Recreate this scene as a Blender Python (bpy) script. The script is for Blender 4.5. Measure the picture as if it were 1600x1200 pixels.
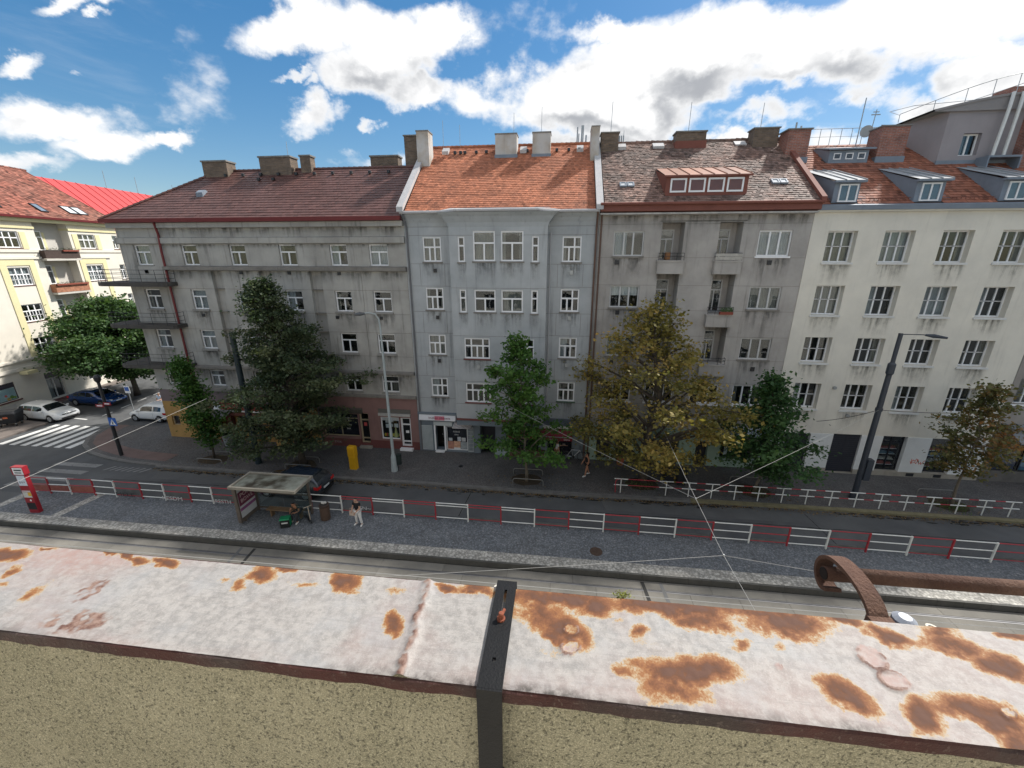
import bpy, bmesh, math, random
import numpy as np
from mathutils import Vector, Matrix
C = bpy.context
SC = C.scene
COL = SC.collection
for o in list(bpy.data.objects):
    bpy.data.objects.remove(o)
R_ = math.radians
H = 13.8
# ------------------------------------------------------------------ camera
cam = bpy.data.cameras.new('camera')
cam.sensor_width = 36.0
cam.lens = 14.4
cam.clip_start = 0.05
cam.clip_end = 3000
cob = bpy.data.objects.new('camera', cam)
COL.objects.link(cob)
cob.location = (0, 0, H)
cob.rotation_euler = (R_(90 - 17.68), 0, R_(6.65))
SC.camera = cob
# ------------------------------------------------------------------ render settings
SC.view_settings.view_transform = 'Standard'
try:
    SC.view_settings.look = 'None'
except Exception:
    pass
SC.view_settings.gamma = 1
SC.view_settings.use_curve_mapping = False
SC.view_settings.exposure = 1.32
SC.cycles.use_denoising = True
SC.cycles.max_bounces = 6
SC.cycles.diffuse_bounces = 3
SC.cycles.glossy_bounces = 3
SC.cycles.transparent_max_bounces = 12
SC.cycles.transmission_bounces = 4
SC.cycles.sample_clamp_indirect = 6
SC.cycles.caustics_reflective = False
SC.cycles.caustics_refractive = False
SUN_EL, SUN_AZ = 46.0, 48.0       # azimuth measured from +Y (behind the facing houses) towards +X
sd = Vector((math.cos(R_(SUN_EL)) * math.sin(R_(SUN_AZ)), math.cos(R_(SUN_EL)) * math.cos(R_(SUN_AZ)), math.sin(R_(SUN_EL))))


class NT:
    """tiny node-tree writer"""
    def __init__(self, tree):
        self.t = tree
        self.n = tree.nodes
        self.l = tree.links

    def node(self, kind, **kw):
        nd = self.n.new(kind)
        for k, v in kw.items():
            setattr(nd, k, v)
        return nd

    def put(self, sock, v):
        if hasattr(v, 'is_output'):
            self.l.new(v, sock)
        elif v is not None:
            if isinstance(v, (tuple, list)) and len(v) == 3 and sock.type == 'RGBA':
                v = (*v, 1)
            sock.default_value = v

    def math(self, op, a, b=None, c=None, clamp=False):
        nd = self.node('ShaderNodeMath', operation=op, use_clamp=clamp)
        self.put(nd.inputs[0], a)
        if b is not None:
            self.put(nd.inputs[1], b)
        if c is not None:
            self.put(nd.inputs[2], c)
        return nd.outputs[0]

    def vmath(self, op, a, b=None):
        nd = self.node('ShaderNodeVectorMath', operation=op)
        self.put(nd.inputs[0], a)
        if b is not None:
            self.put(nd.inputs[1], b)
        return nd.outputs[0]

    def mix(self, f, a, b, mode='MIX'):
        nd = self.node('ShaderNodeMix', data_type='RGBA', blend_type=mode)
        self.put(nd.inputs[0], f)
        self.put(nd.inputs[6], a)
        self.put(nd.inputs[7], b)
        return nd.outputs[2]

    def noise(self, vec, scale, detail=4, rough=.55, dist=0.0):
        nd = self.node('ShaderNodeTexNoise')
        self.put(nd.inputs['Vector'], vec)
        nd.inputs['Scale'].default_value = scale
        nd.inputs['Detail'].default_value = detail
        nd.inputs['Roughness'].default_value = rough
        nd.inputs['Distortion'].default_value = dist
        return nd.outputs[0]

    def smooth(self, v, a, b, lo=0.0, hi=1.0):
        nd = self.node('ShaderNodeMapRange', interpolation_type='SMOOTHSTEP')
        self.put(nd.inputs[0], v)
        nd.inputs[1].default_value = a
        nd.inputs[2].default_value = b
        nd.inputs[3].default_value = lo
        nd.inputs[4].default_value = hi
        return nd.outputs[0]

    def lin(self, v, a, b, lo=0.0, hi=1.0):
        nd = self.node('ShaderNodeMapRange')
        self.put(nd.inputs[0], v)
        nd.inputs[1].default_value = a
        nd.inputs[2].default_value = b
        nd.inputs[3].default_value = lo
        nd.inputs[4].default_value = hi
        return nd.outputs[0]

    def scale3(self, vec, s):
        nd = self.node('ShaderNodeVectorMath', operation='MULTIPLY')
        self.put(nd.inputs[0], vec)
        nd.inputs[1].default_value = s
        return nd.outputs[0]


# ------------------------------------------------------------------ sky: Nishita plus procedural clouds by direction
world = bpy.data.worlds.new('World')
SC.world = world
world.use_nodes = True
wt = NT(world.node_tree)
wt.n.clear()
# cloud banks, each (azimuth tangent, elevation tangent, half widths, strength) as seen looking down +Y
CLOUDS = [
    (-0.360, 0.412, 0.144, 0.081, 1.00), (-0.592, 0.448, 0.122, 0.046, 0.95), (-0.263, 0.434, 0.056, 0.053, 0.95), (-0.303, 0.340, 0.111, 0.046, 1.00), (-0.450, 0.375, 0.114, 0.051, 0.85), (-0.551, 0.283, 0.108, 0.052, 1.00), (-0.426, 0.259, 0.044, 0.025, 0.80), (-0.607, 0.362, 0.057, 0.017, 0.75), (-0.556, 0.350, 0.037, 0.021, 0.60), (-1.230, 0.304, 0.240, 0.063, 1.00), (-1.135, 0.249, 0.222, 0.046, 0.90), (-0.941, 0.252, 0.077, 0.026, 0.95), (-1.282, 0.414, 0.088, 0.027, 0.90), (-1.310, 0.215, 0.215, 0.037, 0.80), (-1.117, 0.509, 0.127, 0.020, 0.60), (-1.037, 0.482, 0.041, 0.011, 0.60), (-1.129, 0.401, 0.043, 0.015, 0.55), (-1.018, 0.513, 0.047, 0.016, 0.50), (0.018, 0.294, 0.232, 0.070, 0.95), (0.162, 0.278, 0.164, 0.067, 0.95), (0.435, 0.390, 0.309, 0.074, 1.00), (0.621, 0.401, 0.273, 0.076, 1.05), (0.423, 0.337, 0.173, 0.047, 1.00), (0.777, 0.322, 0.101, 0.055, 1.00), (0.402, 0.259, 0.144, 0.038, 0.85), (0.702, 0.265, 0.122, 0.036, 0.85), (0.074, 0.426, 0.123, 0.025, 0.55), (-0.158, 0.312, 0.115, 0.068, 0.85), (0.260, 0.205, 0.508, 0.033, 0.70), (-0.471, 0.197, 0.439, 0.029, 0.50), (0.541, 0.324, 0.102, 0.062, 1.00), (0.293, 0.334, 0.144, 0.063, 0.90), (0.166, 0.371, 0.098, 0.032, 0.70), (0.090, 0.375, 0.149, 0.032, 0.45), 
]
grp = bpy.data.node_groups.new('cloud_density', 'ShaderNodeTree')
grp.interface.new_socket('Vector', in_out='INPUT', socket_type='NodeSocketVector')
grp.interface.new_socket('Density', in_out='OUTPUT', socket_type='NodeSocketFloat')
g = NT(grp)
gi = g.node('NodeGroupInput')
go = g.node('NodeGroupOutput')
sx = g.node('ShaderNodeSeparateXYZ')
g.l.new(gi.outputs[0], sx.inputs[0])
X, Y, Z = sx.outputs
AY = g.math('MAXIMUM', g.math('ABSOLUTE', Y), .08)
U = g.math('DIVIDE', X, AY)
V = g.math('DIVIDE', Z, AY)
wq = g.scale3(gi.outputs[0], (1.0, 1.0, 1.3))
w1 = g.noise(wq, 8.0, 7, .62)
w2 = g.noise(g.vmath('ADD', wq, (3.1, 5.7, 1.9)), 8.0, 7, .62)
U = g.math('MULTIPLY_ADD', g.math('SUBTRACT', w1, .5), .20, U)
V0 = V
V = g.math('MULTIPLY_ADD', g.math('SUBTRACT', w2, .5), .16, V)
acc = None
for (cu, cv, ru, rv, st) in CLOUDS:
    a = g.math('MULTIPLY', g.math('SUBTRACT', U, cu), 1 / ru)
    b = g.math('MULTIPLY', g.math('SUBTRACT', V, cv), 1 / rv)
    q = g.math('MULTIPLY_ADD', a, a, g.math('MULTIPLY', b, b))
    e = g.math('MULTIPLY', g.math('EXPONENT', g.math('MULTIPLY', q, -1.0)), st)
    acc = e if acc is None else g.math('MAXIMUM', acc, e)
# high sky (above the picture) gets extra unseen cloud to brighten the shaded fronts
hi = g.math('MULTIPLY', g.smooth(V0, .60, .95), .58)
acc = g.math('MAXIMUM', acc, hi)
pv = g.scale3(gi.outputs[0], (1.0, 1.0, 1.5))
big = g.noise(pv, 3.2, 2, .5)
fine = g.noise(pv, 4.6, 10, .56, .0)
nz = g.math('MULTIPLY_ADD', fine, 2.1, g.math('MULTIPLY', big, .4))
dens = g.math('SUBTRACT', g.math('ADD', nz, g.math('MULTIPLY', acc, .86)), 1.53)
g.l.new(dens, go.inputs[0])

tc = wt.node('ShaderNodeTexCoord')
dirv = tc.outputs['Generated']
sky = wt.node('ShaderNodeTexSky', sky_type='NISHITA')
sky.sun_disc = False
sky.sun_elevation = R_(SUN_EL)
sky.sun_rotation = R_(SUN_AZ)
sky.air_density = 1.0
sky.dust_density = .35
sky.ozone_density = 2.0
SKY_STRENGTH = .105


def dens_of(vec):
    nd = wt.node('ShaderNodeGroup')
    nd.node_tree = grp
    wt.put(nd.inputs[0], vec)
    return nd.outputs[0]


d0 = dens_of(dirv)
d1 = dens_of(wt.vmath('ADD', dirv, (.03, .0, .07)))
cover = wt.smooth(d0, -.06, .30)
wisp_v = wt.scale3(dirv, (1.2, 1.0, 5.0))
wisp = wt.smooth(wt.noise(wisp_v, 2.6, 8, .62, .6), .58, .88, 0, .18)
cover = wt.math('MAXIMUM', cover, wisp)
lit = wt.smooth(wt.math('SUBTRACT', d0, d1), -.22, .30)
thick = wt.smooth(d0, .06, .62)
grey = wt.math('MULTIPLY', thick, wt.math('SUBTRACT', 1.0, lit))
ccol = wt.mix(grey, (4.2, 4.2, 4.2), (1.75, 1.82, 1.95))
hs = wt.node('ShaderNodeHueSaturation')
hs.inputs['Saturation'].default_value = 1.62
hs.inputs['Value'].default_value = .74
gm_ = wt.node('ShaderNodeGamma')
gm_.inputs[1].default_value = .72
wt.l.new(sky.outputs[0], gm_.inputs[0])
wt.l.new(gm_.outputs[0], hs.inputs['Color'])
skc = wt.mix(cover, hs.outputs[0], ccol)
bg = wt.node('ShaderNodeBackground')
wt.put(bg.inputs[0], skc)
bg.inputs[1].default_value = SKY_STRENGTH
wo = wt.node('ShaderNodeOutputWorld')
wt.l.new(bg.outputs[0], wo.inputs[0])
# ------------------------------------------------------------------ sun
sl = bpy.data.lights.new('sun', 'SUN')
sl.energy = 2.7
sl.angle = R_(3.0)
sl.color = (1.0, .96, .90)
so = bpy.data.objects.new('sun', sl)
COL.objects.link(so)
so.rotation_euler = (-sd).to_track_quat('-Z', 'Y').to_euler()
so.location = (40, 60, 80)


# ================================================================== helpers
class MB:
    """collects polygons, then links them as ONE mesh object"""
    def __init__(self):
        self.v = []
        self.f = []
        self.m = []
        self.t = []

    def poly(self, pts, m=0, tone=.5):
        i = len(self.v)
        self.v.extend([tuple(p) for p in pts])
        self.f.append(tuple(range(i, i + len(pts))))
        self.m.append(m)
        self.t.append(tone)

    def box(self, x0, x1, y0, y1, z0, z1, m=0, tone=.5):
        i = len(self.v)
        self.v += [(x0, y0, z0), (x1, y0, z0), (x1, y1, z0), (x0, y1, z0), (x0, y0, z1), (x1, y0, z1), (x1, y1, z1), (x0, y1, z1)]
        for q in ((0, 3, 2, 1), (4, 5, 6, 7), (0, 1, 5, 4), (1, 2, 6, 5), (2, 3, 7, 6), (3, 0, 4, 7)):
            self.f.append(tuple(i + k for k in q))
            self.m.append(m)
            self.t.append(tone)
        return self

    def tube(self, pts, r, n=8, m=0, cap=True, tone=.5):
        pts = [Vector(p) for p in pts]
        k = len(pts)
        rs = r if isinstance(r, (list, tuple)) else [r] * k
        base = len(self.v)
        up = None
        for i, p in enumerate(pts):
            d = (pts[min(i + 1, k - 1)] - pts[max(i - 1, 0)])
            if d.length < 1e-9:
                d = Vector((0, 0, 1))
            d.normalize()
            if up is None:
                up = Vector((0, 0, 1)) if abs(d.z) < .9 else Vector((1, 0, 0))
            a = d.cross(up)
            if a.length < 1e-6:
                a = d.cross(Vector((0, 1, 0)))
            a.normalize()
            b = a.cross(d).normalized()
            up = b
            for j in range(n):
                an = 2 * math.pi * j / n
                q = p + (a * math.cos(an) + b * math.sin(an)) * rs[i]
                self.v.append(tuple(q))
        for i in range(k - 1):
            for j in range(n):
                j2 = (j + 1) % n
                self.f.append((base + i * n + j, base + i * n + j2, base + (i + 1) * n + j2, base + (i + 1) * n + j))
                self.m.append(m)
                self.t.append(tone)
        if cap:
            self.f.append(tuple(base + j for j in reversed(range(n))))
            self.f.append(tuple(base + (k - 1) * n + j for j in range(n)))
            self.m += [m, m]
            self.t += [tone, tone]
        return self

    def lathe(self, c, prof, n=16, m=0):
        """prof = [(radius, z)...] about the vertical axis at c"""
        return self.tube([(c[0], c[1], c[2] + z) for r, z in prof], [max(r, 1e-4) for r, z in prof], n, m)

    def prism(self, poly, z0, z1, m=0, tone=.5):
        n = len(poly)
        i = len(self.v)
        self.v += [(p[0], p[1], z0) for p in poly] + [(p[0], p[1], z1) for p in poly]
        self.f.append(tuple(i + k for k in reversed(range(n))))
        self.f.append(tuple(i + n + k for k in range(n)))
        for k in range(n):
            k2 = (k + 1) % n
            self.f.append((i + k, i + k2, i + n + k2, i + n + k))
        self.m += [m] * (n + 2)
        self.t += [tone] * (n + 2)
        return self

    def prism_x(self, poly, x0, x1, m=0):
        """poly in (y, z), extruded along x"""
        n = len(poly)
        i = len(self.v)
        self.v += [(x0, p[0], p[1]) for p in poly] + [(x1, p[0], p[1]) for p in poly]
        self.f.append(tuple(i + k for k in range(n)))
        self.f.append(tuple(i + n + k for k in reversed(range(n))))
        for k in range(n):
            k2 = (k + 1) % n
            self.f.append((i + k, i + n + k, i + n + k2, i + k2))
        self.m += [m] * (n + 2)
        self.t += [.5] * (n + 2)
        return self

    def mesh(self, name, mats, smooth=False):
        me = bpy.data.meshes.new(name)
        me.from_pydata(self.v, [], self.f)
        if not isinstance(mats, (list, tuple)):
            mats = [mats]
        for k in mats:
            me.materials.append(k)
        if len(mats) > 1:
            me.polygons.foreach_set('material_index', self.m)
        if any(abs(t - .5) > 1e-6 for t in self.t):
            at = me.attributes.new('tone', 'FLOAT', 'FACE')
            at.data.foreach_set('value', self.t)
        if smooth:
            me.polygons.foreach_set('use_smooth', [True] * len(me.polygons))
        me.update()
        return me

    def build(self, name, mats, parent=None, off=None, smooth=False):
        if off is not None:
            ox, oy, oz = off
            self.v = [(a - ox, b - oy, c - oz) for a, b, c in self.v]
        return place(name, self.mesh(name, mats, smooth), parent)


def place(name, me, parent=None, loc=(0, 0, 0), rot=None):
    o = bpy.data.objects.new(name, me)
    COL.objects.link(o)
    o.parent = parent
    o.location = loc
    if rot is not None:
        o.rotation_euler = rot
    return o


def tag(o, label=None, cat=None, group=None, kind=None):
    if label:
        o['label'] = label
    if cat:
        o['category'] = cat
    if group:
        o['group'] = group
    if kind:
        o['kind'] = kind
    return o


def empty(name, loc=(0, 0, 0), rz=0.0, label=None, cat=None, group=None):
    o = bpy.data.objects.new(name, None)
    COL.objects.link(o)
    o.location = loc
    o.rotation_euler = (0, 0, rz)
    o.empty_display_size = .2
    return tag(o, label, cat, group)


def copy_tree(o, parent=None):
    c = o.copy()
    COL.objects.link(c)
    c.parent = parent
    for ch in list(o.children):
        copy_tree(ch, c)
    return c


# ------------------------------------------------------------------ materials
MATS = {}


def mat(name, col, rough=.75, var=.14, scale=1.3, streak=0.0, bump=0.0, bscale=30.0, metal=0.0, spec=.3, tone=0.0,
        speck=0.0, speck_col=(.03, .03, .03), speck_scale=60.0, tint=None, tint_scale=.35, tint_amt=.5, cell=None):
    if name in MATS:
        return MATS[name]
    m = bpy.data.materials.new(name)
    m.use_nodes = True
    t = NT(m.node_tree)
    t.n.clear()
    pos = t.node('ShaderNodeNewGeometry').outputs['Position']
    c = (*col, 1)
    if tint is not None:
        c = t.mix(t.smooth(t.noise(pos, tint_scale, 5, .6), .5 - .12, .5 + .18, 0, tint_amt), col, tint)
    if var:
        f = t.lin(t.noise(pos, scale, 6, .62), .25, .75, 1 - var, 1 + var)
        c = t.mix(1.0, c, f, 'MULTIPLY')
    if streak:
        f = t.smooth(t.noise(t.scale3(pos, (2.2, 2.2, .16)), 1.6, 6, .65), .52, .78, 1.0, 1 - streak)
        c = t.mix(1.0, c, f, 'MULTIPLY')
    if speck:
        f = t.smooth(t.noise(pos, speck_scale, 3, .6), .60, .68, 0, speck)
        c = t.mix(f, c, speck_col)
    if cell:
        vo = t.node('ShaderNodeTexVoronoi')
        vo.inputs['Scale'].default_value = cell[0]
        t.l.new(pos, vo.inputs['Vector'])
        sp = t.node('ShaderNodeSeparateColor')
        t.l.new(vo.outputs['Color'], sp.inputs[0])
        c = t.mix(1.0, c, t.lin(sp.outputs[0], 0, 1, 1 - cell[1], 1 + cell[1]), 'MULTIPLY')
        c = t.mix(t.smooth(sp.outputs[1], .93, .97, 0, .55), c, cell[2])
        c = t.mix(t.smooth(vo.outputs['Distance'], .35, .6, 0, .35), c, (.02, .02, .02))
    if tone:
        at = t.node('ShaderNodeAttribute', attribute_name='tone')
        c = t.mix(1.0, c, t.lin(at.outputs['Fac'], 0, 1, 1 - tone, 1 + tone), 'MULTIPLY')
    b = t.node('ShaderNodeBsdfPrincipled')
    t.put(b.inputs['Base Color'], c)
    b.inputs['Roughness'].default_value = rough
    b.inputs['Metallic'].default_value = metal
    b.inputs['Specular IOR Level'].default_value = spec
    if bump:
        bn = t.node('ShaderNodeBump')
        bn.inputs['Strength'].default_value = bump
        bn.inputs['Distance'].default_value = .02
        t.put(bn.inputs['Height'], t.noise(pos, bscale, 5, .6))
        t.l.new(bn.outputs[0], b.inputs['Normal'])
    o = t.node('ShaderNodeOutputMaterial')
    t.l.new(b.outputs[0], o.inputs[0])
    MATS[name] = m
    return m


def glass_mat(name, tint=(.9, .94, .95), mirror=.10, edge=.55):
    m = bpy.data.materials.new(name)
    m.use_nodes = True
    t = NT(m.node_tree)
    t.n.clear()
    tr = t.node('ShaderNodeBsdfTransparent')
    t.put(tr.inputs[0], tint)
    gl = t.node('ShaderNodeBsdfGlossy')
    gl.inputs['Roughness'].default_value = .015
    t.put(gl.inputs[0], (.95, .97, 1.0))
    pos = t.node('ShaderNodeNewGeometry').outputs['Position']
    bn = t.node('ShaderNodeBump')
    bn.inputs['Strength'].default_value = .05
    bn.inputs['Distance'].default_value = .05
    t.put(bn.inputs['Height'], t.noise(pos, 1.7, 2, .5))
    t.l.new(bn.outputs[0], gl.inputs['Normal'])
    lw = t.node('ShaderNodeLayerWeight')
    lw.inputs[0].default_value = .5
    f = t.math('MULTIPLY_ADD', t.math('POWER', lw.outputs['Facing'], 3.0), edge, mirror)
    mx = t.node('ShaderNodeMixShader')
    t.put(mx.inputs[0], f)
    t.l.new(tr.outputs[0], mx.inputs[1])
    t.l.new(gl.outputs[0], mx.inputs[2])
    o = t.node('ShaderNodeOutputMaterial')
    t.l.new(mx.outputs[0], o.inputs[0])
    return m


def brick_mat(name, c1, c2, mortar, scale=6.0):
    m = bpy.data.materials.new(name)
    m.use_nodes = True
    t = NT(m.node_tree)
    t.n.clear()
    pos = t.node('ShaderNodeNewGeometry').outputs['Position']
    s = t.node('ShaderNodeSeparateXYZ')
    t.l.new(pos, s.inputs[0])
    cb = t.node('ShaderNodeCombineXYZ')
    t.put(cb.inputs[0], t.math('ADD', s.outputs[0], s.outputs[1]))
    t.put(cb.inputs[1], s.outputs[2])
    br = t.node('ShaderNodeTexBrick')
    t.l.new(cb.outputs[0], br.inputs['Vector'])
    t.put(br.inputs['Color1'], c1)
    t.put(br.inputs['Color2'], c2)
    t.put(br.inputs['Mortar'], mortar)
    br.inputs['Scale'].default_value = 1.0
    br.inputs['Brick Width'].default_value = .29
    br.inputs['Row Height'].default_value = .085
    br.inputs['Mortar Size'].default_value = .012
    f = t.lin(t.noise(pos, 1.8, 6, .65), .25, .75, .62, 1.35)
    c = t.mix(1.0, br.outputs['Color'], f, 'MULTIPLY')
    b = t.node('ShaderNodeBsdfPrincipled')
    t.put(b.inputs['Base Color'], c)
    b.inputs['Roughness'].default_value = .9
    bn = t.node('ShaderNodeBump')
    bn.inputs['Strength'].default_value = .6
    bn.inputs['Distance'].default_value = .02
    t.put(bn.inputs['Height'], br.outputs['Fac'])
    bn.invert = True
    t.l.new(bn.outputs[0], b.inputs['Normal'])
    o = t.node('ShaderNodeOutputMaterial')
    t.l.new(b.outputs[0], o.inputs[0])
    return m


def leaf_mat(name, cols):
    """cols: three leaf colours picked leaf by leaf through the 'hue' attribute"""
    m = bpy.data.materials.new(name)
    m.use_nodes = True
    t = NT(m.node_tree)
    t.n.clear()
    at = t.node('ShaderNodeAttribute', attribute_name='hue')
    rp = t.node('ShaderNodeValToRGB')
    rp.color_ramp.elements[0].color = (*cols[0], 1)
    rp.color_ramp.elements[1].color = (*cols[2], 1)
    e = rp.color_ramp.elements.new(.5)
    e.color = (*cols[1], 1)
    t.l.new(at.outputs['Fac'], rp.inputs[0])
    b = t.node('ShaderNodeBsdfPrincipled')
    t.l.new(rp.outputs[0], b.inputs['Base Color'])
    b.inputs['Roughness'].default_value = .55
    b.inputs['Specular IOR Level'].default_value = .25
    tl = t.node('ShaderNodeBsdfTranslucent')
    t.put(tl.inputs[0], t.mix(1.0, rp.outputs[0], (1.2, 1.3, .6), 'MULTIPLY'))
    mx = t.node('ShaderNodeMixShader')
    mx.inputs[0].default_value = .28
    t.l.new(b.outputs[0], mx.inputs[1])
    t.l.new(tl.outputs[0], mx.inputs[2])
    o = t.node('ShaderNodeOutputMaterial')
    t.l.new(mx.outputs[0], o.inputs[0])
    return m


WHITE = mat('white_window_paint', (.80, .80, .80), .45, .05, 4)
GLASS = glass_mat('window_glass', mirror=.045, edge=.40)
GLASS_SHOP = glass_mat('shop_glass', mirror=.06, edge=.4)
GLASS_CLEAR = glass_mat('shelter_glass', (.82, .88, .87), mirror=.05, edge=.4)
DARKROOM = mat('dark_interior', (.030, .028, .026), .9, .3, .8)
CURT = mat('sheer_curtain', (.27, .28, .28), .9, .1, 3)
CURT2 = mat('beige_curtain', (.19, .175, .15), .9, .12, 3)
BLIND = mat('white_blind', (.50, .50, .49), .8, .06, 5)
BLACK = mat('black_metal', (.018, .019, .022), .45, .2, 5, spec=.5)
GALV = mat('galvanised_metal', (.36, .38, .39), .42, .15, 2, metal=.6, streak=.15)
ZINC = mat('grey_zinc_sheet', (.20, .235, .28), .65, .14, 1.2, metal=.1, streak=.1)
STONE = mat('grey_granite', (.30, .29, .27), .8, .2, 6, speck=.25, speck_scale=90)


def curtain_mesh(w, h, mt):
    mb = MB()
    n = max(6, int(w / .05))
    for i in range(n):
        x0, x1 = w * i / n, w * (i + 1) / n
        y0, y1 = .015 * math.sin(i * 1.9), .015 * math.sin((i + 1) * 1.9)
        mb.poly([(x0, y0, 0), (x1, y1, 0), (x1, y1, h), (x0, y0, h)])
    return mb.mesh('curtain', mt)


# window kinds: rows from the bottom: (height share, [column shares])
WK = {
    'two': [(.66, [1, 1]), (.34, [1])],
    'side': [(.60, [1, 1, 1]), (.40, [1.9, 1])],
    'quad': [(.64, [1, 1, 1, 1]), (.36, [1, 2.05, 1])],
    'slit': [(.66, [1]), (.34, [1])],
    'big': [(.62, [1, 1]), (.38, [1])],
    'three': [(1.0, [1, 1, 1])],
    'six': [(.52, [1, 1, 1]), (.48, [1, 1, 1])],
    'cream': [(.31, [1, 1, 1, 1, 1, 1]), (.31, [1, 1, 1, 1, 1, 1]), (.38, [1, 1, 1])],
    'creamtop': [(.62, [1, 1, 1]), (.38, [1, 1, 1])],
    'door': [(.70, [1, 1]), (.30, [1])],
    'one': [(1.0, [1])],
    'pair': [(1.0, [1, 1])],
    'shop': [(1.0, [1])],
    'shop2': [(.8, [1, 1]), (.2, [1, 1])],
    'glazed': [(.12, [1]), (.66, [1]), (.22, [1])],
}
WCACHE = {}
wrand = random.Random(11)


def window(parent, off, x0, x1, z0, z1, y, kind, fr=.06, bar=.06, mt=None, gl=None, cur=None, sill=None, sill_mat=None,
           sill_out=.12, name='window', thin=None):
    """one window part (its frame) with pane, curtain and sill sub-parts; coordinates in the building's wall frame"""
    mt = mt or WHITE
    gl = gl or GLASS
    w, h = round(x1 - x0, 3), round(z1 - z0, 3)
    key = (kind, w, h, mt.name, gl.name, fr, bar)
    if key not in WCACHE:
        f = MB()
        d = .07
        f.box(0, w, 0, d, 0, fr)
        f.box(0, w, 0, d, h - fr, h)
        f.box(0, fr, 0, d, fr, h - fr)
        f.box(w - fr, w, 0, d, fr, h - fr)
        panes = []
        rows = WK[kind]
        zin, hin = fr, h - 2 * fr
        tot = sum(r[0] for r in rows)
        z = zin
        for ri, (sh, cols) in enumerate(rows):
            zt = z + hin * sh / tot
            if ri == len(rows) - 1:
                zt = h - fr
            else:
                bt = (thin or bar) if kind in ('six', 'cream') and ri == 0 else bar
                f.box(fr, w - fr, .006, d - .006, zt - bt / 2, zt + bt / 2)
            xs = fr
            tc = sum(cols)
            zb_ = z + (bar / 2 if ri else 0)
            zt_ = zt - (bar / 2 if ri < len(rows) - 1 else 0)
            for ci, cs in enumerate(cols):
                xe = xs + (w - 2 * fr) * cs / tc
                if ci < len(cols) - 1:
                    bb = bar * .5 if (kind == 'cream' and len(cols) == 6 and ci % 2 == 0) else bar
                    f.box(xe - bb / 2, xe + bb / 2, .003, d - .003, zb_, zt_)
                pm = MB().box(xs + bar * .3, xe - bar * .3, .03, .042, zb_, zt_)
                panes.append(pm)
                xs = xe
            z = zt
        WCACHE[key] = (f.mesh('window_frame', mt), [pn.mesh('pane', gl) for pn in panes])
    fm, pm = WCACHE[key]
    wo_ = place(name, fm, parent, (x0 - off[0], y - off[1], z0 - off[2]))
    for pmesh in pm:
        place('pane', pmesh, wo_)
    if cur is None:
        cur = wrand.choice(['n', 'n', 'full', 'full', 'half', 'blind', 'sides', 'beige'])
    if cur != 'n':
        ck = ('cur', cur, w, h)
        if ck not in WCACHE:
            if cur == 'full':
                lst = [(0, w, 0, h, CURT)]
            elif cur == 'beige':
                lst = [(0, w, 0, h, CURT2)]
            elif cur == 'half':
                lst = [(0, w * .45, 0, h, CURT)]
            elif cur == 'blind':
                lst = [(0, w, h * .55, h, BLIND)]
            else:
                lst = [(0, w * .2, 0, h, CURT2), (w * .8, w, 0, h, CURT2)]
            WCACHE[ck] = [(curtain_mesh(b - a, d_ - c_, q), a, c_) for a, b, c_, d_, q in lst]
        for me, a, c_ in WCACHE[ck]:
            place('blind' if cur == 'blind' else 'curtain', me, wo_, (a, .16, c_))
    if sill:
        sk = ('sill', w, sill_mat.name if sill_mat else '', sill_out, y)
        if sk not in WCACHE:
            WCACHE[sk] = MB().box(-.07, w + .07, -sill_out, -.002, -sill, -.004).mesh('sill', sill_mat or STONE)
        place('sill', WCACHE[sk], wo_)
    return wo_


def heightwall(x0, x1, z0, z1, regs, y0=0.0):
    """a wall front as real relief: regs = (xa, xb, za, zb, depth, material, hole); later ones win.
    hole=True leaves the opening open with reveals 'depth' deep."""
    xs = sorted({round(v, 4) for r in regs for v in (r[0], r[1]) if x0 <= v <= x1} | {x0, x1})
    zs = sorted({round(v, 4) for r in regs for v in (r[2], r[3]) if z0 <= v <= z1} | {z0, z1})
    nx, nz = len(xs) - 1, len(zs) - 1
    D = np.zeros((nx, nz))
    M = np.zeros((nx, nz), int)
    Ho = np.zeros((nx, nz), bool)
    cx = [(xs[i] + xs[i + 1]) / 2 for i in range(nx)]
    cz = [(zs[i] + zs[i + 1]) / 2 for i in range(nz)]
    for r in regs:
        xa, xb, za, zb, dep, mi, hole = r
        for i in range(nx):
            if xa < cx[i] < xb:
                for j in range(nz):
                    if za < cz[j] < zb:
                        if hole:
                            D[i, j] = D[i, j] + dep
                            Ho[i, j] = True
                        else:
                            if dep is not None:
                                D[i, j] = dep
                            if mi is not None:
                                M[i, j] = mi
                            Ho[i, j] = False
    mb = MB()
    for i in range(nx):
        for j in range(nz):
            y = y0 + D[i, j]
            if not Ho[i, j]:
                mb.poly([(xs[i], y, zs[j]), (xs[i + 1], y, zs[j]), (xs[i + 1], y, zs[j + 1]), (xs[i], y, zs[j + 1])], int(M[i, j]))
            if i < nx - 1 and abs(D[i, j] - D[i + 1, j]) > 1e-6:
                a, b = y0 + D[i, j], y0 + D[i + 1, j]
                mi = M[i, j] if D[i, j] < D[i + 1, j] else M[i + 1, j]
                x = xs[i + 1]
                q = [(x, a, zs[j]), (x, b, zs[j]), (x, b, zs[j + 1]), (x, a, zs[j + 1])]
                mb.poly(q, int(mi))
            if j < nz - 1 and abs(D[i, j] - D[i, j + 1]) > 1e-6:
                a, b = y0 + D[i, j], y0 + D[i, j + 1]
                mi = M[i, j] if D[i, j] < D[i, j + 1] else M[i, j + 1]
                z = zs[j + 1]
                q = [(xs[i], a, z), (xs[i], b, z), (xs[i + 1], b, z), (xs[i + 1], a, z)]
                mb.poly(q, int(mi))
    return mb


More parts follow.
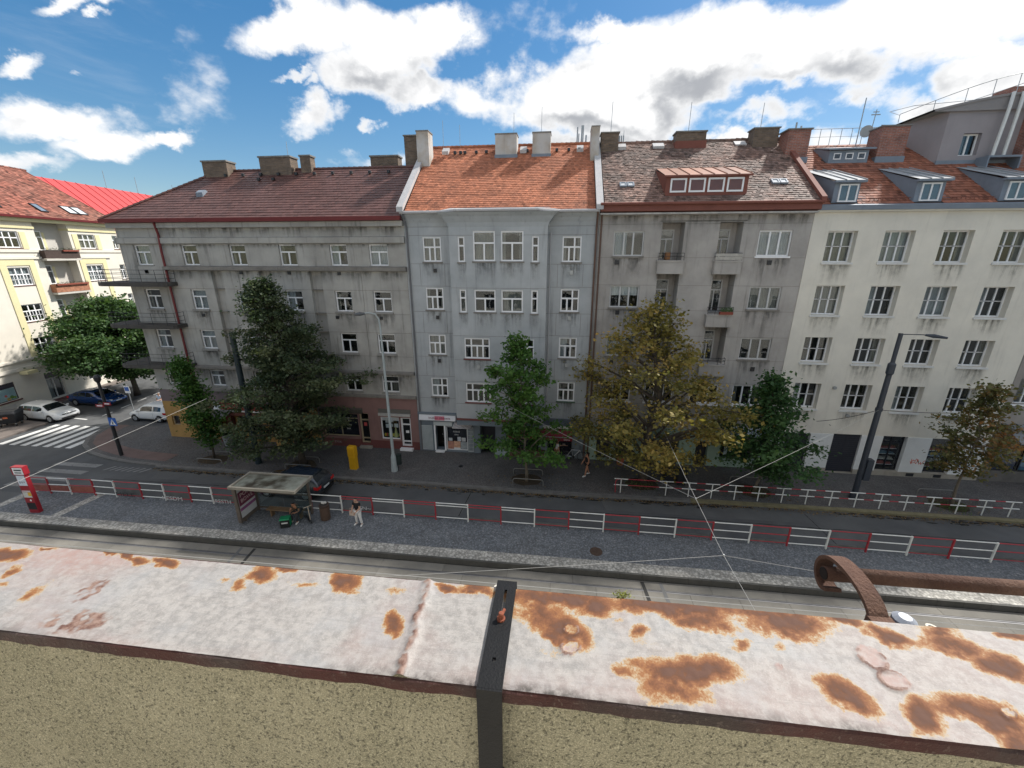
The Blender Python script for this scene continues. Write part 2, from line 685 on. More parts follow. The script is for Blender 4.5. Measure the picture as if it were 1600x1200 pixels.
def roof_tiles(parent, off, o, u, s, W, Ls, tw, tl, mt, clip=None, seed=0, jit=.006, name='roof_tiles', var=1.0, lift=.028):
    """overlapping tiles in courses on the plane o + a*u + b*s; u and s are unit vectors (s runs up the slope)"""
    rnd = random.Random(seed)
    u, s, o = Vector(u), Vector(s), Vector(o)
    n = u.cross(s).normalized()
    if n.z < 0:
        n = -n
    mb = MB()
    rows, cols = int(math.ceil(Ls / tl)), int(math.ceil(W / tw))
    for r in range(rows):
        b0 = r * tl
        b1 = min(b0 + tl * 1.25, Ls)
        sh = tw * .5 if r % 2 else 0
        rowtone = rnd.gauss(0, .05)
        for c in range(cols + 1):
            a0, a1 = c * tw - sh, (c + 1) * tw - sh - .006
            a0, a1 = max(a0, 0), min(a1, W)
            if a1 - a0 < .02:
                continue
            if clip and not clip((a0 + a1) / 2, b0 + tl / 2):
                continue
            l1 = lift + rnd.uniform(-jit, jit)
            l2 = l1 + rnd.uniform(-jit, jit)
            db = rnd.uniform(-jit, jit)
            p = [o + u * a0 + s * (b0 + db) + n * l1, o + u * a1 + s * (b0 + db) + n * l2,
                 o + u * a1 + s * b1 + n * .006, o + u * a0 + s * b1 + n * .006]
            tone = min(1, max(0, .5 + rowtone + rnd.gauss(0, .16) * var))
            mb.poly(p, 0, tone)
            mb.poly([o + u * a0 + s * (b0 + db) - n * .004, o + u * a1 + s * (b0 + db) - n * .004, p[1], p[0]], 0, tone)
    ob = mb.build(name, mt, parent, off)
    ob['kind'] = 'stuff'
    return ob


FCACHE = {}


def text(s, size, mt, parent=None, loc=(0, 0, 0), rot=(R_(90), 0, 0), name='lettering', ext=.004, width=None):
    cu = bpy.data.curves.new('lettering', 'FONT')
    cu.body = s
    cu.size = size
    cu.extrude = ext
    cu.align_x = 'CENTER'
    cu.align_y = 'CENTER'
    cu.resolution_u = 3
    to = bpy.data.objects.new('tmp', cu)
    COL.objects.link(to)
    dg = C.evaluated_depsgraph_get()
    me = bpy.data.meshes.new_from_object(to.evaluated_get(dg))
    bpy.data.objects.remove(to)
    bpy.data.curves.remove(cu)
    me.name = 'lettering'
    if width:
        xs = [v.co.x for v in me.vertices]
        k = width / max(1e-6, max(xs) - min(xs))
        for v in me.vertices:
            v.co.x *= k
    me.materials.clear()
    me.materials.append(mt)
    return place(name, me, parent, loc, rot)


# ================================================================== ground, roads, pavements
rnd = random.Random(5)
ASPH = mat('asphalt', (.076, .079, .083), .85, .24, .5, bump=.25, bscale=60, speck=.35, speck_col=(.11, .11, .11), speck_scale=25, tint=(.105, .107, .108), tint_scale=.22, tint_amt=.8)
ASPH2 = mat('worn_asphalt', (.098, .099, .10), .85, .22, .6, bump=.25, bscale=60, speck=.35, speck_col=(.14, .14, .14), speck_scale=25)
MOSAIC = mat('dark_mosaic_paving', (.118, .116, .116), .85, .22, .8, bump=.35, bscale=26, speck=.5, speck_col=(.045, .043, .043), speck_scale=14, tint=(.135, .115, .108), tint_scale=.25, tint_amt=.5, cell=(19, .20, (.19, .185, .18)))
PLAT = mat('blue_grey_setts', (.150, .162, .178), .8, .2, .9, bump=.4, bscale=20, speck=.55, speck_col=(.062, .068, .076), speck_scale=11, tint=(.165, .172, .18), tint_scale=.4, tint_amt=.6, cell=(13, .24, (.30, .30, .31)))
PALE = mat('pale_tactile_stone', (.40, .385, .35), .85, .15, 1.2, bump=.5, bscale=16, speck=.4, speck_col=(.2, .19, .17), speck_scale=12, cell=(9, .3, (.55, .54, .5)))
KERB = mat('kerb_granite', (.19, .185, .175), .85, .25, 2.5, speck=.3, speck_scale=70, tone=.22)
KERBY = mat('lichen_kerb', (.23, .205, .12), .85, .25, 2.5, speck=.3, speck_scale=70, tone=.2)
SLAB = mat('tram_concrete', (.170, .160, .140), .85, .16, .9, streak=0, bump=.15, bscale=40, speck=.35, speck_col=(.09, .085, .075), speck_scale=12, tone=.14, tint=(.125, .12, .108), tint_scale=.5, tint_amt=.7)
DRAIN = mat('dark_gutter_joint', (.028, .028, .027), .9, .2, 2)
RAILM = mat('tram_rail_steel', (.16, .16, .165), .6, .2, 3, metal=.3)
PAINT = mat('road_paint', (.62, .62, .60), .7, .16, 2.5, speck=.5, speck_col=(.12, .12, .12), speck_scale=9)
PAINTW = mat('worn_road_paint', (.20, .20, .195), .8, .25, 1.5, speck=.75, speck_col=(.07, .07, .07), speck_scale=5)
EARTH = mat('tree_pit_soil', (.060, .046, .032), .95, .3, 2.5, bump=.6, bscale=14)

gm = MB()
gm.poly([(-700, -400, -.34), (700, -400, -.34), (700, 900, -.34), (-700, 900, -.34)])
tag(gm.build('ground', mat('city_ground', (.10, .10, .095), .9, .2, .05)), kind='structure')
rm = MB()
rm.poly([(-140, 18.2, -.12), (110, 18.2, -.12), (110, 22.4, -.12), (-140, 22.4, -.12)])
rm.poly([(-140, 22.4, -.12), (-26, 22.4, -.12), (-26, 29.0, -.12), (-140, 29.0, -.12)])
rm.poly([(-62, 29.0, -.12), (-26, 29.0, -.12), (-42, 140.0, -.12), (-80, 140.0, -.12)])
road = tag(rm.build('road', ASPH), kind='structure')
rm = MB()
rm.poly([(-140, -30, -.125), (-31.9, -30, -.125), (-31.9, 18.2, -.125), (-140, 18.2, -.125)])
tag(rm.build('road', ASPH2), kind='structure')
# worn resurfacing patches in the carriageway
for (a, b, c_, d_) in ((-12, -5.2, 18.9, 20.3), (3, 14, 20.5, 21.5), (-26, -19, 20.6, 21.6)):
    w_ = MB()
    w_.poly([(a, c_, -.115), (b, c_ + .05, -.115), (b + .3, d_, -.115), (a - .2, d_ - .06, -.115)])
    w_.build('asphalt_patch', ASPH2, road)

# far pavement: rounded corner at the side street
corner = [(-27.0, 22.14), (-29.6, 22.3), (-31.6, 22.65), (-33.6, 23.2), (-35.4, 24.2), (-36.6, 25.5), (-37.2, 27.0), (-37.2, 27.9)]
pm_ = MB()
far_poly = [(-120 + 93, 22.14)] if False else []
poly = [(70, 22.14)] + corner + [(-32.4, 28.1), (-41.5, 90), (-39.5, 90), (-30.2, 28.1), (-30.2, 26.5), (70, 26.5)]
pm_.prism([(70, 22.14), (70, 26.6), (-30.2, 26.6), (-30.2, 28.0)] + [corner[-1]] + corner[::-1][1:], -.3, 0.0)
pm_.prism([(-32.6, 28.0), (-30.2, 28.0), (-38.5, 90), (-41.0, 90)], -.3, -.002)
pave = tag(pm_.build('pavement', MOSAIC), kind='structure')
# reddish mosaic band round the corner
rb = MB()
pts_o = [Vector((x, y, 0)) for x, y in corner]
nrm_ = []
for i in range(len(pts_o)):
    d_ = (pts_o[min(i + 1, len(pts_o) - 1)] - pts_o[max(i - 1, 0)]).normalized()
    q_ = Vector((-d_.y, d_.x, 0))
    nrm_.append(q_ if q_.dot(Vector((-31, 27.5, 0)) - pts_o[i]) > 0 else -q_)
z4 = Vector((0, 0, .004))
for i in range(len(pts_o) - 1):
    a, b = pts_o[i], pts_o[i + 1]
    rb.poly([a + nrm_[i] * .45 + z4, b + nrm_[i + 1] * .45 + z4, b + nrm_[i + 1] * 1.5 + z4, a + nrm_[i] * 1.5 + z4])
    continue
    na = Vector((b.y - a.y, -(b.x - a.x), 0)).normalized()
    na = -na if na.y < 0 and abs(na.y) > abs(na.x) else na
    na = na if na.dot(Vector((-31, 26.3, 0)) - a) > 0 else -na
    rb.poly([a + na * .45 + Vector((0, 0, .004)), b + na * .45 + Vector((0, 0, .004)), b + na * 1.5 + Vector((0, 0, .004)), a + na * 1.5 + Vector((0, 0, .004))])
rb.build('red_paving_band', mat('reddish_mosaic', (.15, .105, .095), .85, .2, 1.2, speck=.4, speck_scale=14), pave)
# individual kerb stones along the far kerb
kerb = tag(empty('kerb'), kind='structure')
ks = MB().box(-.49, .49, 0, .27, -.3, .0).mesh('kerb_stone', KERB)
ky = MB().box(-.49, .49, 0, .27, -.3, .0).mesh('kerb_stone', KERBY)


def kerb_y(x):
    return 21.86 - .14 * math.exp(-((x - 0) / 7) ** 2)


for i in range(78):
    x = -26.5 + i
    o = place('kerb_stone', ky if x > 8 else ks, kerb, (x, kerb_y(x), .006 + rnd.uniform(-.006, .006)), (0, 0, rnd.gauss(0, .004)))
# the strip between kerb stones and paving stays paved
st_ = MB()
for i in range(78):
    x = -27 + i
    st_.poly([(x, kerb_y(x) + .25, -.004), (x + 1, kerb_y(x + 1) + .25, -.004), (x + 1, 22.15, -.004), (x, 22.15, -.004)])
st_.build('kerb_bed', MOSAIC, kerb)
cur_ = [Vector((x, y, 0)) for x, y in corner]
dist_ = 0
for i in range(len(cur_) - 1):
    a, b = cur_[i], cur_[i + 1]
    n_ = max(1, round((b - a).length / .95))
    for k in range(n_):
        p_ = a.lerp(b, (k + .5) / n_)
        d_ = (b - a).normalized()
        o = place('kerb_stone', ks, kerb, (p_.x, p_.y - .0, .006), (0, 0, math.atan2(d_.y, d_.x) + math.pi))
        o.location -= Vector((-d_.y, d_.x, 0)) * -.13

# pavement in front of the cream corner house
wp = MB()
wp.prism([(-44.0, -30), (-43.2, 24.0), (-43.2, 27.6), (-48.3, 28.1), (-48.4, 27.4), (-60, 26.0), (-60, -30)], -.3, 0)
wp.prism([(-47.4, 28.0), (-48.6, 28.05), (-60.5, 110), (-59, 110)], -.3, 0.002)
tag(wp.build('pavement', mat('brown_mosaic_paving', (.17, .145, .13), .85, .2, .9, bump=.3, bscale=22, speck=.4, speck_scale=14)), kind='structure')

# tram stop platform with pale tactile band
pf = MB().box(-31.9, 70, 15.622, 18.55, -.4, 0.0)
plat = tag(pf.build('platform', PLAT), kind='structure')
MB().box(-31.6, 70, 15.63, 16.25, -.1, .005).build('tactile_band', PALE, plat)
for xx in (-27.35, -31.75):
    MB().poly([(xx, 16.34, .005), (xx + .55, 16.34, .005), (xx + .62, 18.2, .005), (xx + .07, 18.2, .005)]) if False else None
    t_ = MB()
    t_.poly([(xx - .2, 16.26, .006), (xx + .35, 16.26, .006), (xx + .62, 18.5, .006), (xx + .07, 18.5, .006)])
    t_.build('tactile_band', PALE, plat)
pk = tag(empty('platform_edge'), kind='structure')
pe = MB().box(-.495, .495, 0, .10, -.4, .0).mesh('edge_stone', mat('platform_edge_stone', (.10, .098, .09), .85, .2, 2, speck=.35, speck_scale=40, tone=.2))  # coloured dark: the shadow line below the platform strip is in the stone colour
for i in range(98):
    place('edge_stone', pe, pk, (-31.4 + i, 15.52, .008 + rnd.uniform(-.004, .004)))

# tram track: rows of concrete slabs with joints, four grooved rails
track = tag(empty('tram_track', (0, 0, 0)), kind='structure')
TZ = -.25
tb = MB().box(-140, 110, 6.0, 15.515, -.33, TZ - .03)
tb.build('track_bed', DRAIN, track)
rails = [14.93, 13.495, 11.75, 10.315]
rows_ = [(15.46, 15.0), (14.865, 13.565), (13.43, 11.82), (11.685, 10.385), (10.25, 8.0)]
for ri, (ya, yb) in enumerate(rows_):
    L_ = 2.0 if ri in (1, 3) else 3.0
    n_ = int(96 / L_)
    slabs = [MB().box(0, L_ - .012, 0, ya - yb, -.12, 0, tone=q).mesh('concrete_slab', SLAB) for q in (.2, .45, .6, .85)]
    for i in range(n_):
        place('concrete_slab', rnd.choice(slabs), track, (-62 + i * L_, yb, TZ + rnd.uniform(-.003, .003)))
for yy in rails:
    r_ = MB()
    r_.box(-140, 110, yy - .065, yy - .015, -.33, TZ + .004)
    r_.box(-140, 110, yy + .02, yy + .05, -.33, TZ + .002)
    r_.build('rail', RAILM, track)
# expansion joint bars and painted S marks
for xx in (-15.3, -14.6, 4.2, 5.0):
    j = MB()
    j.poly([(xx, 13.62, TZ + .006), (xx + .16, 13.62, TZ + .006), (xx - .05, 15.4, TZ + .006), (xx - .2, 15.4, TZ + .006)])
    j.build('joint_strip', ASPH2 if xx in (-15.3, 5.0) else DRAIN, track)
TRPAINT = mat('pale_track_paint', (.55, .53, .47), .8, .15, 3)
for xx in (-2.3, 14.95):
    text('S', .95, TRPAINT, track, (xx, 14.2, TZ + .012), (0, 0, R_(180 if xx < 0 else 160)), name='painted_letter', ext=.002)
# near pavement and street in front of our own house
np_ = MB().box(-60, 110, .9, 5.6, -.3, 0)
tag(np_.build('pavement', MOSAIC), kind='structure')

# painted markings
for i in range(7):
    x = -42.45 + i * .98
    z = MB()
    z.poly([(x, 23.75, -.116), (x + .5, 23.75, -.116), (x + .5 - .02 * i, 27.55, -.116), (x - .02 * i, 27.55, -.116)])
    z.build('crossing_stripe', PAINT, road)
for yy in (21.65, 20.74, 19.86, 19.02):
    z = MB()
    z.poly([(-34.5, yy - .22, -.116), (-31.1, yy - .22, -.116), (-31.0, yy + .22, -.116), (-34.4, yy + .22, -.116)])
    z.build('crossing_stripe', PAINTW, road)
for (x, y) in ((-40.6, 29.7), (-40.9, 31.6), (-41.2, 33.5), (-41.5, 35.4), (-41.8, 37.3), (-42.1, 39.2)):
    z = MB()
    z.poly([(x, y, -.116), (x + .16, y, -.116), (x + .02, y + 1.0, -.116), (x - .14, y + 1.0, -.116)])
    z.build('lane_dash', PAINT, road)
z = MB()
z.poly([(-43.4, 29.0, -.116), (-41.0, 28.75, -.116), (-41.0, 28.9, -.116), (-43.4, 29.15, -.116)])
z.build('bay_line', PAINT, road)
z = MB()
z.poly([(-37.6, 28.3, -.116), (-37.45, 28.3, -.116), (-38.3, 36.3, -.116), (-38.45, 36.3, -.116)])
z.build('bay_line', PAINTW, road)
for k in range(7):
    z = MB()
    x = -30.3 + k * .45
    z.poly([(x, 21.2, -.116), (x + .16, 21.2, -.116), (x + .5, 21.75, -.116), (x + .34, 21.75, -.116)])
    z.build('faded_hatching', PAINTW, road)
for x in (9.4, 10.1, 10.8):
    z = MB()
    z.poly([(x, 20.95, -.116), (x + .22, 20.95, -.116), (x + .75, 21.5, -.116), (x + .5, 21.5, -.116)])
    z.build('faded_hatching', PAINTW, road)

# leaf litter lying in the gutter and round the trees
lf = MB()
for k in range(2600):
    x = rnd.uniform(-27, 26)
    if rnd.random() < .75:
        y = kerb_y(x) - abs(rnd.gauss(0, .18)) - .03
        zz = -.112
    else:
        x = rnd.choice([-23.9, -17.2, -1.7, 5.5, 12.1, 22.6]) + rnd.gauss(0, 1.3)
        y = 23.2 + rnd.gauss(0, .7)
        zz = .012
        if y < 22.2:
            continue
    a = rnd.uniform(0, 6.3)
    s_ = rnd.uniform(.04, .10)
    dx, dy = s_ * math.cos(a), s_ * math.sin(a)
    lf.poly([(x, y, zz), (x + dx, y + dy, zz + rnd.uniform(0, .02)), (x + dx - dy * .6, y + dy + dx * .6, zz + .012), (x - dy * .6, y + dx * .6, zz)], 0, rnd.random())
tag(lf.build('fallen_leaves', mat('dry_leaves', (.13, .085, .035), .8, .2, 3, tone=.7)), kind='stuff')
gd = MB()
for k in range(420):
    x = rnd.choice([-24, -20, -14.5, -12, -5, -2, 1.5, 6, 9, 18, 23]) + rnd.gauss(0, 1.5)
    y = kerb_y(x) - .04 - abs(rnd.gauss(0, .20))
    n_ = 9
    r1, r2 = rnd.uniform(.04, .38), rnd.uniform(.02, .085)
    ph = rnd.uniform(0, 6)
    gd.poly([(x + r1 * math.cos(q * 6.283 / n_) * rnd.uniform(.5, 1.3), y + r2 * math.sin(q * 6.283 / n_) * rnd.uniform(.5, 1.3), -.1145 + .0002 * (k % 12)) for q in range(n_)])
# tar seams and cracks in the carriageway
for (xa, ya, xb, yb_) in ((-29, 20.2, -19, 20.35), (-19, 20.35, -6, 20.1), (-6, 20.1, 8, 20.25), (8, 20.25, 24, 20.05), (-5.2, 19.0, -5.0, 21.5), (14.2, 18.9, 14.0, 21.4), (-12.2, 18.9, -12.4, 20.3)):
    n_ = 26
    for q in range(n_):
        t0_, t1_ = q / n_, (q + 1) / n_
        w0 = .012 + .014 * rnd.random()
        x0_, y0_ = xa + (xb - xa) * t0_, ya + (yb_ - ya) * t0_ + .02 * math.sin(q * 1.7)
        x1_, y1_ = xa + (xb - xa) * t1_, ya + (yb_ - ya) * t1_ + .02 * math.sin((q + 1) * 1.7)
        if abs(xb - xa) > abs(yb_ - ya):
            gd.poly([(x0_, y0_ - w0, -.1105), (x1_, y1_ - w0, -.1105), (x1_, y1_ + w0, -.1105), (x0_, y0_ + w0, -.1105)])
        else:
            gd.poly([(x0_ - w0, y0_, -.1105), (x0_ + w0, y0_, -.1105), (x1_ + w0, y1_, -.1105), (x1_ - w0, y1_, -.1105)])
tag(gd.build('gutter_dirt', mat('black_gutter_dirt', (.020, .019, .017), .95, .3, 3)), kind='stuff')


# ================================================================== buildings
YF = 26.35
P_L = mat('brownish_grey_render', (.405, .392, .360), .9, .16, .8, streak=.5, bump=.3, bscale=30, tint=(.285, .272, .248), tint_scale=.3, tint_amt=.65)
P_LD = mat('dark_stained_ledge', (0.213, 0.198, 0.177), .9, .25, 1.6, streak=.3)
P_SILL = mat('grey_sill_stone', (.27, .26, .24), .9, .2, 2, streak=.25)
P_PINK = mat('dusty_pink_render', (0.247, 0.144, 0.129), .85, .12, 1.2, streak=.15, bump=.15, bscale=30)
P_RED = mat('oxblood_plinth', (.16, .058, .052), .8, .15, 1.5)
P_OCH = mat('ochre_render', (0.400, 0.240, 0.085), .85, .14, 1.2, streak=.12, bump=.2, bscale=30)
P_MAUVE = mat('mauve_render', (0.184, 0.144, 0.144), .85, .14, 1.2)
P_M = mat('blue_grey_render', (0.413, 0.429, 0.433), .85, .12, .9, streak=.36, bump=.25, bscale=35, tint=(0.309, 0.330, 0.337), tint_scale=.35, tint_amt=.55)
P_MS = mat('slate_blue_shop_wall', (.165, .195, .22), .75, .12, 1.2, streak=.12)
P_G = mat('warm_grey_render', (0.402, 0.378, 0.350), .9, .16, .9, streak=.45, bump=.3, bscale=30, tint=(0.300, 0.280, 0.258), tint_scale=.32, tint_amt=.6)
P_GR = mat('sage_green_render', (0.281, 0.380, 0.314), .85, .1, 1.3, streak=.1)
P_W = mat('cream_white_render', (0.704, 0.667, 0.578), .9, .07, .9, streak=.14, bump=.3, bscale=28, tint=(0.592, 0.567, 0.504), tint_scale=.3, tint_amt=.5)
P_WB = mat('white_shop_wall', (0.660, 0.671, 0.660), .85, .08, 1.1, streak=.08)
P_PL = mat('stone_plinth', (.31, .285, .24), .9, .2, 2.2, streak=.2)
P_C = mat('pale_cream_render', (.66, .62, .54), .9, .07, .8, streak=.06, bump=.2, bscale=30)
P_CY = mat('yellow_trim_render', (.66, .60, .36), .85, .06, 1.5)
P_CG = mat('grey_cream_render', (.50, .475, .43), .9, .08, 1.2)
ROOF_L = mat('dark_maroon_tiles', (.112, .052, .044), .5, .16, .9, tone=.34, spec=.4)
ROOF_M = mat('orange_clay_tiles', (0.420, 0.158, 0.086), .75, .16, .7, tone=.48, tint=(0.263, 0.110, 0.068), tint_scale=.5, tint_amt=.5)
ROOF_G = mat('weathered_tiles', (.225, .14, .112), .75, .22, .8, tone=.55, tint=(.12, .10, .09), tint_scale=.35, tint_amt=.8)
ROOF_W = mat('red_brown_tiles', (.30, .12, .075), .8, .2, .7, tone=.6, tint=(.20, .085, .06), tint_scale=.5, tint_amt=.6)
ROOF_C = mat('old_red_tiles', (.235, .088, .062), .8, .25, .8, tone=.7, tint=(.20, .10, .075), tint_scale=.3, tint_amt=.8)
ROOF_R = mat('bright_red_sheet_roof', (.45, .058, .058), .6, .08, .6)
UNDER = mat('roof_underlay', (.075, .055, .048), .9, .1, 1)
REDPIPE = mat('red_gutter_paint', (.155, .028, .030), .45, .12, 2)
BROWNSH = mat('red_brown_sheet', (.20, .075, .056), .78, .14, 1.5, streak=.12)
BRICK_Y = brick_mat('sooty_yellow_brick', (.20, .142, .096), (.125, .092, .066), (.15, .13, .115))
BRICK_R = brick_mat('red_chimney_brick', (.34, .125, .085), (.235, .090, .066), (.26, .22, .20))
CHIM_W = mat('whitewashed_chimney', (.53, .52, .50), .9, .16, 2.2, streak=.3, tint=(.30, .24, .17), tint_scale=1.1, tint_amt=.7)
CONC = mat('weathered_concrete', (.20, .195, .185), .9, .25, 2, streak=.25)
GREYFLASH = mat('pale_grey_flashing', (.46, .45, .45), .6, .12, 2, streak=.12)
DARKDOOR = mat('dark_door_paint', (.030, .032, .042), .5, .15, 2)
BEIGEF = mat('beige_shop_frame', (.40, .33, .22), .55, .1, 2)


def chimney(b, off, x0, x1, y0, y1, z0, z1, mt, cap=.10, over=.06, cap_mat=None, flash=None):
    ob = MB().box(x0, x1, y0, y1, z0, z1).build('chimney', mt, b, off)
    o2 = ((x0 + x1) / 2, (y0 + y1) / 2, z1)
    c_ = MB().box(x0 - over, x1 + over, y0 - over, y1 + over, z1, z1 + cap)
    for k in range(max(1, int((x1 - x0) / .55))):
        xx = x0 + (k + .5) * (x1 - x0) / max(1, int((x1 - x0) / .55))
        c_.box(xx - .11, xx + .11, (y0 + y1) / 2 - .11, (y0 + y1) / 2 + .11, z1 + cap, z1 + cap + .03)
    c_.build('chimney_cap', cap_mat or CONC, ob, off)
    if flash:
        MB().box(x0 - .05, x1 + .05, y0 - .05, y1 + .05, z0, flash[0]).build('flashing', flash[1], ob, off)
    return ob


def antenna(b, off, x, y, z0, z1, r=.018, name='antenna'):
    m_ = MB().tube([(x, y, z0), (x + .02, y, z1)], r, 5)
    return m_.build(name, GALV, b, off)


def vent(b, off, x, y, z, m=None):
    m_ = MB()
    m_.prism_x([(y - .12, z), (y + .1, z + .02), (y - .02, z + .2), (y - .12, z + .16)], x - .09, x + .09)
    return m_.build('roof_vent', m or BLACK, b, off)


def roof_window(b, off, o, u, s, w, h, mt=None, gl=None, up=.05):
    u, s = Vector(u), Vector(s)
    n = u.cross(s).normalized()
    n = n if n.z > 0 else -n
    o = Vector(o) + n * up
    f = MB()

    def slab(a0, a1, b0, b1, h0, h1):
        P = [o + u * a + s * bb + n * hh for hh in (h0, h1) for (a, bb) in ((a0, b0), (a1, b0), (a1, b1), (a0, b1))]
        i = len(f.v)
        f.v += [tuple(q) for q in P]
        for q in ((0, 3, 2, 1), (4, 5, 6, 7), (0, 1, 5, 4), (1, 2, 6, 5), (2, 3, 7, 6), (3, 0, 4, 7)):
            f.f.append(tuple(i + k for k in q))
            f.m.append(0)
            f.t.append(.5)
    e = .07
    slab(0, w, 0, e, -.06, .06)
    slab(0, w, h - e, h, -.06, .06)
    slab(0, e, e, h - e, -.06, .06)
    slab(w - e, w, e, h - e, -.06, .06)
    ob = f.build('roof_window', mt or ZINC, b, off)
    g_ = MB()
    g_.poly([o + u * e + s * e + n * .03, o + u * (w - e) + s * e + n * .03, o + u * (w - e) + s * (h - e) + n * .03, o + u * e + s * (h - e) + n * .03])
    g_.build('pane', gl or mat('skylight_glass', (.16, .20, .25), .06, .1, 1, spec=1.0), ob, off)
    return ob


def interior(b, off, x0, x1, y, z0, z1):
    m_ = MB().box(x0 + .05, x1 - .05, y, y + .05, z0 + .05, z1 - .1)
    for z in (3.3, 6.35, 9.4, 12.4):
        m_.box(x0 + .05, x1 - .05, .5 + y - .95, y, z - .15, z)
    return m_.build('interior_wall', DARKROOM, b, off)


def vslope(rise, run):
    v = Vector((0, run, rise))
    return v.normalized()




def soot_mat(name, col):
    m = bpy.data.materials.new(name)
    m.use_nodes = True
    t = NT(m.node_tree)
    t.n.clear()
    pos = t.node('ShaderNodeNewGeometry').outputs['Position']
    fd = t.node('ShaderNodeAttribute', attribute_name='fade').outputs['Fac']
    n1_ = t.noise(t.scale3(pos, (5, 5, .5)), 1.0, 6, .65)
    n2_ = t.noise(pos, 3.5, 5, .6)
    f = t.math('MULTIPLY', fd, t.smooth(t.math('ADD', t.math('MULTIPLY', n1_, .7), t.math('MULTIPLY', n2_, .3)), .40, .66, .05, .72))
    df = t.node('ShaderNodeBsdfDiffuse')
    t.put(df.inputs[0], col)
    tr = t.node('ShaderNodeBsdfTransparent')
    mx = t.node('ShaderNodeMixShader')
    t.put(mx.inputs[0], f)
    t.l.new(tr.outputs[0], mx.inputs[1])
    t.l.new(df.outputs[0], mx.inputs[2])
    o = t.node('ShaderNodeOutputMaterial')
    t.l.new(mx.outputs[0], o.inputs[0])
    return m


SOOT = soot_mat('soot_stain', (.060, .056, .050))
SOOTL = soot_mat('pale_dirt_stain', (.20, .19, .165))


def stain(b, off, x0, x1, zt, h, y, mt=None):
    """a dirt run washed down the render from a sill or ledge: its own thin film on the wall"""
    mt = mt or SOOT
    key = ('stain', round(x1 - x0, 2), round(h, 2), mt.name)
    if key not in WCACHE:
        nx_, nz_ = 8, 6
        vs, fs, fd = [], [], []
        for i in range(nx_ + 1):
            for j in range(nz_ + 1):
                u_, v_ = i / nx_, j / nz_
                vs.append(((x1 - x0) * u_, 0, -h * v_))
                fd.append((1 - v_) ** 1.3 * min(1, 5 * u_, 5 * (1 - u_)))
        for i in range(nx_):
            for j in range(nz_):
                a = i * (nz_ + 1) + j
                fs.append((a, a + 1, a + nz_ + 2, a + nz_ + 1))
        me_ = bpy.data.meshes.new('dirt_run')
        me_.from_pydata(vs, [], fs)
        at = me_.attributes.new('fade', 'FLOAT', 'POINT')
        at.data.foreach_set('value', fd)
        me_.materials.append(mt)
        WCACHE[key] = me_
    return place('dirt_run', WCACHE[key], b, (x0 - off[0], y - .004 - off[1], zt - off[2]))


# ---------------------------------------------------------------- house one: brownish grey corner house (left)
XL0, XL1 = -30.2, -9.87
offL = (XL0, YF, 0)
HL = empty('apartment_house', offL, 0, 'brownish grey apartment house with a maroon hipped roof on the street corner', 'house')
colsL = [(-29.2, -28.0), (-25.63, -24.47), (-22.1, -20.93), (-18.53, -17.34), (-15.0, -13.82), (-12.33, -11.08)]
rowsL = [(13.04, 14.36), (10.06, 11.42), (7.22, 8.58), (4.40, 5.60)]
regs = []
W_ = 16.1
regs += [(XL0, XL1, 12.95, 14.38, .03, 0, False)]
for (a, b) in ((-23.75, -22.95), (-20.2, -19.32), (-16.62, -15.77)):
    regs.append((a, b, 5.9, 12.69, .27, 0, False))
for z in (11.46, 9.9, 8.64, 7.0):
    regs.append((XL0 + 3.2, XL1, z, z + .022, .015, 1, False))
regs.append((-13.02, -12.99, 5.9, 12.69, .02, 1, False))
regs.append((XL0, -20.6, 0, 3.0, -.02, 3, False))
regs.append((XL0, -17.45, 3.0, 3.95, -.02, 5, False))
regs.append((-20.6, -17.45, 0, 3.0, -.02, 3, False))
regs.append((-17.45, XL1, 0, 3.95, -.02, 2, False))
regs.append((-17.45, XL1, 0, .62, -.05, 4, False))
regs.append((-17.5, -17.4, 0, 3.95, -.06, 1, False))
for (a, b) in colsL:
    for (za, zb) in rowsL:
        regs.append((a, b, za, zb, .15, 0, True))
openL = [(-17.25, -14.45, .78, 2.62, .25), (-14.37, -13.62, .3, 2.72, .28), (-12.74, -11.31, .72, 2.5, .22), (-11.25, -10.45, .2, 2.5, .3),
         (-29.75, -29.1, 1.0, 1.8, .2), (-28.6, -27.6, 1.0, 1.8, .2), (-26.4, -25.85, 1.05, 1.85, .2), (-25.45, -24.45, .05, 2.15, .35), (-24.1, -22.2, .8, 2.15, .3), (-21.6, -19.4, .8, 2.15, .3)]
for (a, b, za, zb, d) in openL:
    regs.append((a, b, za, zb, d, None, True))
wm = heightwall(XL0, XL1, 0, W_, regs)
wm.v = [(x, y + YF, z) for x, y, z in wm.v]
wm.poly([(XL0, YF, 0), (XL0, YF + 9, 0), (XL0, YF + 9, W_), (XL0, YF, W_)])
wm.poly([(XL0, YF + 9, 0), (XL1, YF + 9, 0), (XL1, YF + 9, W_), (XL0, YF + 9, W_)])
wm.poly([(XL0, YF, W_ - .01), (XL1, YF, W_ - .01), (XL1, YF + 9, W_ - .01), (XL0, YF + 9, W_ - .01)])
wm.build('wall', [P_L, P_LD, P_PINK, P_OCH, P_RED, P_MAUVE], HL, offL)
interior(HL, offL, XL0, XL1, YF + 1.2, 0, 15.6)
for ci, (a, b) in enumerate(colsL):
    for ri, (za, zb) in enumerate(rowsL):
        window(HL, offL, a, b, za, zb, YF + .12 - (.0 if ri else -.03), 'two', fr=.075, bar=.085, cur=wrand.choice(['n', 'n', 'n', 'full', 'half', 'beige', 'sides']), sill=.13 if ri else .06, sill_mat=P_SILL, sill_out=.24 if ri in (1, 2) else .16)
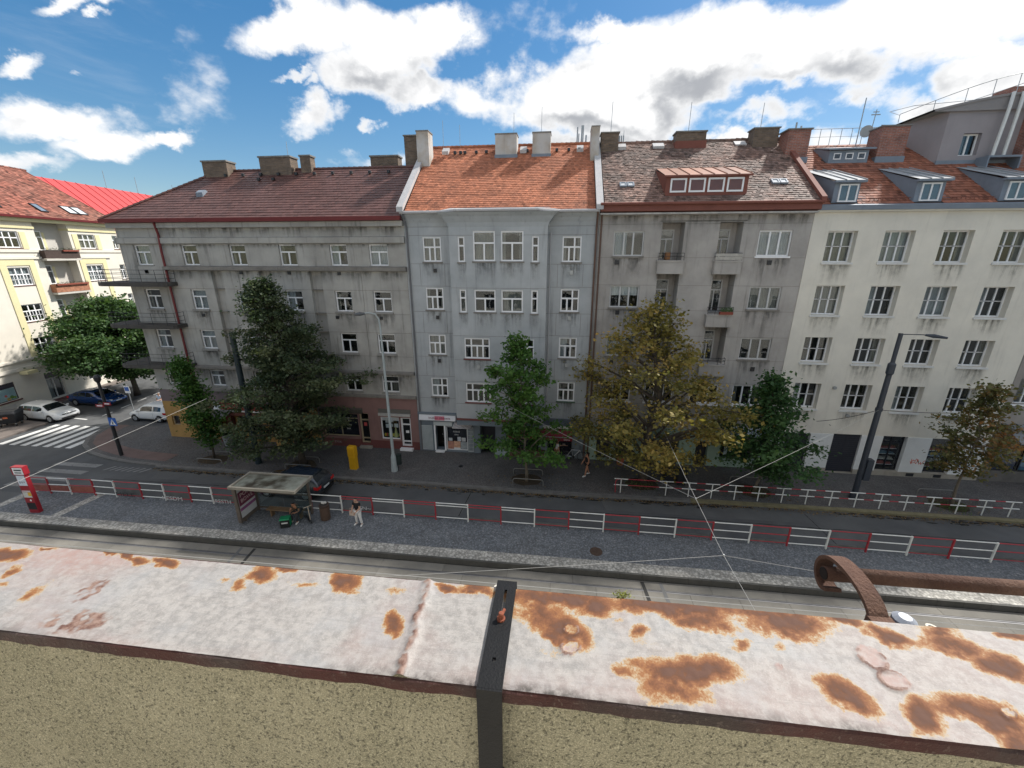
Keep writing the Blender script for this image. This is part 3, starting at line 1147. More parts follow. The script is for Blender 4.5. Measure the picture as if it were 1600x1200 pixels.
for (a, b) in colsL:
    for (za, zb) in rowsL[1:3]:
        stain(HL, offL, a - .25, b + .25, za - .14, 1.25, YF)
    stain(HL, offL, a - .1, b + .1, rowsL[0][0] - .02, .1, YF + .03)
for k in range(8):
    xa = -27.0 + k * 2.14
    stain(HL, offL, xa, xa + 2.14, 12.66, .75, YF)
    stain(HL, offL, xa, xa + 2.14, 15.40, .62, YF)
    stain(HL, offL, xa, xa + 2.14, 14.38, .3, YF + .03)
    stain(HL, offL, xa, xa + 2.14, 5.70, 1.5, YF)
# mouldings
for (z0, z1, d, xa, xb, mt_, nm) in ((14.40, 14.78, .16, XL0 - .16, XL1, P_L, 'moulding'), (12.68, 12.94, .26, -27.1, XL1, P_LD, 'ledge'), (5.72, 5.92, .24, -27.3, XL1, P_LD, 'ledge'), (3.95, 4.16, .16, -27.3, XL1, P_LD, 'ledge')):
    MB().prism_x([(YF - d, z0 + .04), (YF - .005, z0), (YF - .005, z1 + .05), (YF - d, z1)], xa, xb).build(nm, mt_, HL, offL)
MB().box(XL0 - .3, XL1, YF - .32, YF - .005, 15.42, 15.72).build('cornice', P_L, HL, offL)
gt = MB().prism_x([(25.78, 15.74), (25.98, 15.74), (26.0, 15.98), (25.74, 15.98)], XL0 - .45, XL1)
gt.prism_x([(25.98, 15.74), (26.345, 15.74), (26.345, 15.80), (25.98, 15.80)], XL0 - .45, XL1)
gt.build('gutter', REDPIPE, HL, offL)
MB().tube([(-26.75, 25.95, 15.75), (-26.9, 26.22, 15.0), (-26.95, 26.2, 14.0), (-26.95, 26.2, .2)], .075, 8).build('downpipe', REDPIPE, HL, offL)
# roof with hip
sL = vslope(3.62, 4.9)
rf = MB()
E0, E1 = Vector((XL0 - .45, 25.9, 15.92)), Vector((XL1, 25.9, 15.92))
RA, RB_ = Vector((-25.3, 30.8, 19.52)), Vector((XL1, 30.8, 19.52))
BK0, BK1 = Vector((XL0 - .45, 35.7, 15.92)), Vector((XL1, 35.7, 15.92))
rf.poly([E0, E1, RB_, RA])
rf.poly([BK0, E0, RA])
rf.poly([BK1, BK0, RA, RB_])
rf.build('roof', UNDER, HL, offL)
Lsl = 4.9 / sL.y
hipk = (-25.3 - E0.x) / Lsl
roof_tiles(HL, offL, E0 + Vector((0, 0, .01)), (1, 0, 0), sL, E1.x - E0.x, Lsl, .26, .30, ROOF_L, clip=lambda a, b: a > b * hipk - .05, seed=1, lift=.035)
hd = (RA - E0)
rg = MB()
n_ = 22
for i in range(n_):
    a, b = E0.lerp(RA, i / n_), E0.lerp(RA, (i + 1.15) / n_)
    rg.tube([a + Vector((0, 0, .05)), b + Vector((0, 0, .03))], [.12, .10], 6, tone=.3 + .4 * rnd.random())
n_ = 40
for i in range(n_):
    a, b = RA.lerp(RB_, i / n_), RA.lerp(RB_, (i + 1.1) / n_)
    rg.tube([a + Vector((0, 0, .04)), b + Vector((0, 0, .03))], [.12, .10], 6, tone=.3 + .4 * rnd.random())
tag(rg.build('ridge_tiles', ROOF_L, HL, offL), kind='stuff')
for (a, b, y0_, y1_, zt) in ((-26.0, -24.1, 30.1, 31.0, 20.05), (-21.6, -19.25, 30.2, 31.1, 20.25), (-18.62, -17.86, 30.4, 31.0, 20.3), (-13.95, -11.9, 31.6, 32.4, 20.4), (-22.9, -21.9, 32.4, 33.1, 20.2)):
    chimney(HL, offL, a, b, y0_, y1_, 18.0, zt, BRICK_Y, flash=(18.75 + (y0_ - 30.2) * .74 + .28, REDPIPE) if y0_ < 31 and a > -25 else None)
chimney(HL, offL, -11.2, -10.12, 31.2, 32.0, 18.5, 21.55, BRICK_Y, cap=.07)
for i in range(10):
    vent(HL, offL, -24.3 + i * 1.36, 30.15, 19.08)
for x in (-21.4, -20.3):
    vent(HL, offL, x, 29.6, 18.68)
hat = MB()
hat.prism_x([(28.0, 17.5), (28.55, 17.85), (28.35, 17.98), (28.0, 17.78)], -25.1, -24.6)
hat.build('roof_hatch', ZINC, HL, offL)
antenna(HL, offL, -19.6, 30.6, 20.3, 21.3)
# corner balconies wrapping round the left edge
BALM = mat('balcony_concrete', (.075, .070, .064), .9, .3, 1.6, streak=.35)
for zt in (11.92, 9.04, 6.12):
    sh = [(-26.45, YF - .005), (-26.45, 25.55), (-26.6, 25.36), (-26.95, 25.27), (-31.2, 25.27), (-31.7, 25.5), (-31.85, 26.1), (-31.85, 29.6), (-30.21, 29.6), (-30.21, YF - .005)]
    bl = MB().prism(sh, zt - .26, zt)
    bo = bl.build('balcony', BALM, HL, offL)
    ra = MB()
    path = [(-26.52, 26.3), (-26.52, 25.56), (-26.98, 25.33), (-31.18, 25.33), (-31.64, 25.53), (-31.79, 26.1), (-31.79, 29.5)]
    for hz in (.25, .55, .82):
        ra.tube([(x, y, zt + hz) for x, y in path], .014, 5)
    for (x, y) in path + [(-28.1, 25.33), (-29.2, 25.33), (-30.2, 25.33), (-31.79, 27.3), (-31.79, 28.4)]:
        ra.tube([(x, y, zt), (x, y, zt + .84)], .014, 5)
    ra.build('railing', BLACK, bo, offL)
    # dry twigs and boxes left on the slab
for (x, z) in ((-28.6, 12.68), (-21.5, 12.62), (-18.0, 12.62), (-14.5, 12.6), (-11.9, 9.72), (-15.0, 9.72), (-25.0, 9.7), (-28.6, 15.0 - 2.35)):
    MB().box(x - .11, x + .11, YF - .06, YF - .004, z - .16, z + .04).build('vent_grille', BLACK, HL, offL)
# left street front: dark openings and blank side windows
for (za, zb) in rowsL:
    for y0_ in (28.0, 31.0):
        pass
# shop fronts of house one
SHOPDARK = mat('shop_window_dark', (.018, .018, .03), .25, .3, .8, spec=.6)
w_ = window(HL, offL, -17.25, -14.45, .78, 2.62, YF + .12, 'shop2', mt=BEIGEF, gl=GLASS_SHOP, cur='n', name='shop_window', fr=.07)
MB().box(-17.2, -14.5, YF + .35, YF + .38, .8, 2.6).build('backdrop', SHOPDARK, w_, (-17.25, YF + .12, .78))
LET = mat('white_lettering', (.62, .62, .60), .7, .05, 3)
text('CAFE', .34, LET, w_, (1.7, -.012, 1.35), name='lettering')
text('POKER', .16, LET, w_, (1.95, -.012, .9), name='lettering')
text('BAR', .16, LET, w_, (1.95, -.012, .6), name='lettering')
MB().prism_x([(YF - .10, 2.68), (YF - .025, 2.68), (YF - .025, 3.1), (YF - .16, 3.02)], -17.3, -14.0).build('roller_shutter_box', mat('shutter_grey', (.10, .09, .075), .6, .2, 3, streak=.3), HL, offL)
dr = window(HL, offL, -14.37, -13.62, .3, 2.72, YF + .16, 'glazed', mt=BEIGEF, gl=GLASS_SHOP, cur='n', name='door', fr=.11, bar=.09)
MB().box(.28, .5, -.014, -.002, 1.35, 1.62).build('notice', mat('red_notice', (.55, .10, .09), .6), dr)
MB().box(-14.42, -13.5, YF - .3, YF - .055, 0, .17).build('step', P_PL, HL, offL)
w_ = window(HL, offL, -12.74, -11.31, .72, 2.5, YF + .1, 'shop', mt=WHITE, gl=GLASS_SHOP, cur='n', name='shop_window', fr=.08)
MB().box(.05, 1.38, .03, .036, 1.45, 1.70).build('banner', WHITE, w_)
gx = MB()
for (fx, fz, fw, fh) in ((.2, .75, .22, .3), (.55, .85, .2, .22), (.85, .8, .3, .3), (.2, 1.15, .2, .2), (.5, 1.2, .3, .14)):
    gx.box(fx, fx + fw, .30, .32, fz, fz + fh)
gx.build('framed_pictures', WHITE, w_)
cols = [(.75, .55, .05), (.6, .08, .05), (.10, .3, .06), (.7, .35, .05), (.55, .5, .1)]
for k in range(9):
    x = .12 + k * .14
    MB().lathe((x, .3, .08), [(.05, 0), (.075, .05), (.08, .14), (.05, .22), (.01, .25)], 8).build('flower_pot', mat('window_flowers_%s' % 'abcde'[k % 5], cols[k % 5], .6), w_)
# tall cut-out tree display in the window
cy = mat('pale_yellow_card', (.6, .58, .25), .7, .1, 5)
MB().tube([(.98, .22, .1), (.98, .22, .9)], [.16, .02], 8).build('display_tree', cy, w_)
dr = window(HL, offL, -11.25, -10.45, .2, 2.5, YF + .14, 'glazed', mt=WHITE, gl=GLASS_SHOP, cur='n', name='door', fr=.13, bar=.1)
MB().box(.34, .58, -.014, -.002, 1.05, 1.25).build('notice', WHITE, dr)
MB().box(-12.8, -10.4, YF - .14, YF - .025, 2.62, 2.82).build('awning_roll', mat('grey_canvas', (.42, .40, .37), .8, .15, 4), HL, offL)
MB().box(-12.8, -10.4, YF - .06, YF - .025, 2.83, 3.13).build('sign_board', mat('grey_board', (.13, .125, .11), .7), HL, offL)
MB().box(-11.3, -10.35, YF - .34, YF - .055, 0, .16).build('step', WHITE, HL, offL)
rp = MB()
for k in range(7):
    rp.box(-12.95 + .25 * (k % 2), -12.85 + .25 * (k % 2), 0, 0, 0, 0) if False else None
text('ZVUK', .22, mat('grey_graffiti', (.34, .30, .30), .8), HL, (-16.2 - XL0, -.06, .34), name='graffiti')
# restaurant sign, entrance and canopy
sg = MB().box(-26.3, -21.6, YF - .14, YF - .03, 2.4, 3.1).build('sign', mat('red_sign', (.30, .040, .040), .5, .1, 2), HL, offL)
MB().tube([(-25.55, YF - .145, 2.8), (-25.55, YF - .175, 2.8)], .36, 20).build('round_emblem', WHITE, sg, offL)
MB().tube([(-25.55, YF - .176, 2.8), (-25.55, YF - .19, 2.8)], .10, 10).build('emblem_centre', mat('sign_blue', (.12, .16, .22), .5), sg, offL)
MB().box(-26.3, -21.6, YF - .150, YF - .142, 2.4, 2.52).build('white_band', WHITE, sg, offL)
text('RESTAURACE', .26, mat('sign_cream', (.68, .5, .33), .6), sg, (2.85 + XL0 - XL0 + 3.9 - .35 + .0, -.150, 2.82), name='lettering')
text('PIZZERIE', .13, WHITE, sg, (6.1, -.155, 2.6), name='lettering')
cp = MB()
cp.prism([(-26.5, YF - 1.0), (-24.3, YF - 1.0), (-24.3, YF - .03), (-26.5, YF - .03)], 2.2, 2.26)
cp.v = [(x, y, z + .35 * (y - (YF - 1.0))) for x, y, z in cp.v]
cp.build('canopy', mat('canopy_grey', (.17, .165, .17), .6, .2, 3), HL, offL)
WOODR = mat('dark_red_wood', (.13, .045, .032), .6, .2, 3)
MB().box(-25.45, -24.45, YF + .25, YF + .31, .05, 2.15).build('door', WOODR, HL, offL)
fr_ = MB()
for x in (-25.55, -24.45, -23.0, -21.0, -19.3):
    fr_.box(x, x + .12, YF - .4, YF - .03, .0, 2.2)
fr_.box(-25.55, -19.2, YF - .4, YF - .03, 2.2, 2.32)
fr_.build('timber_porch', WOODR, HL, offL)
for (a, b, za, zb, d) in openL[4:7] + openL[8:]:
    window(HL, offL, a, b, za, zb, YF + .1, 'pair' if b - a > .8 else 'one', cur='n', gl=GLASS_SHOP, mt=BEIGEF)

# ---------------------------------------------------------------- house two: blue-grey house with orange roof and bay
XM0, XM1 = -9.86, 2.08
offM = (XM0, YF, 0)
HM = empty('apartment_house', offM, 0, 'blue grey apartment house with an orange tiled roof and a shallow middle bay', 'house')
BX0, BX1, BD = -6.82, -.88, .75
regs = [(BX0, BX1, 2.95, 15.3, -BD, 0, False)]
G_ = .022
for z in (15.35, 14.86, 13.16, 11.78, 10.14, 8.72, 7.1, 5.72, 4.1):
    regs.append((XM0 + .25, BX0 - .001, z, z + G_, .016, 1, False))
    regs.append((BX1 + .001, XM1 - .1, z, z + G_, .016, 1, False))
for z in (14.83, 11.74, 8.72, 5.66, 4.05, 7.12):
    regs.append((BX0, BX1, z, z + G_, -BD + .016, 1, False))
for x in (-9.0, -7.4, -.25, 1.3):
    for (za, zb) in ((11.82, 13.15), (8.76, 10.12), (5.76, 7.08)):
        regs.append((x, x + G_, za, zb, .016, 1, False))
regs += [(XM0, BX0, 0, 2.95, -.03, 2, False), (BX1, XM1, 0, 2.95, -.03, 2, False), (BX0, BX1, 0, 2.95, -.03, 2, False)]
winM = []
for (za, zb) in ((13.3, 14.78), (10.28, 11.68), (7.26, 8.62), (4.25, 5.6)):
    winM += [(-8.73, -7.55, za, zb, 'side', 0), (0.0, 1.15, za, zb, 'side', 0)]
for (za, zb, zs) in ((13.35, 15.07, 14.77), (10.28, 11.65, 11.65)):
    winM += [(-6.3, -5.87, za - .05, zs, 'slit', 1), (-5.36, -4.01, za, zb, 'big', 1), (-3.66, -2.3, za, zb, 'big', 1), (-1.8, -1.38, za - .05, zs, 'slit', 1)]
for (za, zb) in ((7.24, 8.6), (4.2, 5.55)):
    winM += [(-6.11, -4.43, za, zb, 'quad', 1), (-3.19, -1.56, za, zb, 'quad', 1)]
for (a, b, za, zb, k, bay) in winM:
    regs.append((a, b, za, zb, .10, 0, True))
openM = [(-8.65, -7.95, .12, 2.02, .5), (-7.85, -6.28, .12, 1.98, .2), (-5.36, -4.26, 0, 2.36, .9), (-3.1, -1.2, .25, 2.0, .3), (-.55, 1.14, .05, 2.05, .45)]
for (a, b, za, zb, d) in openM:
    regs.append((a, b, za, zb, d, None, True))
wm = heightwall(XM0, XM1, 0, 16.05, regs)
wm.v = [(x, y + YF, z) for x, y, z in wm.v]
for x in (XM0, XM1):
    wm.poly([(x, YF, 0), (x, YF + 11.4, 0), (x, YF + 11.4, 16.1), (x, YF, 16.1)])
wm.poly([(XM0, YF + 11.4, 0), (XM1, YF + 11.4, 0), (XM1, YF + 11.4, 16.1), (XM0, YF + 11.4, 16.1)])
wm.build('wall', [P_M, P_LD, P_MS], HM, offM)
interior(HM, offM, XM0, XM1, YF + 1.1, 0, 16)
for i, (a, b, za, zb, k, bay) in enumerate(winM):
    smt = P_RED if (bay and za < 8) else (mat('green_sill', (.08, .13, .09), .6) if (a == 0.0 and za < 5) else P_LD)
    window(HM, offM, a, b, za, zb, YF + (.05 if not bay else .05 - BD), k, fr=.085, bar=.095, cur=wrand.choice(['n', 'n', 'full', 'half', 'beige', 'sides']), sill=.09, sill_mat=smt, sill_out=.10)
for i, (a, b, za, zb, k, bay) in enumerate(winM):
    if za > 4.3 or not bay:
        stain(HM, offM, a - .12, b + .12, za - .10, 1.15, YF - (BD if bay else 0), SOOT if i % 3 == 0 else SOOTL)
# cove cornice: flares out over wall and bay
cv = MB()
prof = [(0, 15.4), (-.04, 15.6), (-.16, 15.85), (-.34, 16.06), (-.34, 16.14), (0.0, 16.14)]
cv.prism_x([(YF - .005 + d, z) for d, z in prof], XM0, XM1)
bp = [(BX0, BX1, 15.3, BD), (BX0 - .10, BX1 + .10, 15.55, BD + .05), (BX0 - .35, BX1 + .35, 15.88, BD + .22), (BX0 - .62, BX1 + .62, 16.10, BD + .42)]
for i in range(3):
    a, b = bp[i], bp[i + 1]
    A = [(a[0], YF, a[2]), (a[0], YF - a[3], a[2]), (a[1], YF - a[3], a[2]), (a[1], YF, a[2])]
    Bq = [(b[0], YF, b[2]), (b[0], YF - b[3], b[2]), (b[1], YF - b[3], b[2]), (b[1], YF, b[2])]
    for k in range(3):
        cv.poly([A[k], A[k + 1], Bq[k + 1], Bq[k]])
b = bp[3]
cv.poly([(b[0], YF, b[2]), (b[0], YF - b[3], b[2]), (b[1], YF - b[3], b[2]), (b[1], YF, b[2])])
cv.build('cornice', P_M, HM, offM)
gt = MB()
gt.tube([(XM0 - .05, 25.9, 16.17), (-7.5, 25.9, 16.17), (-6.3, 25.25, 16.2), (-1.4, 25.25, 16.2), (-.2, 25.9, 16.17), (XM1, 25.9, 16.17)], .085, 8)
gt.build('gutter', GREYFLASH, HM, offM)
fl = MB()
fl.poly([(-7.6, 25.98, 16.24), (-6.3, 25.32, 16.24), (-1.4, 25.32, 16.24), (-.1, 25.98, 16.24), (-.9, 26.12, 16.40), (-6.8, 26.12, 16.40)])
fl.build('bay_flashing', GREYFLASH, HM, offM)
MB().tube([(-9.72, 25.95, 16.1), (-9.68, 26.26, 15.3), (-9.68, 26.26, .1)], .06, 8).build('downpipe', mat('grey_pipe', (.15, .15, .155), .5), HM, offM)
MB().tube([(1.98, 25.95, 16.1), (1.98, 26.24, 15.3), (1.98, 26.24, .1)], .06, 8).build('downpipe', mat('brown_pipe', (.12, .07, .05), .5), HM, offM)
MB().tube([(-.70, 26.26, 15.0), (-.70, 26.26, 2.9)], .035, 6).build('lightning_rod', GREYFLASH, HM, offM)
sM = vslope(4.75, 6.1)
rf = MB()
rf.poly([(XM0, 25.9, 16.16), (XM1, 25.9, 16.16), (XM1, 32.0, 20.9), (XM0, 32.0, 20.9)])
rf.poly([(XM0, 38.1, 16.16), (XM1, 38.1, 16.16), (XM1, 32.0, 20.9), (XM0, 32.0, 20.9)])
rf.poly([(XM0, 25.9, 16.15), (XM0, 38.1, 16.15), (XM0, 32.0, 20.89)])
rf.poly([(XM1, 25.9, 16.15), (XM1, 38.1, 16.15), (XM1, 32.0, 20.89)])
rf.build('roof', UNDER, HM, offM)
roof_tiles(HM, offM, (XM0 + .25, 25.9, 16.18), (1, 0, 0), sM, XM1 - XM0 - .5, 6.1 / sM.y, .19, .20, ROOF_M, seed=2, lift=.032,
           clip=lambda a, b: not (2.2 < a < 9.4 and b < .24 - max(0, abs(a - 5.8) - 3.0) * .4))
rg = MB()
for i in range(36):
    x = XM0 + .2 + i * (XM1 - XM0 - .4) / 36
    rg.tube([(x, 32.0, 20.95), (x + .36, 32.0, 20.94)], [.12, .10], 6, tone=.3 + .4 * rnd.random())
tag(rg.build('ridge_tiles', ROOF_M, HM, offM), kind='stuff')
for x in (XM0 + .02, XM1 - .02):
    pw = MB()
    pw.prism_x([(25.75, 16.2), (32.0, 20.95), (32.0, 21.2), (25.75, 16.48)], x - .20, x + .20)
    pw.build('party_wall_coping', GREYFLASH, HM, offM)
chimney(HM, offM, -4.72, -3.27, 30.75, 31.75, 19.0, 21.35, CHIM_W, cap=.08, over=.03, flash=(20.15, ZINC))
chimney(HM, offM, -2.22, -1.02, 30.8, 31.7, 19.0, 21.38, CHIM_W, cap=.08, over=.03, flash=(20.15, ZINC))
chimney(HM, offM, 1.6, 2.12, 30.2, 31.6, 18.6, 21.5, CHIM_W, cap=.05, over=.02)
chimney(HM, offM, -9.92, -9.1, 30.0, 31.0, 18.6, 21.5, CHIM_W, cap=.07, over=.03)
for x in (-7.6, -6.9, -6.1, -5.4, -.6, .2, .9, -7.2, -2.6):
    vent(HM, offM, x, 31.2, 20.35)
for (x, y) in ((-8.2, 31.0), (-2.85, 31.2), (.95, 31.3)):
    m_ = MB().prism_x([(y - .2, 20.25), (y + .25, 20.6), (y + .2, 20.75), (y - .25, 20.45)], x - .22, x + .22)
    m_.build('roof_light', GREYFLASH, HM, offM)
for (x, zt, r) in ((-8.6, 22.6, .015), (-3.6, 22.9, .015), (-1.7, 23.2, .015), (-7.4, 22.3, .015), (.75, 22.1, .05), (1.05, 22.2, .055), (1.15, 22.2, .04), (1.35, 21.6, .06), (.85, 21.7, .04)):
    antenna(HM, offM, x, 31.9 if r < .02 else 32.6, 20.6, zt, r, 'antenna' if r < .02 else 'flue')
for (x, z, d) in ((-8.0, 12.78, 0), (-8.0, 9.8, 0), (-8.05, 6.85, 0), (.6, 12.7, 0), (.6, 9.9, 0), (.55, 6.8, 0), (-5.2, 6.7, BD), (-2.4, 6.6, BD)):
    MB().box(x - .1, x + .1, YF - d - .07, YF - d - .004, z - .14, z + .1).build('vent_grille', BLACK if x < -7 else GALV, HM, offM)
# shop fronts of house two
MB().box(XM0 + .05, BX0 - .02, YF - .22, YF - .035, 2.92, 3.05).build('moulding', P_MS, HM, offM)
MB().box(BX0 + .01, BX1 - .01, YF - BD - .05, YF - .035, 2.5, 2.86).build('fascia', P_MS, HM, offM)
MB().box(BX0 + .01, BX1 - .01, YF - BD - .09, YF - BD - .005, 2.87, 2.99).build('red_moulding', P_RED, HM, offM)
MB().box(BX1 + .02, XM1 - .05, YF - .22, YF - .035, 2.52, 2.98).build('fascia', mat('dark_blue_fascia', (.10, .115, .14), .6), HM, offM)
sg = MB()
sg.prism_x([(YF - .30, 2.52), (YF - .035, 2.52), (YF - .035, 2.9), (YF - .22, 2.9)], -9.7, -7.05)
sg = sg.build('sign', mat('white_sign', (.70, .70, .72), .4, .04, 3), HM, offM)
MB().box(-8.55, -7.85, YF - .315, YF - .302, 2.56, 2.86).build('pink_swoosh', mat('sign_pink', (.62, .20, .26), .5, .2, 6), sg, offM)
text('Indian Masala', .2, mat('sign_maroon', (.22, .04, .09), .5), sg, (-8.2 - XM0, -.325, 2.72), name='lettering', width=1.55)
MB().box(-8.72, -7.35, YF - .10, YF - .035, 2.06, 2.36).build('light_box', mat('pale_lightbox', (.52, .55, .54), .5, .06, 4), HM, offM)
aw = empty('tmp')
bpy.data.objects.remove(aw)
s1, s2 = mat('awning_white', (.60, .58, .58), .8), mat('awning_black', (.06, .04, .05), .8)
am = MB()
for k in range(15):
    x = -7.3 + k * .09
    am.poly([(x, YF - .32, 2.02), (x + .05, YF - .32, 2.02), (x + .17, YF - .04, 2.38), (x + .12, YF - .04, 2.38)], 0)
    am.poly([(x + .05, YF - .32, 2.02), (x + .09, YF - .32, 2.02), (x + .21, YF - .04, 2.38), (x + .17, YF - .04, 2.38)], 1)
am.poly([(-7.3, YF - .33, 2.0), (-5.95, YF - .33, 2.0), (-5.95, YF - .33, 2.03), (-7.3, YF - .33, 2.03)], 0)
am.build('striped_awning', [s1, s2], HM, offM)
gr = MB()
LAT = mat('white_lattice', (.50, .53, .53), .5)
for (x0_, x1_) in ((-9.7, -8.85), (-6.25, -5.85)):
    gr = MB()
    gr.box(x0_, x1_, YF - .10, YF - .06, .12, .17)
    gr.box(x0_, x1_, YF - .10, YF - .06, 1.97, 2.02)
    n_ = max(3, int((x1_ - x0_) / .085))
    for k in range(n_ + 1):
        x = x0_ + (x1_ - x0_ - .025) * k / n_
        gr.box(x, x + .025, YF - .095, YF - .065, .17, 1.97)
    for k in range(1, 20 if x1_ < -8 else 6):
        z = .17 + 1.8 * k / (20 if x1_ < -8 else 6)
        gr.box(x0_, x1_, YF - .088, YF - .072, z, z + .02)
    gr.build('security_grille', LAT, HM, offM)
MB().box(-9.7, -8.85, YF - .05, YF - .032, .12, 2.0).build('grille_backing', mat('pale_blue_panel', (.28, .34, .36), .7), HM, offM)
dw = MB()
dw.box(-8.72, -8.62, YF - .08, YF + .05, .1, 2.05)
dw.box(-7.98, -7.86, YF - .08, YF + .05, .1, 2.05)
dw.box(-8.62, -7.98, YF - .3, YF + .05, .02, .12)
dw.build('door_frame', WHITE, HM, offM)
dd = MB().box(-.62, 0, -.02, .02, 0, 1.85)
dd = place('door', dd.mesh('door', mat('grey_glass_door', (.05, .055, .06), .2, spec=.6)), HM, (-8.0 - XM0, .1, .14), (0, 0, R_(-62)))
MB().box(-.6, -.56, -.05, -.02, .9, 1.0).build('handle', GALV, dd)
w_ = window(HM, offM, -7.85, -6.28, .12, 1.98, YF + .06, 'shop', mt=WHITE, gl=GLASS_SHOP, cur='n', name='shop_window', fr=.06)
MB().box(.06, 1.5, .28, .30, .06, 1.8).build('backdrop', SHOPDARK, w_)
for (x0_, x1_, z0_, z1_, c_) in ((.07, .5, .08, .68, (.45, .22, .16)), (.52, 1.0, .08, .70, (.62, .36, .24)), (1.02, 1.5, .10, .66, (.30, .33, .34)), (.15, .42, .72, .95, (.45, .48, .5)), (.8, 1.05, .72, 1.05, (.5, .52, .55)), (1.1, 1.4, .70, 1.0, (.5, .5, .5))):
    MB().box(x0_, x1_, -.006, -.001, z0_, z1_).build('poster', mat('poster_%d%d%d' % tuple(int(q * 100) for q in c_), c_, .5, .35, 9), w_)
MB().box(.52, 1.0, -.010, -.007, .08, .2).build('poster_band', WHITE, w_)
text('KEBAB', .17, LET, w_, (.75, -.012, 1.45), name='lettering')
text('GRILL', .13, LET, w_, (.75, -.012, 1.22), name='lettering')
MB().box(-4.28, -3.42, YF - .16, YF - .035, 0, .85).build('pillar_base', mat('pale_blue_panel', (.28, .34, .36)), HM, offM)
MB().box(-5.36, -4.26, YF + .8, YF + .85, 0, 2.36).build('gate', DARKDOOR, HM, offM)
MB().box(-3.1, -1.2, YF + .2, YF + .25, .25, 2.0).build('shop_window', SHOPDARK, HM, offM)
MB().box(-3.3, -.75, YF - .25, YF - .035, .0, .55).build('brick_ledge', mat('brown_red_ledge', (.12, .06, .05), .8), HM, offM)
MB().box(-.55, 1.14, YF + .38, YF + .42, .05, 2.05).build('doorway', SHOPDARK, HM, offM)
gl_ = MB()
for (x, z) in ((-.3, 1.5), (.3, 1.3), (.75, 1.6), (.5, .8), (-.1, .9)):
    gl_.box(x, x + .2, YF + .3, YF + .32, z, z + .14)
gl_.build('door_notices', mat('dim_notices', (.25, .22, .2), .6), HM, offM)
# dark red awning
RED_AW = mat('dark_red_awning', (.17, .022, .032), .75, .12, 3)
ao = MB().prism_x([(YF - 1.0, 2.02), (YF - .94, 2.02), (YF - .035, 2.36), (YF - .035, 2.42)], -3.3, 1.12).build('awning', RED_AW, HM, offM)
MB().box(-1.0, 1.05, YF - .42, YF - .04, 2.37, 2.50).build('awning_cassette', mat('cream_cassette', (.56, .55, .51), .5, .08, 3), ao, offM)
MB().box(-3.3, 1.12, YF - 1.03, YF - 1.0, 2.0, 2.05).build('front_bar', GALV, ao, offM)
MB().box(-3.3, 1.12, YF - 1.02, YF - 1.005, 1.76, 1.99).build('valance', RED_AW, ao, offM)
text('potraviny', .17, LET, ao, (-.15 - XM0, -1.03, 1.87), name='lettering')
text('bistro', .17, LET, ao, (.75 - XM0, -1.03, 1.87), name='lettering')
text('pekarna', .15, LET, ao, (-2.5 - XM0, -1.03, 1.87), name='lettering')

# ---------------------------------------------------------------- house three: warm grey house with loggias and a wide dormer
XG0, XG1 = 2.10, 13.86
offG = (XG0, YF, 0)
HG = empty('apartment_house', offG, 0, 'grey apartment house with recessed balconies and a wide red brown dormer', 'house')
regs = []
for z in (15.42, 13.55, 11.95, 10.45, 8.88, 7.4, 5.88, 4.3):
    regs.append((XG0, XG1, z, z + .018, .012, 1, False))
regs.append((5.6, 10.4, 15.55, 15.62, .05, 1, False))
LOG = [(5.75, 7.02), (8.95, 10.22)]
logz = [(13.42, 15.52), (10.30, 12.62), (7.18, 9.5)]
for (a, b) in LOG:
    for (za, zb) in logz:
        regs.append((a, b, za, zb, .95, 2, False))
winG = []
for (za, zb) in ((13.65, 15.05), (10.6, 11.92), (7.5, 8.84), (4.45, 5.8)):
    winG += [(3.02, 4.78, za, zb), (11.15, 12.93, za, zb)]
winG += [(5.7, 7.5, 4.45, 5.75), (8.55, 10.3, 4.45, 5.75)]
for (a, b, za, zb) in winG:
    regs.append((a, b, za, zb, .14, 0, True))
regs.append((XG0, XG1 + .02, 0, 2.62, -.03, 3, False))
openG = [(2.82, 3.78, .05, 1.95, .4), (4.15, 4.95, .05, 1.95, .3), (7.35, 8.3, .0, 1.8, .7), (9.42, 10.2, .0, 1.8, .7), (11.0, 13.5, .62, 2.25, .3)]
for (a, b, za, zb, d) in openG:
    regs.append((a, b, za, zb, d, None, True))
wm = heightwall(XG0, XG1, 0, 16.0, regs)
wm.v = [(x, y + YF, z) for x, y, z in wm.v]
for x in (XG0, XG1):
    wm.poly([(x, YF, 0), (x, YF + 11.4, 0), (x, YF + 11.4, 16.1), (x, YF, 16.1)])
wm.poly([(XG0, YF + 11.4, 0), (XG1, YF + 11.4, 0), (XG1, YF + 11.4, 16.1), (XG0, YF + 11.4, 16.1)])
P_LOGG = mat('dark_loggia_render', (.16, .148, .138), .9, .15, 1)
wm.build('wall', [P_G, P_LD, P_G, P_GR], HG, offG)
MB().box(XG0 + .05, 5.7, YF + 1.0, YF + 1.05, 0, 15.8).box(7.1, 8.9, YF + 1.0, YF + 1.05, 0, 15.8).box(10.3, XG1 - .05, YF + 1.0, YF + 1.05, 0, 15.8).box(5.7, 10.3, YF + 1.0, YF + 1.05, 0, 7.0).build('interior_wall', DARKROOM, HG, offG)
GREYF = mat('grey_window_paint', (.52, .52, .51), .5, .08, 4)
for i, (a, b, za, zb) in enumerate(winG):
    low = za < 5
    window(HG, offG, a, b, za, zb, YF + .08, 'three', mt=WHITE if (low or i in (1,)) else GREYF, fr=.075, bar=.09, sill=.1, sill_mat=WHITE if (low or i == 1) else P_LD, sill_out=.16,
           cur=['half', 'full', 'blind', 'beige', 'full', 'n', 'n', 'sides', 'n', 'n'][i])
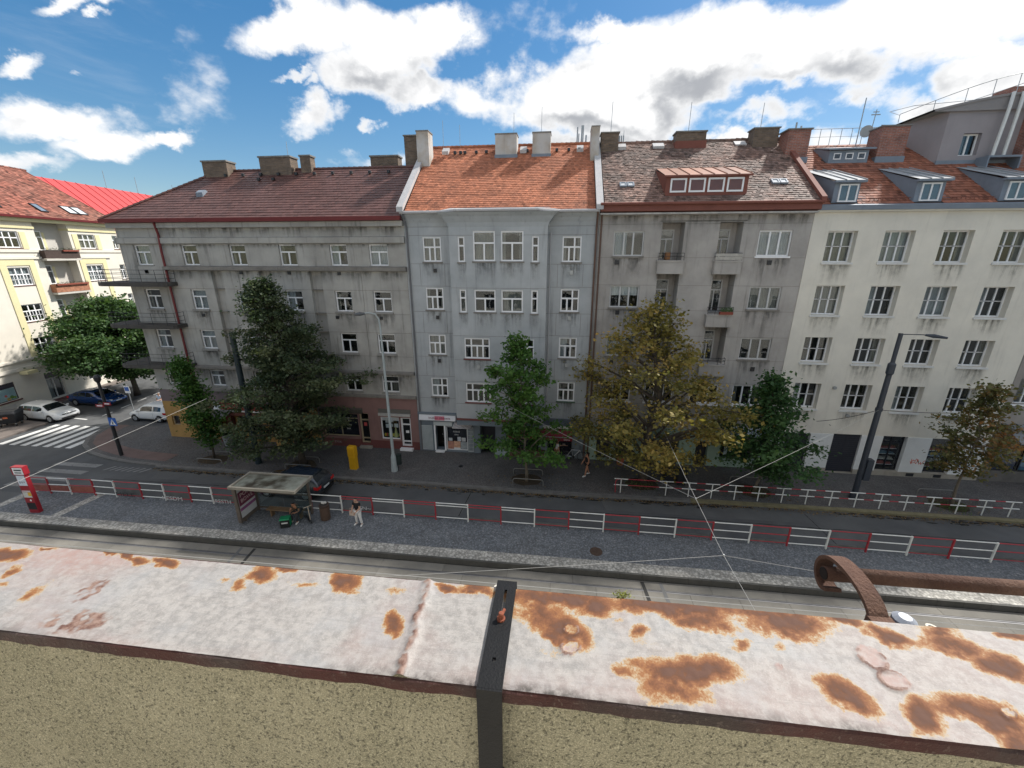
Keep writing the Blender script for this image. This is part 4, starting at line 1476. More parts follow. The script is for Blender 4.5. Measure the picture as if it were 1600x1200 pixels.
for (a, b) in LOG:
    for k, (za, zb) in enumerate(logz):
        dw = window(HG, offG, a + .04, a + .92, za + .02, zb - .35, YF + .86, 'door', mt=GREYF, fr=.07, bar=.07, cur='n', name='balcony_door')
        MB().box(.02, .86, .072, .08, .02, zb - za - .4).build('backdrop', DARKROOM, dw)
        if k == 0 and a < 6:
            MB().box(.42, .7, -.35, -.1, .0, .42).build('wooden_chair_back', mat('orange_wood', (.35, .16, .06), .6), dw)
        # projecting slab under the loggia with its rail
        bl = MB()
        dd_ = .0
        bl.box(a - .12, b + .12, YF - .26, YF - .004, za - .78, za - .03)
        bl.box(a - .16, b + .16, YF - .30, YF - .004, za - .09, za - .01)
        bo = bl.build('balcony', P_G, HG, offG)
        ra = MB()
        for hz in (.22, .40):
            ra.tube([(a - .08, YF - .03, za + hz), (a - .08, YF - .26, za + hz), (b + .08, YF - .26, za + hz), (b + .08, YF - .03, za + hz)], .016, 5)
        for x in (a - .08, (a + b) / 2 - .3, (a + b) / 2 + .3, b + .08):
            ra.tube([(x, YF - .26, za - .02), (x, YF - .26, za + .41)], .014, 5)
        ra.build('railing', BLACK, bo, offG)
        if k == 0 and a > 8:
            pb = MB()
            pb.box(a - .1, b + .1, YF - .30, YF - .275, za + .02, za + .19)
            pb.box(a - .1, b + .1, YF - .30, YF - .275, za + .21, za + .38)
            pb.build('balcony_board', mat('bleached_boards', (.40, .38, .34), .8, .2, 6), bo, offG)
        if k == 1 and a > 8:
            MB().box(a + .55, b + .05, YF - .42, YF - .27, za - .0, za + .16).build('flower_box', mat('terracotta_plastic', (.22, .06, .04), .7), bo, offG)
            lf_ = MB()
            for q in range(90):
                x, y, z = rnd.uniform(a + .6, b), YF - .34 + rnd.gauss(0, .06), za + .15 + abs(rnd.gauss(0, .12))
                s_ = .05
                lf_.poly([(x, y, z), (x + s_, y + rnd.uniform(-s_, s_), z + s_), (x + rnd.uniform(-s_, s_), y + s_, z + 1.5 * s_)])
            lf_.build('balcony_plants', mat('balcony_green', (.06, .11, .03), .6), bo, offG)['kind'] = 'stuff'
for (a, b, za, zb) in winG[:6]:
    stain(HG, offG, a - .2, b + .2, za - .12, 1.3, YF)
for (a, b) in LOG:
    for (za, zb) in logz:
        stain(HG, offG, a - .25, b + .25, za - .80, .7, YF)
for k in range(5):
    stain(HG, offG, XG0 + .3 + k * 2.3, XG0 + 2.6 + k * 2.3, 15.9, .8, YF)
for (x, z) in ((3.3, 13.3), (11.95, 13.3), (3.55, 10.3), (12.1, 6.9), (3.4, 7.1)):
    MB().box(x - .12, x + .12, YF - .06, YF - .004, z - .14, z + .12).build('vent_grille', BLACK, HG, offG)
BRS = BROWNSH
ev = MB()
ev.prism_x([(25.86, 16.10), (26.35, 16.02), (26.35, 16.5), (25.86, 16.46)], XG0 + .02, XG1 + .05)
ev.build('eaves_board', BRS, HG, offG)
MB().tube([(XG0, 25.78, 16.48), (XG1 + .1, 25.78, 16.48)], .085, 8).build('gutter', BRS, HG, offG)
MB().box(XG0 + .02, XG1, 25.92, YF - .003, 15.93, 16.02).build('soffit', mat('peeling_white_soffit', (.42, .40, .37), .8, .3, 2, streak=.3), HG, offG)
sG = vslope(4.35, 6.2)
rf = MB()
rf.poly([(XG0, 25.8, 16.5), (XG1, 25.8, 16.5), (XG1, 32.0, 20.85), (XG0, 32.0, 20.85)])
rf.poly([(XG0, 38.2, 16.5), (XG1, 38.2, 16.5), (XG1, 32.0, 20.85), (XG0, 32.0, 20.85)])
rf.poly([(XG0, 25.8, 16.49), (XG0, 38.2, 16.49), (XG0, 32.0, 20.84)])
rf.poly([(XG1, 25.8, 16.49), (XG1, 38.2, 16.49), (XG1, 32.0, 20.84)])
rf.build('roof', UNDER, HG, offG)


def clipG(a, b):
    x = XG0 + .3 + a
    y = 25.8 + b * sG.y
    return not (5.75 < x < 10.1 and 26.35 < y < 28.75)


roof_tiles(HG, offG, (XG0 + .22, 25.8, 16.52), (1, 0, 0), sG, XG1 - XG0 - .3, 6.2 / sG.y, .19, .21, ROOF_G, clip=clipG, seed=3, jit=.014, lift=.04, var=1.5)
rg = MB()
for i in range(34):
    x = XG0 + .2 + i * (XG1 - XG0 - .3) / 34
    rg.tube([(x, 32.0, 20.9 + rnd.uniform(-.02, .02)), (x + .36, 32.0, 20.89)], [.12, .10], 6, tone=.3 + .4 * rnd.random())
tag(rg.build('ridge_tiles', ROOF_G, HG, offG), kind='stuff')
pw = MB().prism_x([(25.7, 16.5), (32.0, 20.9), (32.0, 21.1), (25.7, 16.72)], XG1 - .12, XG1 + .14)
pw.build('party_wall_coping', BRS, HG, offG)
# wide dormer
dm = MB()
dz0, dz1 = 16.93, 17.95
dm.box(5.72, 10.12, 26.40, 26.55, dz0, dz1)
dm.poly([(5.72, 26.42, dz0), (5.72, 26.42, dz1), (5.5, 28.95, 18.72)])
dm.poly([(10.12, 26.42, dz0), (10.12, 26.42, dz1), (10.3, 28.95, 18.72)])
dm.build('dormer', BRS, HG, offG)
dr_ = MB()
tin = mat('copper_brown_sheet', (.36, .20, .145), .45, .14, 1.5, tone=.25, streak=.1)
for k in range(7):
    x0_, x1_ = 5.6 + k * 4.64 / 7, 5.6 + (k + 1) * 4.64 / 7 - .02
    pn = MB()
    pn.poly([(x0_, 26.25, dz1 + .03), (x1_, 26.25, dz1 + .03), (x1_ - .0, 29.1, 18.82), (x0_ - .0, 29.1, 18.82)], 0, rnd.random())
    pn.prism_x([(26.25, dz1 + .03), (29.1, 18.82), (29.1, 18.87), (26.25, dz1 + .08)], x1_ - .005, x1_ + .025)
    pn.build('roof_sheet', tin, HG, offG)
MB().box(5.58, 10.28, 26.23, 26.4, dz1 - .06, dz1 + .025).build('dormer_fascia', BRS, HG, offG)
for k in range(4):
    x = 5.95 + k * 1.02
    w_ = window(HG, offG, x, x + .88, dz0 + .17, dz1 - .12, 26.36, 'one', fr=.09, cur='n')
    MB().box(.08, .8, .045, .055, .08, .65).build('backdrop', mat('sky_blue_room', (.10, .13, .17), .3, spec=.6), w_)
for (x, y) in ((3.25, 27.2), (11.75, 27.25)):
    o_ = Vector((x, y, 16.5 + (y - 25.8) * 4.35 / 6.2))
    roof_window(HG, offG, o_, (1, 0, 0), sG, .40, .45, up=.09, gl=mat('bright_skylight', (.55, .57, .58), .15, spec=.8))
    roof_window(HG, offG, o_ + Vector((.44, 0, 0)), (1, 0, 0), sG, .40, .45, up=.09, gl=MATS['bright_skylight'])
for (x, y) in ((6.05, 31.5), (11.2, 31.6), (3.6, 31.4)):
    m_ = MB().prism_x([(y - .25, 20.3), (y + .2, 20.6), (y + .15, 20.78), (y - .3, 20.5)], x - .35, x + .35)
    m_.build('roof_light', GREYFLASH, HG, offG)
chimney(HG, offG, 2.3, 3.42, 31.0, 31.9, 19.0, 21.3, BRICK_Y, cap=.06)
chimney(HG, offG, 7.1, 8.95, 31.2, 32.1, 19.0, 21.25, BRICK_Y, cap=.08, flash=(20.75, BROWNSH))
chimney(HG, offG, 11.8, 13.3, 31.1, 32.0, 19.0, 21.3, BRICK_Y, cap=.07)
for (x, zt) in ((2.95, 23.3), (7.95, 23.1), (12.4, 22.9), (3.8, 21.6)):
    antenna(HG, offG, x, 31.8, 20.8, zt)
for k in range(3):
    MB().tube([(3.62 + k * .13, 32.4, 20.5), (3.62 + k * .13, 32.4, 21.45)], .045, 6).build('flue', GALV, HG, offG)
MB().tube([(XG0 + .12, 25.8, 16.4), (XG0 + .14, 26.22, 15.6), (XG0 + .14, 26.22, .1)], .05, 8).build('downpipe', MATS['brown_pipe'], HG, offG)
# ground floor of house three
for (a, b, za, zb, d) in openG[:4]:
    MB().box(a, b, YF + .3, YF + .35, za, zb).build('door', DARKDOOR, HG, offG)
sw = window(HG, offG, 11.0, 13.5, .62, 2.25, YF + .1, 'shop', mt=mat('dark_green_frame', (.05, .07, .06), .5), gl=GLASS_SHOP, cur='n', name='shop_window', fr=.07)
MB().box(.05, 2.45, .35, .38, .05, 1.6).build('backdrop', SHOPDARK, sw)
MB().box(.35, .82, .12, .15, .12, .82).build('white_poster', WHITE, sw)
MB().box(1.3, 1.7, .2, .24, .6, 1.1).build('dim_poster', mat('dim_notices', (.25, .22, .2)), sw)
sg = MB().box(10.9, 13.75, YF - .18, YF - .035, 2.32, 2.92).build('sign', mat('bluish_white_sign', (.62, .70, .80), .4, .05, 3), HG, offG)
text('BEER & Store', .42, BLACK, sg, (12.35 - XG0, -.19, 2.66), name='lettering', width=2.3)
MB().box(4.95, 5.2, YF - .06, YF - .035, .1, 2.0).build('pale_pilaster', mat('pale_panel', (.42, .42, .38), .8), HG, offG)

# ---------------------------------------------------------------- house four: cream white house with zinc dormers
XW0, XW1 = 13.88, 26.72
offW = (XW0, YF, 0)
HW = empty('apartment_house', offW, 0, 'cream white apartment house with zinc dormers and a rooftop storey', 'house')
regs = []
winW = []
for (za, zb) in ((13.31, 15.0), (10.32, 12.03), (7.4, 8.99), (4.4, 6.08)):
    for a in (14.8, 17.72, 20.62, 23.5):
        winW.append((a, a + 1.53, za, zb))
for (a, b, za, zb) in winW:
    regs.append((a, b, za, zb, .42, 0, True))
regs.append((XW0, XW1, 0, 2.74, -.03, 1, False))
regs.append((XW0, XW1, 0, .32, -.06, 2, False))
openW = [(14.92, 16.4, .0, 2.70, .35), (17.75, 19.42, .04, 2.76, .35), (20.68, 22.1, .32, 2.76, .35), (23.5, 24.98, .32, 2.74, .35)]
for (a, b, za, zb, d) in openW:
    regs.append((a, b, za, zb, d, None, True))
wm = heightwall(XW0, XW1, 0, 16.0, regs)
wm.v = [(x, y + YF, z) for x, y, z in wm.v]
for x in (XW0, XW1):
    wm.poly([(x, YF, 0), (x, YF + 11.4, 0), (x, YF + 11.4, 16.1), (x, YF, 16.1)])
wm.poly([(XW0, YF + 11.4, 0), (XW1, YF + 11.4, 0), (XW1, YF + 11.4, 16.1), (XW0, YF + 11.4, 16.1)])
wm.build('wall', [P_W, P_WB, P_PL], HW, offW)
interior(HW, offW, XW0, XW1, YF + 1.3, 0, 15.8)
cu_ = ['beige', 'full', 'sides', 'sides', 'beige', 'half', 'full', 'half', 'n', 'sides', 'n', 'sides', 'half', 'n', 'half', 'n']
for i, (a, b, za, zb) in enumerate(winW):
    window(HW, offW, a, b, za, zb, YF + .34, 'six', fr=.075, bar=.075, thin=.03, sill=.11, sill_mat=mat('white_sill', (.62, .62, .60), .7, .1, 3, streak=.15), sill_out=.42, cur=cu_[i])
for (a, b, za, zb) in winW:
    stain(HW, offW, a - .1, b + .1, za - .12, 1.2, YF, SOOTL)
for (x, z) in ((15.4, 4.1), (18.25, 4.05), (24.35, 4.1), (17.1, 5.85)):
    MB().tube([(x, YF - .10, z), (x, YF - .004, z)], .11, 8).build('vent_pipe', GALV, HW, offW)
ev = MB()
ev.box(XW0, XW1 + .2, YF - .22, YF + .2, 15.98, 16.06)
ev.build('cornice', P_W, HW, offW)
pr_ = MB()
pr_.prism_x([(YF - .30, 16.06), (YF + .25, 16.06), (YF + .3, 16.42), (YF - .34, 16.30)], XW0, XW1 + .2)
pr_.build('gutter', ZINC, HW, offW)
sW_ = vslope(4.05, 5.4)
rf = MB()
rf.poly([(XW0, 26.5, 16.36), (XW1, 26.5, 16.36), (XW1, 31.9, 20.41), (XW0, 31.9, 20.41)])
rf.poly([(XW0, 37.75, 16.36), (XW1, 37.75, 16.36), (XW1, 31.9, 20.41), (XW0, 31.9, 20.41)])
rf.poly([(XW0, 26.5, 16.35), (XW0, 37.75, 16.35), (XW0, 31.9, 20.4)])
rf.build('roof', UNDER, HW, offW)
DX = [(14.75, 16.05), (18.85, 20.25), (23.0, 24.4)]


def clipW(a, b):
    x = XW0 + .25 + a
    y = 26.5 + b * sW_.y
    for (p, q) in DX:
        if p - .0 < x < q and y < 28.9:
            return False
    if 15.75 < x < 18.3 and 29.95 < y < 31.2:
        return False
    if x > 21.7 and y > 29.75:
        return False
    return True


roof_tiles(HW, offW, (XW0 + .2, 26.5, 16.38), (1, 0, 0), sW_, XW1 - XW0 - .2, 5.4 / sW_.y, .20, .26, ROOF_W, clip=clipW, seed=4, jit=.008, lift=.04)
sn = MB()
for k in range(58):
    x = XW0 + .5 + k * .215
    if any(p - .15 < x < q + .5 for p, q in DX):
        continue
    sn.box(x, x + .025, 26.72, 26.74, 16.5, 16.72)
    sn.box(x - .1, x + .11, 26.715, 26.735, 16.70, 16.725)
tag(sn.build('snow_guard', mat('snow_guard_brown', (.18, .07, .05), .5), HW, offW), kind='stuff')
for i, (p, q) in enumerate(DX):
    z0_, z1_, yb = 16.48, 17.55, 29.3
    d_ = MB()
    d_.box(p, q, 26.62, 26.75, z0_, z1_)
    d_.poly([(p, 26.64, z0_), (p, 26.64, z1_), (p - .35, yb, 18.5)])
    d_.poly([(q, 26.64, z0_), (q, 26.64, z1_), (q + .05, yb, 18.5)])
    d_.poly([(q, 26.64, z0_ + .02), (q + .7, 26.60, 16.47), (q + .1, 28.0, 17.55)])
    do_ = d_.build('dormer', ZINC, HW, offW)
    for k in range(3):
        x0_, x1_ = p - .12 + k * (q - p + .24) / 3, p - .12 + (k + 1) * (q - p + .24) / 3 - .015
        pn = MB()
        pn.poly([(x0_, 26.35, z1_ + .03), (x1_, 26.35, z1_ + .03), (x1_ - .3, yb + .1, 18.58), (x0_ - .3, yb + .1, 18.58)])
        pn.prism([(x1_, 26.35), (x1_ + .03, 26.35), (x1_ - .27, yb), (x1_ - .3, yb)], 0, .05)
        nv = len(pn.v)
        for t in range(nv - 8, nv):
            x, y, z = pn.v[t]
            pn.v[t] = (x, y, z + z1_ + .03 + (18.55 - z1_) * (y - 26.35) / (yb - 26.35))
        pn.build('roof_sheet', mat('pale_zinc_sheet', (.30, .315, .33), .75, .14, 2, metal=.0, streak=.15), do_, offW)
    MB().box(p - .14, q + .14, 26.33, 26.62, z1_ - .08, z1_ + .02).build('fascia', ZINC, do_, offW)
    w_ = window(HW, offW, p + .25, p + 1.2, z0_ + .03, z1_ - .14, 26.56, 'pair', fr=.07, bar=.08, cur='n')
    MB().box(.06, .9, .045, .055, .06, .8).build('backdrop', MATS['sky_blue_room'], w_)
# small upper dormer
d_ = MB()
d_.box(15.95, 18.15, 30.05, 30.15, 19.05, 19.75)
d_.poly([(15.95, 30.06, 19.0), (15.95, 30.06, 19.75), (15.6, 31.4, 20.1)])
d_.poly([(18.15, 30.06, 19.0), (18.15, 30.06, 19.75), (18.3, 31.4, 20.1)])
d_.prism_x([(29.85, 19.75), (31.5, 20.12), (31.5, 20.2), (29.85, 19.84)], 15.8, 18.4)
do_ = d_.build('dormer', ZINC, HW, offW)
for k in range(3):
    w_ = window(HW, offW, 16.2 + k * .68, 16.62 + k * .68, 19.25, 19.6, 30.02, 'one', fr=.05, cur='n')
    MB().box(.03, .4, .045, .05, .03, .33).build('backdrop', MATS['sky_blue_room'], w_)
chimney(HW, offW, 13.45, 14.72, 30.15, 31.2, 18.4, 20.95, BRICK_R, cap=.07, over=.08, flash=(19.45, ZINC))
chimney(HW, offW, 18.6, 20.1, 30.05, 31.2, 18.4, 20.95, BRICK_R, cap=.07, over=.06, flash=(19.35, ZINC))
for k in range(2):
    MB().tube([(14.1 + k * .3, 30.8, 21.0), (14.1 + k * .3, 30.8, 21.5 - k * .2)], .05, 6).build('flue', GALV, HW, offW)
# roof terrace rail behind the ridge, mast and dish
ra = MB()
for k in range(9):
    x = 14.9 + k * .62
    ra.tube([(x, 31.9, 20.4), (x, 31.9, 21.35)], .018, 5)
ra.tube([(14.9, 31.9, 21.35), (19.9, 31.9, 21.35)], .018, 5)
ra.tube([(14.9, 31.9, 20.9), (19.9, 31.9, 20.9)], .012, 5)
ra.build('terrace_railing', GALV, HW, offW)
antenna(HW, offW, 18.2, 31.6, 20.2, 22.9, .03, 'mast')
mm = MB().tube([(18.75, 31.4, 20.2), (18.85, 31.4, 22.2)], .025, 5)
mm.box(18.6, 19.1, 31.37, 31.42, 21.9, 21.95)
mm.box(18.68, 19.0, 31.37, 31.42, 22.05, 22.09)
mm.build('antenna', GALV, HW, offW)
ds = MB()
ds.tube([(18.45, 31.25, 21.0), (18.5, 31.32, 21.02)], [.33, .28], 18)
ds.build('satellite_dish', mat('grey_dish', (.35, .37, .38), .5), HW, offW)
# rooftop storey with curved roof
PH = mat('mauve_grey_render', (.30, .275, .285), .9, .07, 1, streak=.1, bump=.2)
ph = heightwall(21.75, 27.2, 18.7, 21.55, [(22.8, 23.75, 19.25, 20.4, .35, 0, True)])
ph.v = [(x, y + 29.75, z) for x, y, z in ph.v]
ph.poly([(21.75, 29.75, 18.7), (20.9, 31.9, 20.3), (20.9, 34, 20.3), (20.9, 34, 22.0), (20.9, 31.9, 21.45), (21.75, 29.75, 21.55)])
ph.build('rooftop_storey', PH, HW, offW)
MB().box(21.9, 27.1, 30.6, 30.7, 18.8, 21.5).build('interior_wall', DARKROOM, HW, offW)
window(HW, offW, 22.8, 23.75, 19.25, 20.4, 30.0, 'pair', fr=.08, bar=.09, cur='half')
MB().box(21.68, 27.2, 29.68, 29.745, 18.72, 19.0).build('flashing', ZINC, HW, offW)
crv = MB()
arc = []
for k in range(13):
    t = k / 12
    arc.append((20.8 + 6.6 * t, 21.5 + .75 * math.sin(t * math.pi * .62)))
crv.v = []
for (x, z) in arc:
    crv.v += [(x, 29.55, z), (x, 35, z), (x, 29.55, z + .12), (x, 35, z + .12)]
for k in range(12):
    a = k * 4
    crv.f += [(a, a + 4, a + 6, a + 2), (a + 2, a + 6, a + 7, a + 3), (a, a + 1, a + 5, a + 4)]
    crv.m += [0, 0, 0]
    crv.t += [.5] * 3
crv.poly([(x, 29.6, z) for x, z in arc] + [(27.3, 29.6, 21.5), (20.8, 29.6, 21.5)])
crv.build('curved_roof', mat('curved_roof_sheet', (.24, .225, .225), .6, .1, 1), HW, offW)
ra = MB()
top = []
for k in range(13):
    t = k / 12
    x, y, zb = 20.6 + 6.4 * t, 29.8 + 2.2 * (1 - math.sin(t * math.pi * .55)) ** 2, 21.6 + .7 * math.sin(t * math.pi * .62)
    zt = 21.95 + 1.35 * math.sin(min(1, t * 1.1) * math.pi * .5) + .1
    top.append((x, y, zt))
    if k % 2 == 0:
        ra.tube([(x, y, zb), (x, y, zt)], .018, 5)
ra.tube(top, .02, 5)
ra.tube([(20.6, 32.0, 22.0), (20.9, 33.5, 22.6), (23, 34.6, 23.2), (26.5, 34.6, 23.4), top[-1]], .018, 5)
ra.build('roof_railing', GALV, HW, offW)
fb = MB()
fb.box(23.75, 25.45, 28.9, 29.67, 18.98, 19.08)
fb.box(23.75, 23.83, 28.9, 29.67, 18.4, 18.98)
fb.box(25.37, 25.45, 28.9, 29.67, 18.4, 18.98)
fb.build('duct_box', ZINC, HW, offW)
for k in range(2):
    MB().tube([(24.25 + k * .56, 29.32, 19.08), (24.36 + k * .5, 29.32, 21.5), (24.5 + k * .5, 29.5, 22.3)], .085, 8).build('flue', mat('bright_flue', (.62, .62, .60), .35, .1, 3, metal=.2), HW, offW)
# far-right brick party wall on the roof
MB().box(25.62, 28.6, 29.2, 34, 15.5, 21.7).box(25.3, 26.6, 30.6, 31.8, 21.7, 22.9).build('party_wall', BRICK_R, HW, offW)
# shop fronts of house four
MB().box(14.92, 16.4, YF + .22, YF + .3, .0, 2.7).build('gate', DARKDOOR, HW, offW)
gt_ = MB().box(17.75, 19.42, YF + .10, YF + .16, .06, 2.76)
for k in range(18):
    gt_.box(17.8, 18.56, YF + .085, YF + .1, .15 + k * .143, .24 + k * .143)
    gt_.box(18.62, 19.38, YF + .085, YF + .1, .15 + k * .143, .24 + k * .143)
gt_.build('louvred_door', DARKDOOR, HW, offW)
for (a, b, za, zb, d) in openW[2:]:
    sw = window(HW, offW, a, b, za, zb, YF + .2, 'shop2' if a < 21 else 'shop', mt=mat('black_shop_frame', (.02, .022, .028), .4), gl=GLASS_SHOP, cur='n', name='shop_window', fr=.06)
    MB().box(.03, b - a - .03, .7, .74, .03, zb - za - .03).build('backdrop', SHOPDARK, sw)
    for r in range(4):
        MB().box(.1, b - a - .1, .22, .5, .25 + r * .38, .27 + r * .38).build('shelf', WHITE, sw)
        gd_ = MB()
        for q in range(7):
            x = .14 + q * (b - a - .3) / 7
            gd_.box(x, x + .13, .24, .42, .27 + r * .38, .27 + r * .38 + rnd.uniform(.1, .24))
        gd_.build('goods', mat('shop_goods_%d' % (r % 3), [(.30, .08, .07), (.35, .33, .30), (.12, .20, .26)][r % 3], .6, .4, 12), sw)
RG = mat('red_graffiti', (.55, .10, .055), .8)
BLG = mat('blue_graffiti', (.12, .19, .34), .8)


def scrawl(b, off, x, z, sc, seed, mt, y=YF - .033):
    r_ = random.Random(seed)
    pts = []
    px_, pz_ = x, z
    for k in range(16):
        px_ += sc * (.09 + r_.uniform(-.10, .10))
        pz_ = z + sc * r_.uniform(-.3, .3)
        pts.append((px_, y, pz_))
    sm = []
    for k in range(len(pts) - 1):
        for q in range(3):
            sm.append(Vector(pts[k]).lerp(Vector(pts[k + 1]), q / 3))
    m_ = MB().tube(sm, .012 + .012 * sc, 4)
    m_.v = [(a, y + (b_ - y) * .15, c_) for a, b_, c_ in m_.v]
    return m_.build('graffiti', mt, b, off)


scrawl(HW, offW, 22.6, 1.05, .55, 3, RG)
scrawl(HW, offW, 22.65, 1.2, .4, 9, RG)
scrawl(HW, offW, 16.75, 1.45, .45, 4, mat('grey_graffiti', (.34, .30, .30)))
scrawl(HW, offW, 25.15, .95, .6, 5, BLG)
scrawl(HW, offW, 25.2, 1.15, .5, 8, BLG)
for (x, z) in ((16.9, .16), (19.85, .2), (22.6, .15), (24.2, .15)):
    MB().box(x, x + .45, YF - .075, YF - .062, z - .1, z + .12).build('cellar_grille', BLACK, HW, offW)

# ---------------------------------------------------------------- house five: edge of the next house with the grocery
offR = (26.76, YF, 0)
HR = empty('apartment_house', offR, 0, 'grey brown house at the right edge with a glass canopy over a grocery', 'house')
regs = [(27.1, 28.9, 5.2, 6.8, .3, 0, True), (27.1, 28.9, 8.3, 9.9, .3, 0, True), (30.4, 32.2, 5.2, 6.8, .3, 0, True), (27.2, 32.4, .75, 2.5, .2, None, True), (26.76, 34, 0, 2.9, -.03, 1, False), (27.2, 32.4, .75, 2.5, .2, None, True)]
wm = heightwall(26.76, 34, 0, 15.6, regs)
wm.v = [(x, y + YF, z) for x, y, z in wm.v]
wm.box(26.76, 34, YF + 1.3, YF + 9, 0, 15.6)
wm.build('wall', [mat('grey_brown_render', (.30, .275, .25), .9, .12, 1, streak=.2), mat('dark_stone_front', (.13, .12, .11), .7, .2, 2)], HR, offR)
for (a, b, za, zb) in ((27.1, 28.9, 5.2, 6.8), (27.1, 28.9, 8.3, 9.9), (30.4, 32.2, 5.2, 6.8)):
    window(HR, offR, a, b, za, zb, YF + .22, 'three', sill=.1, sill_mat=WHITE, sill_out=.3, cur='n')
sh_ = MB().box(26.95, 33, YF - .14, YF - .035, 2.55, 3.12).build('sign', mat('navy_sign', (.016, .020, .036), .5), HR, offR)
text('POTRAVINY - MINIMARKET', .3, LET, sh_, (29.1 - 26.76, -.15, 2.86), name='lettering', width=4.3)
co = MB().prism_x([(YF - 1.35, 3.16), (YF - .035, 3.86), (YF - .035, 3.92), (YF - 1.35, 3.22)], 26.85, 33)
co = co.build('glass_canopy', mat('grimy_canopy_glass', (.16, .175, .19), .25, .3, 1.2, spec=.6), HR, offR)
for k in range(8):
    x = 26.9 + k * .8
    MB().prism_x([(YF - 1.4, 3.17), (YF - .035, 3.90), (YF - .035, 3.96), (YF - 1.4, 3.25)], x, x + .06).build('canopy_rib', BLACK, co, offR)
PB1 = mat('blue_window_print', (.03, .10, .20), .4, .8, 1.5, tint=(.10, .30, .30), tint_scale=1.2, tint_amt=.9)
PB2 = mat('dark_window_print', (.02, .03, .07), .4, .8, 2.5, tint=(.14, .14, .20), tint_scale=2, tint_amt=.8)
for k, x in enumerate((27.25, 28.85, 30.6)):
    w_ = window(HR, offR, x, x + 1.5, .77, 2.48, YF + .05, 'shop', mt=MATS['black_shop_frame'], gl=GLASS_SHOP, cur='n', name='shop_window', fr=.06)
    MB().box(.03, 1.47, .06, .08, .03, 1.68).build('window_print', PB2 if k == 0 else PB1, w_)

# ---------------------------------------------------------------- cream corner house across the side street
CX, CY, CA = -48.47, 27.89, math.atan2(.98959753, -.14386374)
HC = empty('apartment_house', (CX, CY, 0), CA, 'cream corner house with yellow window surrounds across the side street', 'house')
O0 = (0, 0, 0)
U0, U1 = -9.0, 16.65
regs = [(7.0, 11.9, 4.4, 14.0, .0, 0, False), (7.9, 11.1, 4.4, 17, .85, 2, False)]
for (a, b) in ((4.05, 4.6), (6.5, 7.0), (11.4, 11.93), (13.9, 14.4)):
    regs.append((a, b, 4.3, 13.4, -.06, 1, False))
    regs.append((a if a not in (6.5,) else 6.5, b, 14.2, 15.7, -.05, 1, False))
for (a, b) in ((4.05, 7.0), (11.4, 14.4)):
    regs.append((a, b, 12.75, 13.35, -.06, 1, False))
regs += [(U0, 7.9, 13.9, 14.15, -.09, 0, False), (11.1, U1, 13.9, 14.15, -.09, 0, False), (U0, U1, 16.0, 16.2, -.10, 1, False), (U0, 15.0, 13.3, 13.5, -.12, 0, False)]
regs += [(7.9, 11.1, 13.3, 13.5, .85, 2, False), (7.9, 11.1, 13.9, 14.15, .85, 2, False), (7.9, 11.1, 16.0, 16.2, .85, 2, False)]
regs += [(U0, U1, 3.55, 3.85, -.16, 0, False), (U0, U1, 4.35, 4.55, -.14, 0, False), (-1.2, -.2, 4.5, 16, -.3, 2, False)]
winC = []
for (za, zb, k) in ((14.3, 15.72, 'creamtop'), (11.0, 12.58, 'cream'), (7.72, 9.28, 'cream'), (4.66, 6.2, 'creamtop')):
    winC += [(4.66, 6.42, za, zb, k), (12.0, 13.82, za, zb, k), (15.95, 17.4 - .78, za, zb, 'two'), (-5.2, -3.4, za, zb, k)]
for (a, b, za, zb, k) in winC:
    regs.append((a, b, za, zb, .16, 0, True))
regs += [(4.5, 6.1, .12, 2.75, .35, None, True), (-3.0, 2.0, 1.18, 2.78, .22, None, True), (8.6, 11.6, .9, 2.7, .2, None, True), (13.0, 15.5, .9, 2.7, .2, None, True)]
wm = heightwall(U0, U1, 0, 16.9, regs)
wm.poly([(U1, 0, 0), (U1, 10, 0), (U1, 10, 16.9), (U1, 0, 16.9)])
wm.poly([(U0, 0, 0), (U0, 10, 0), (U0, 10, 16.9), (U0, 0, 16.9)])
wm.build('wall', [P_C, P_CY, P_CG], HC, O0)
MB().box(U0 + .1, 7.8, 1.2, 1.25, 0, 16.8).box(7.8, 11.2, 1.9, 1.95, 0, 16.8).box(11.2, U1 - .1, 1.2, 1.25, 0, 16.8).build('interior_wall', DARKROOM, HC, O0)
for (a, b, za, zb, k) in winC:
    window(HC, O0, a, b, za, zb, .09, k, fr=.08, bar=.09, thin=.03, sill=.08, sill_mat=mat('maroon_sill', (.13, .06, .055), .6), sill_out=.14)
FLW = mat('balcony_green', (.06, .11, .03), .6)
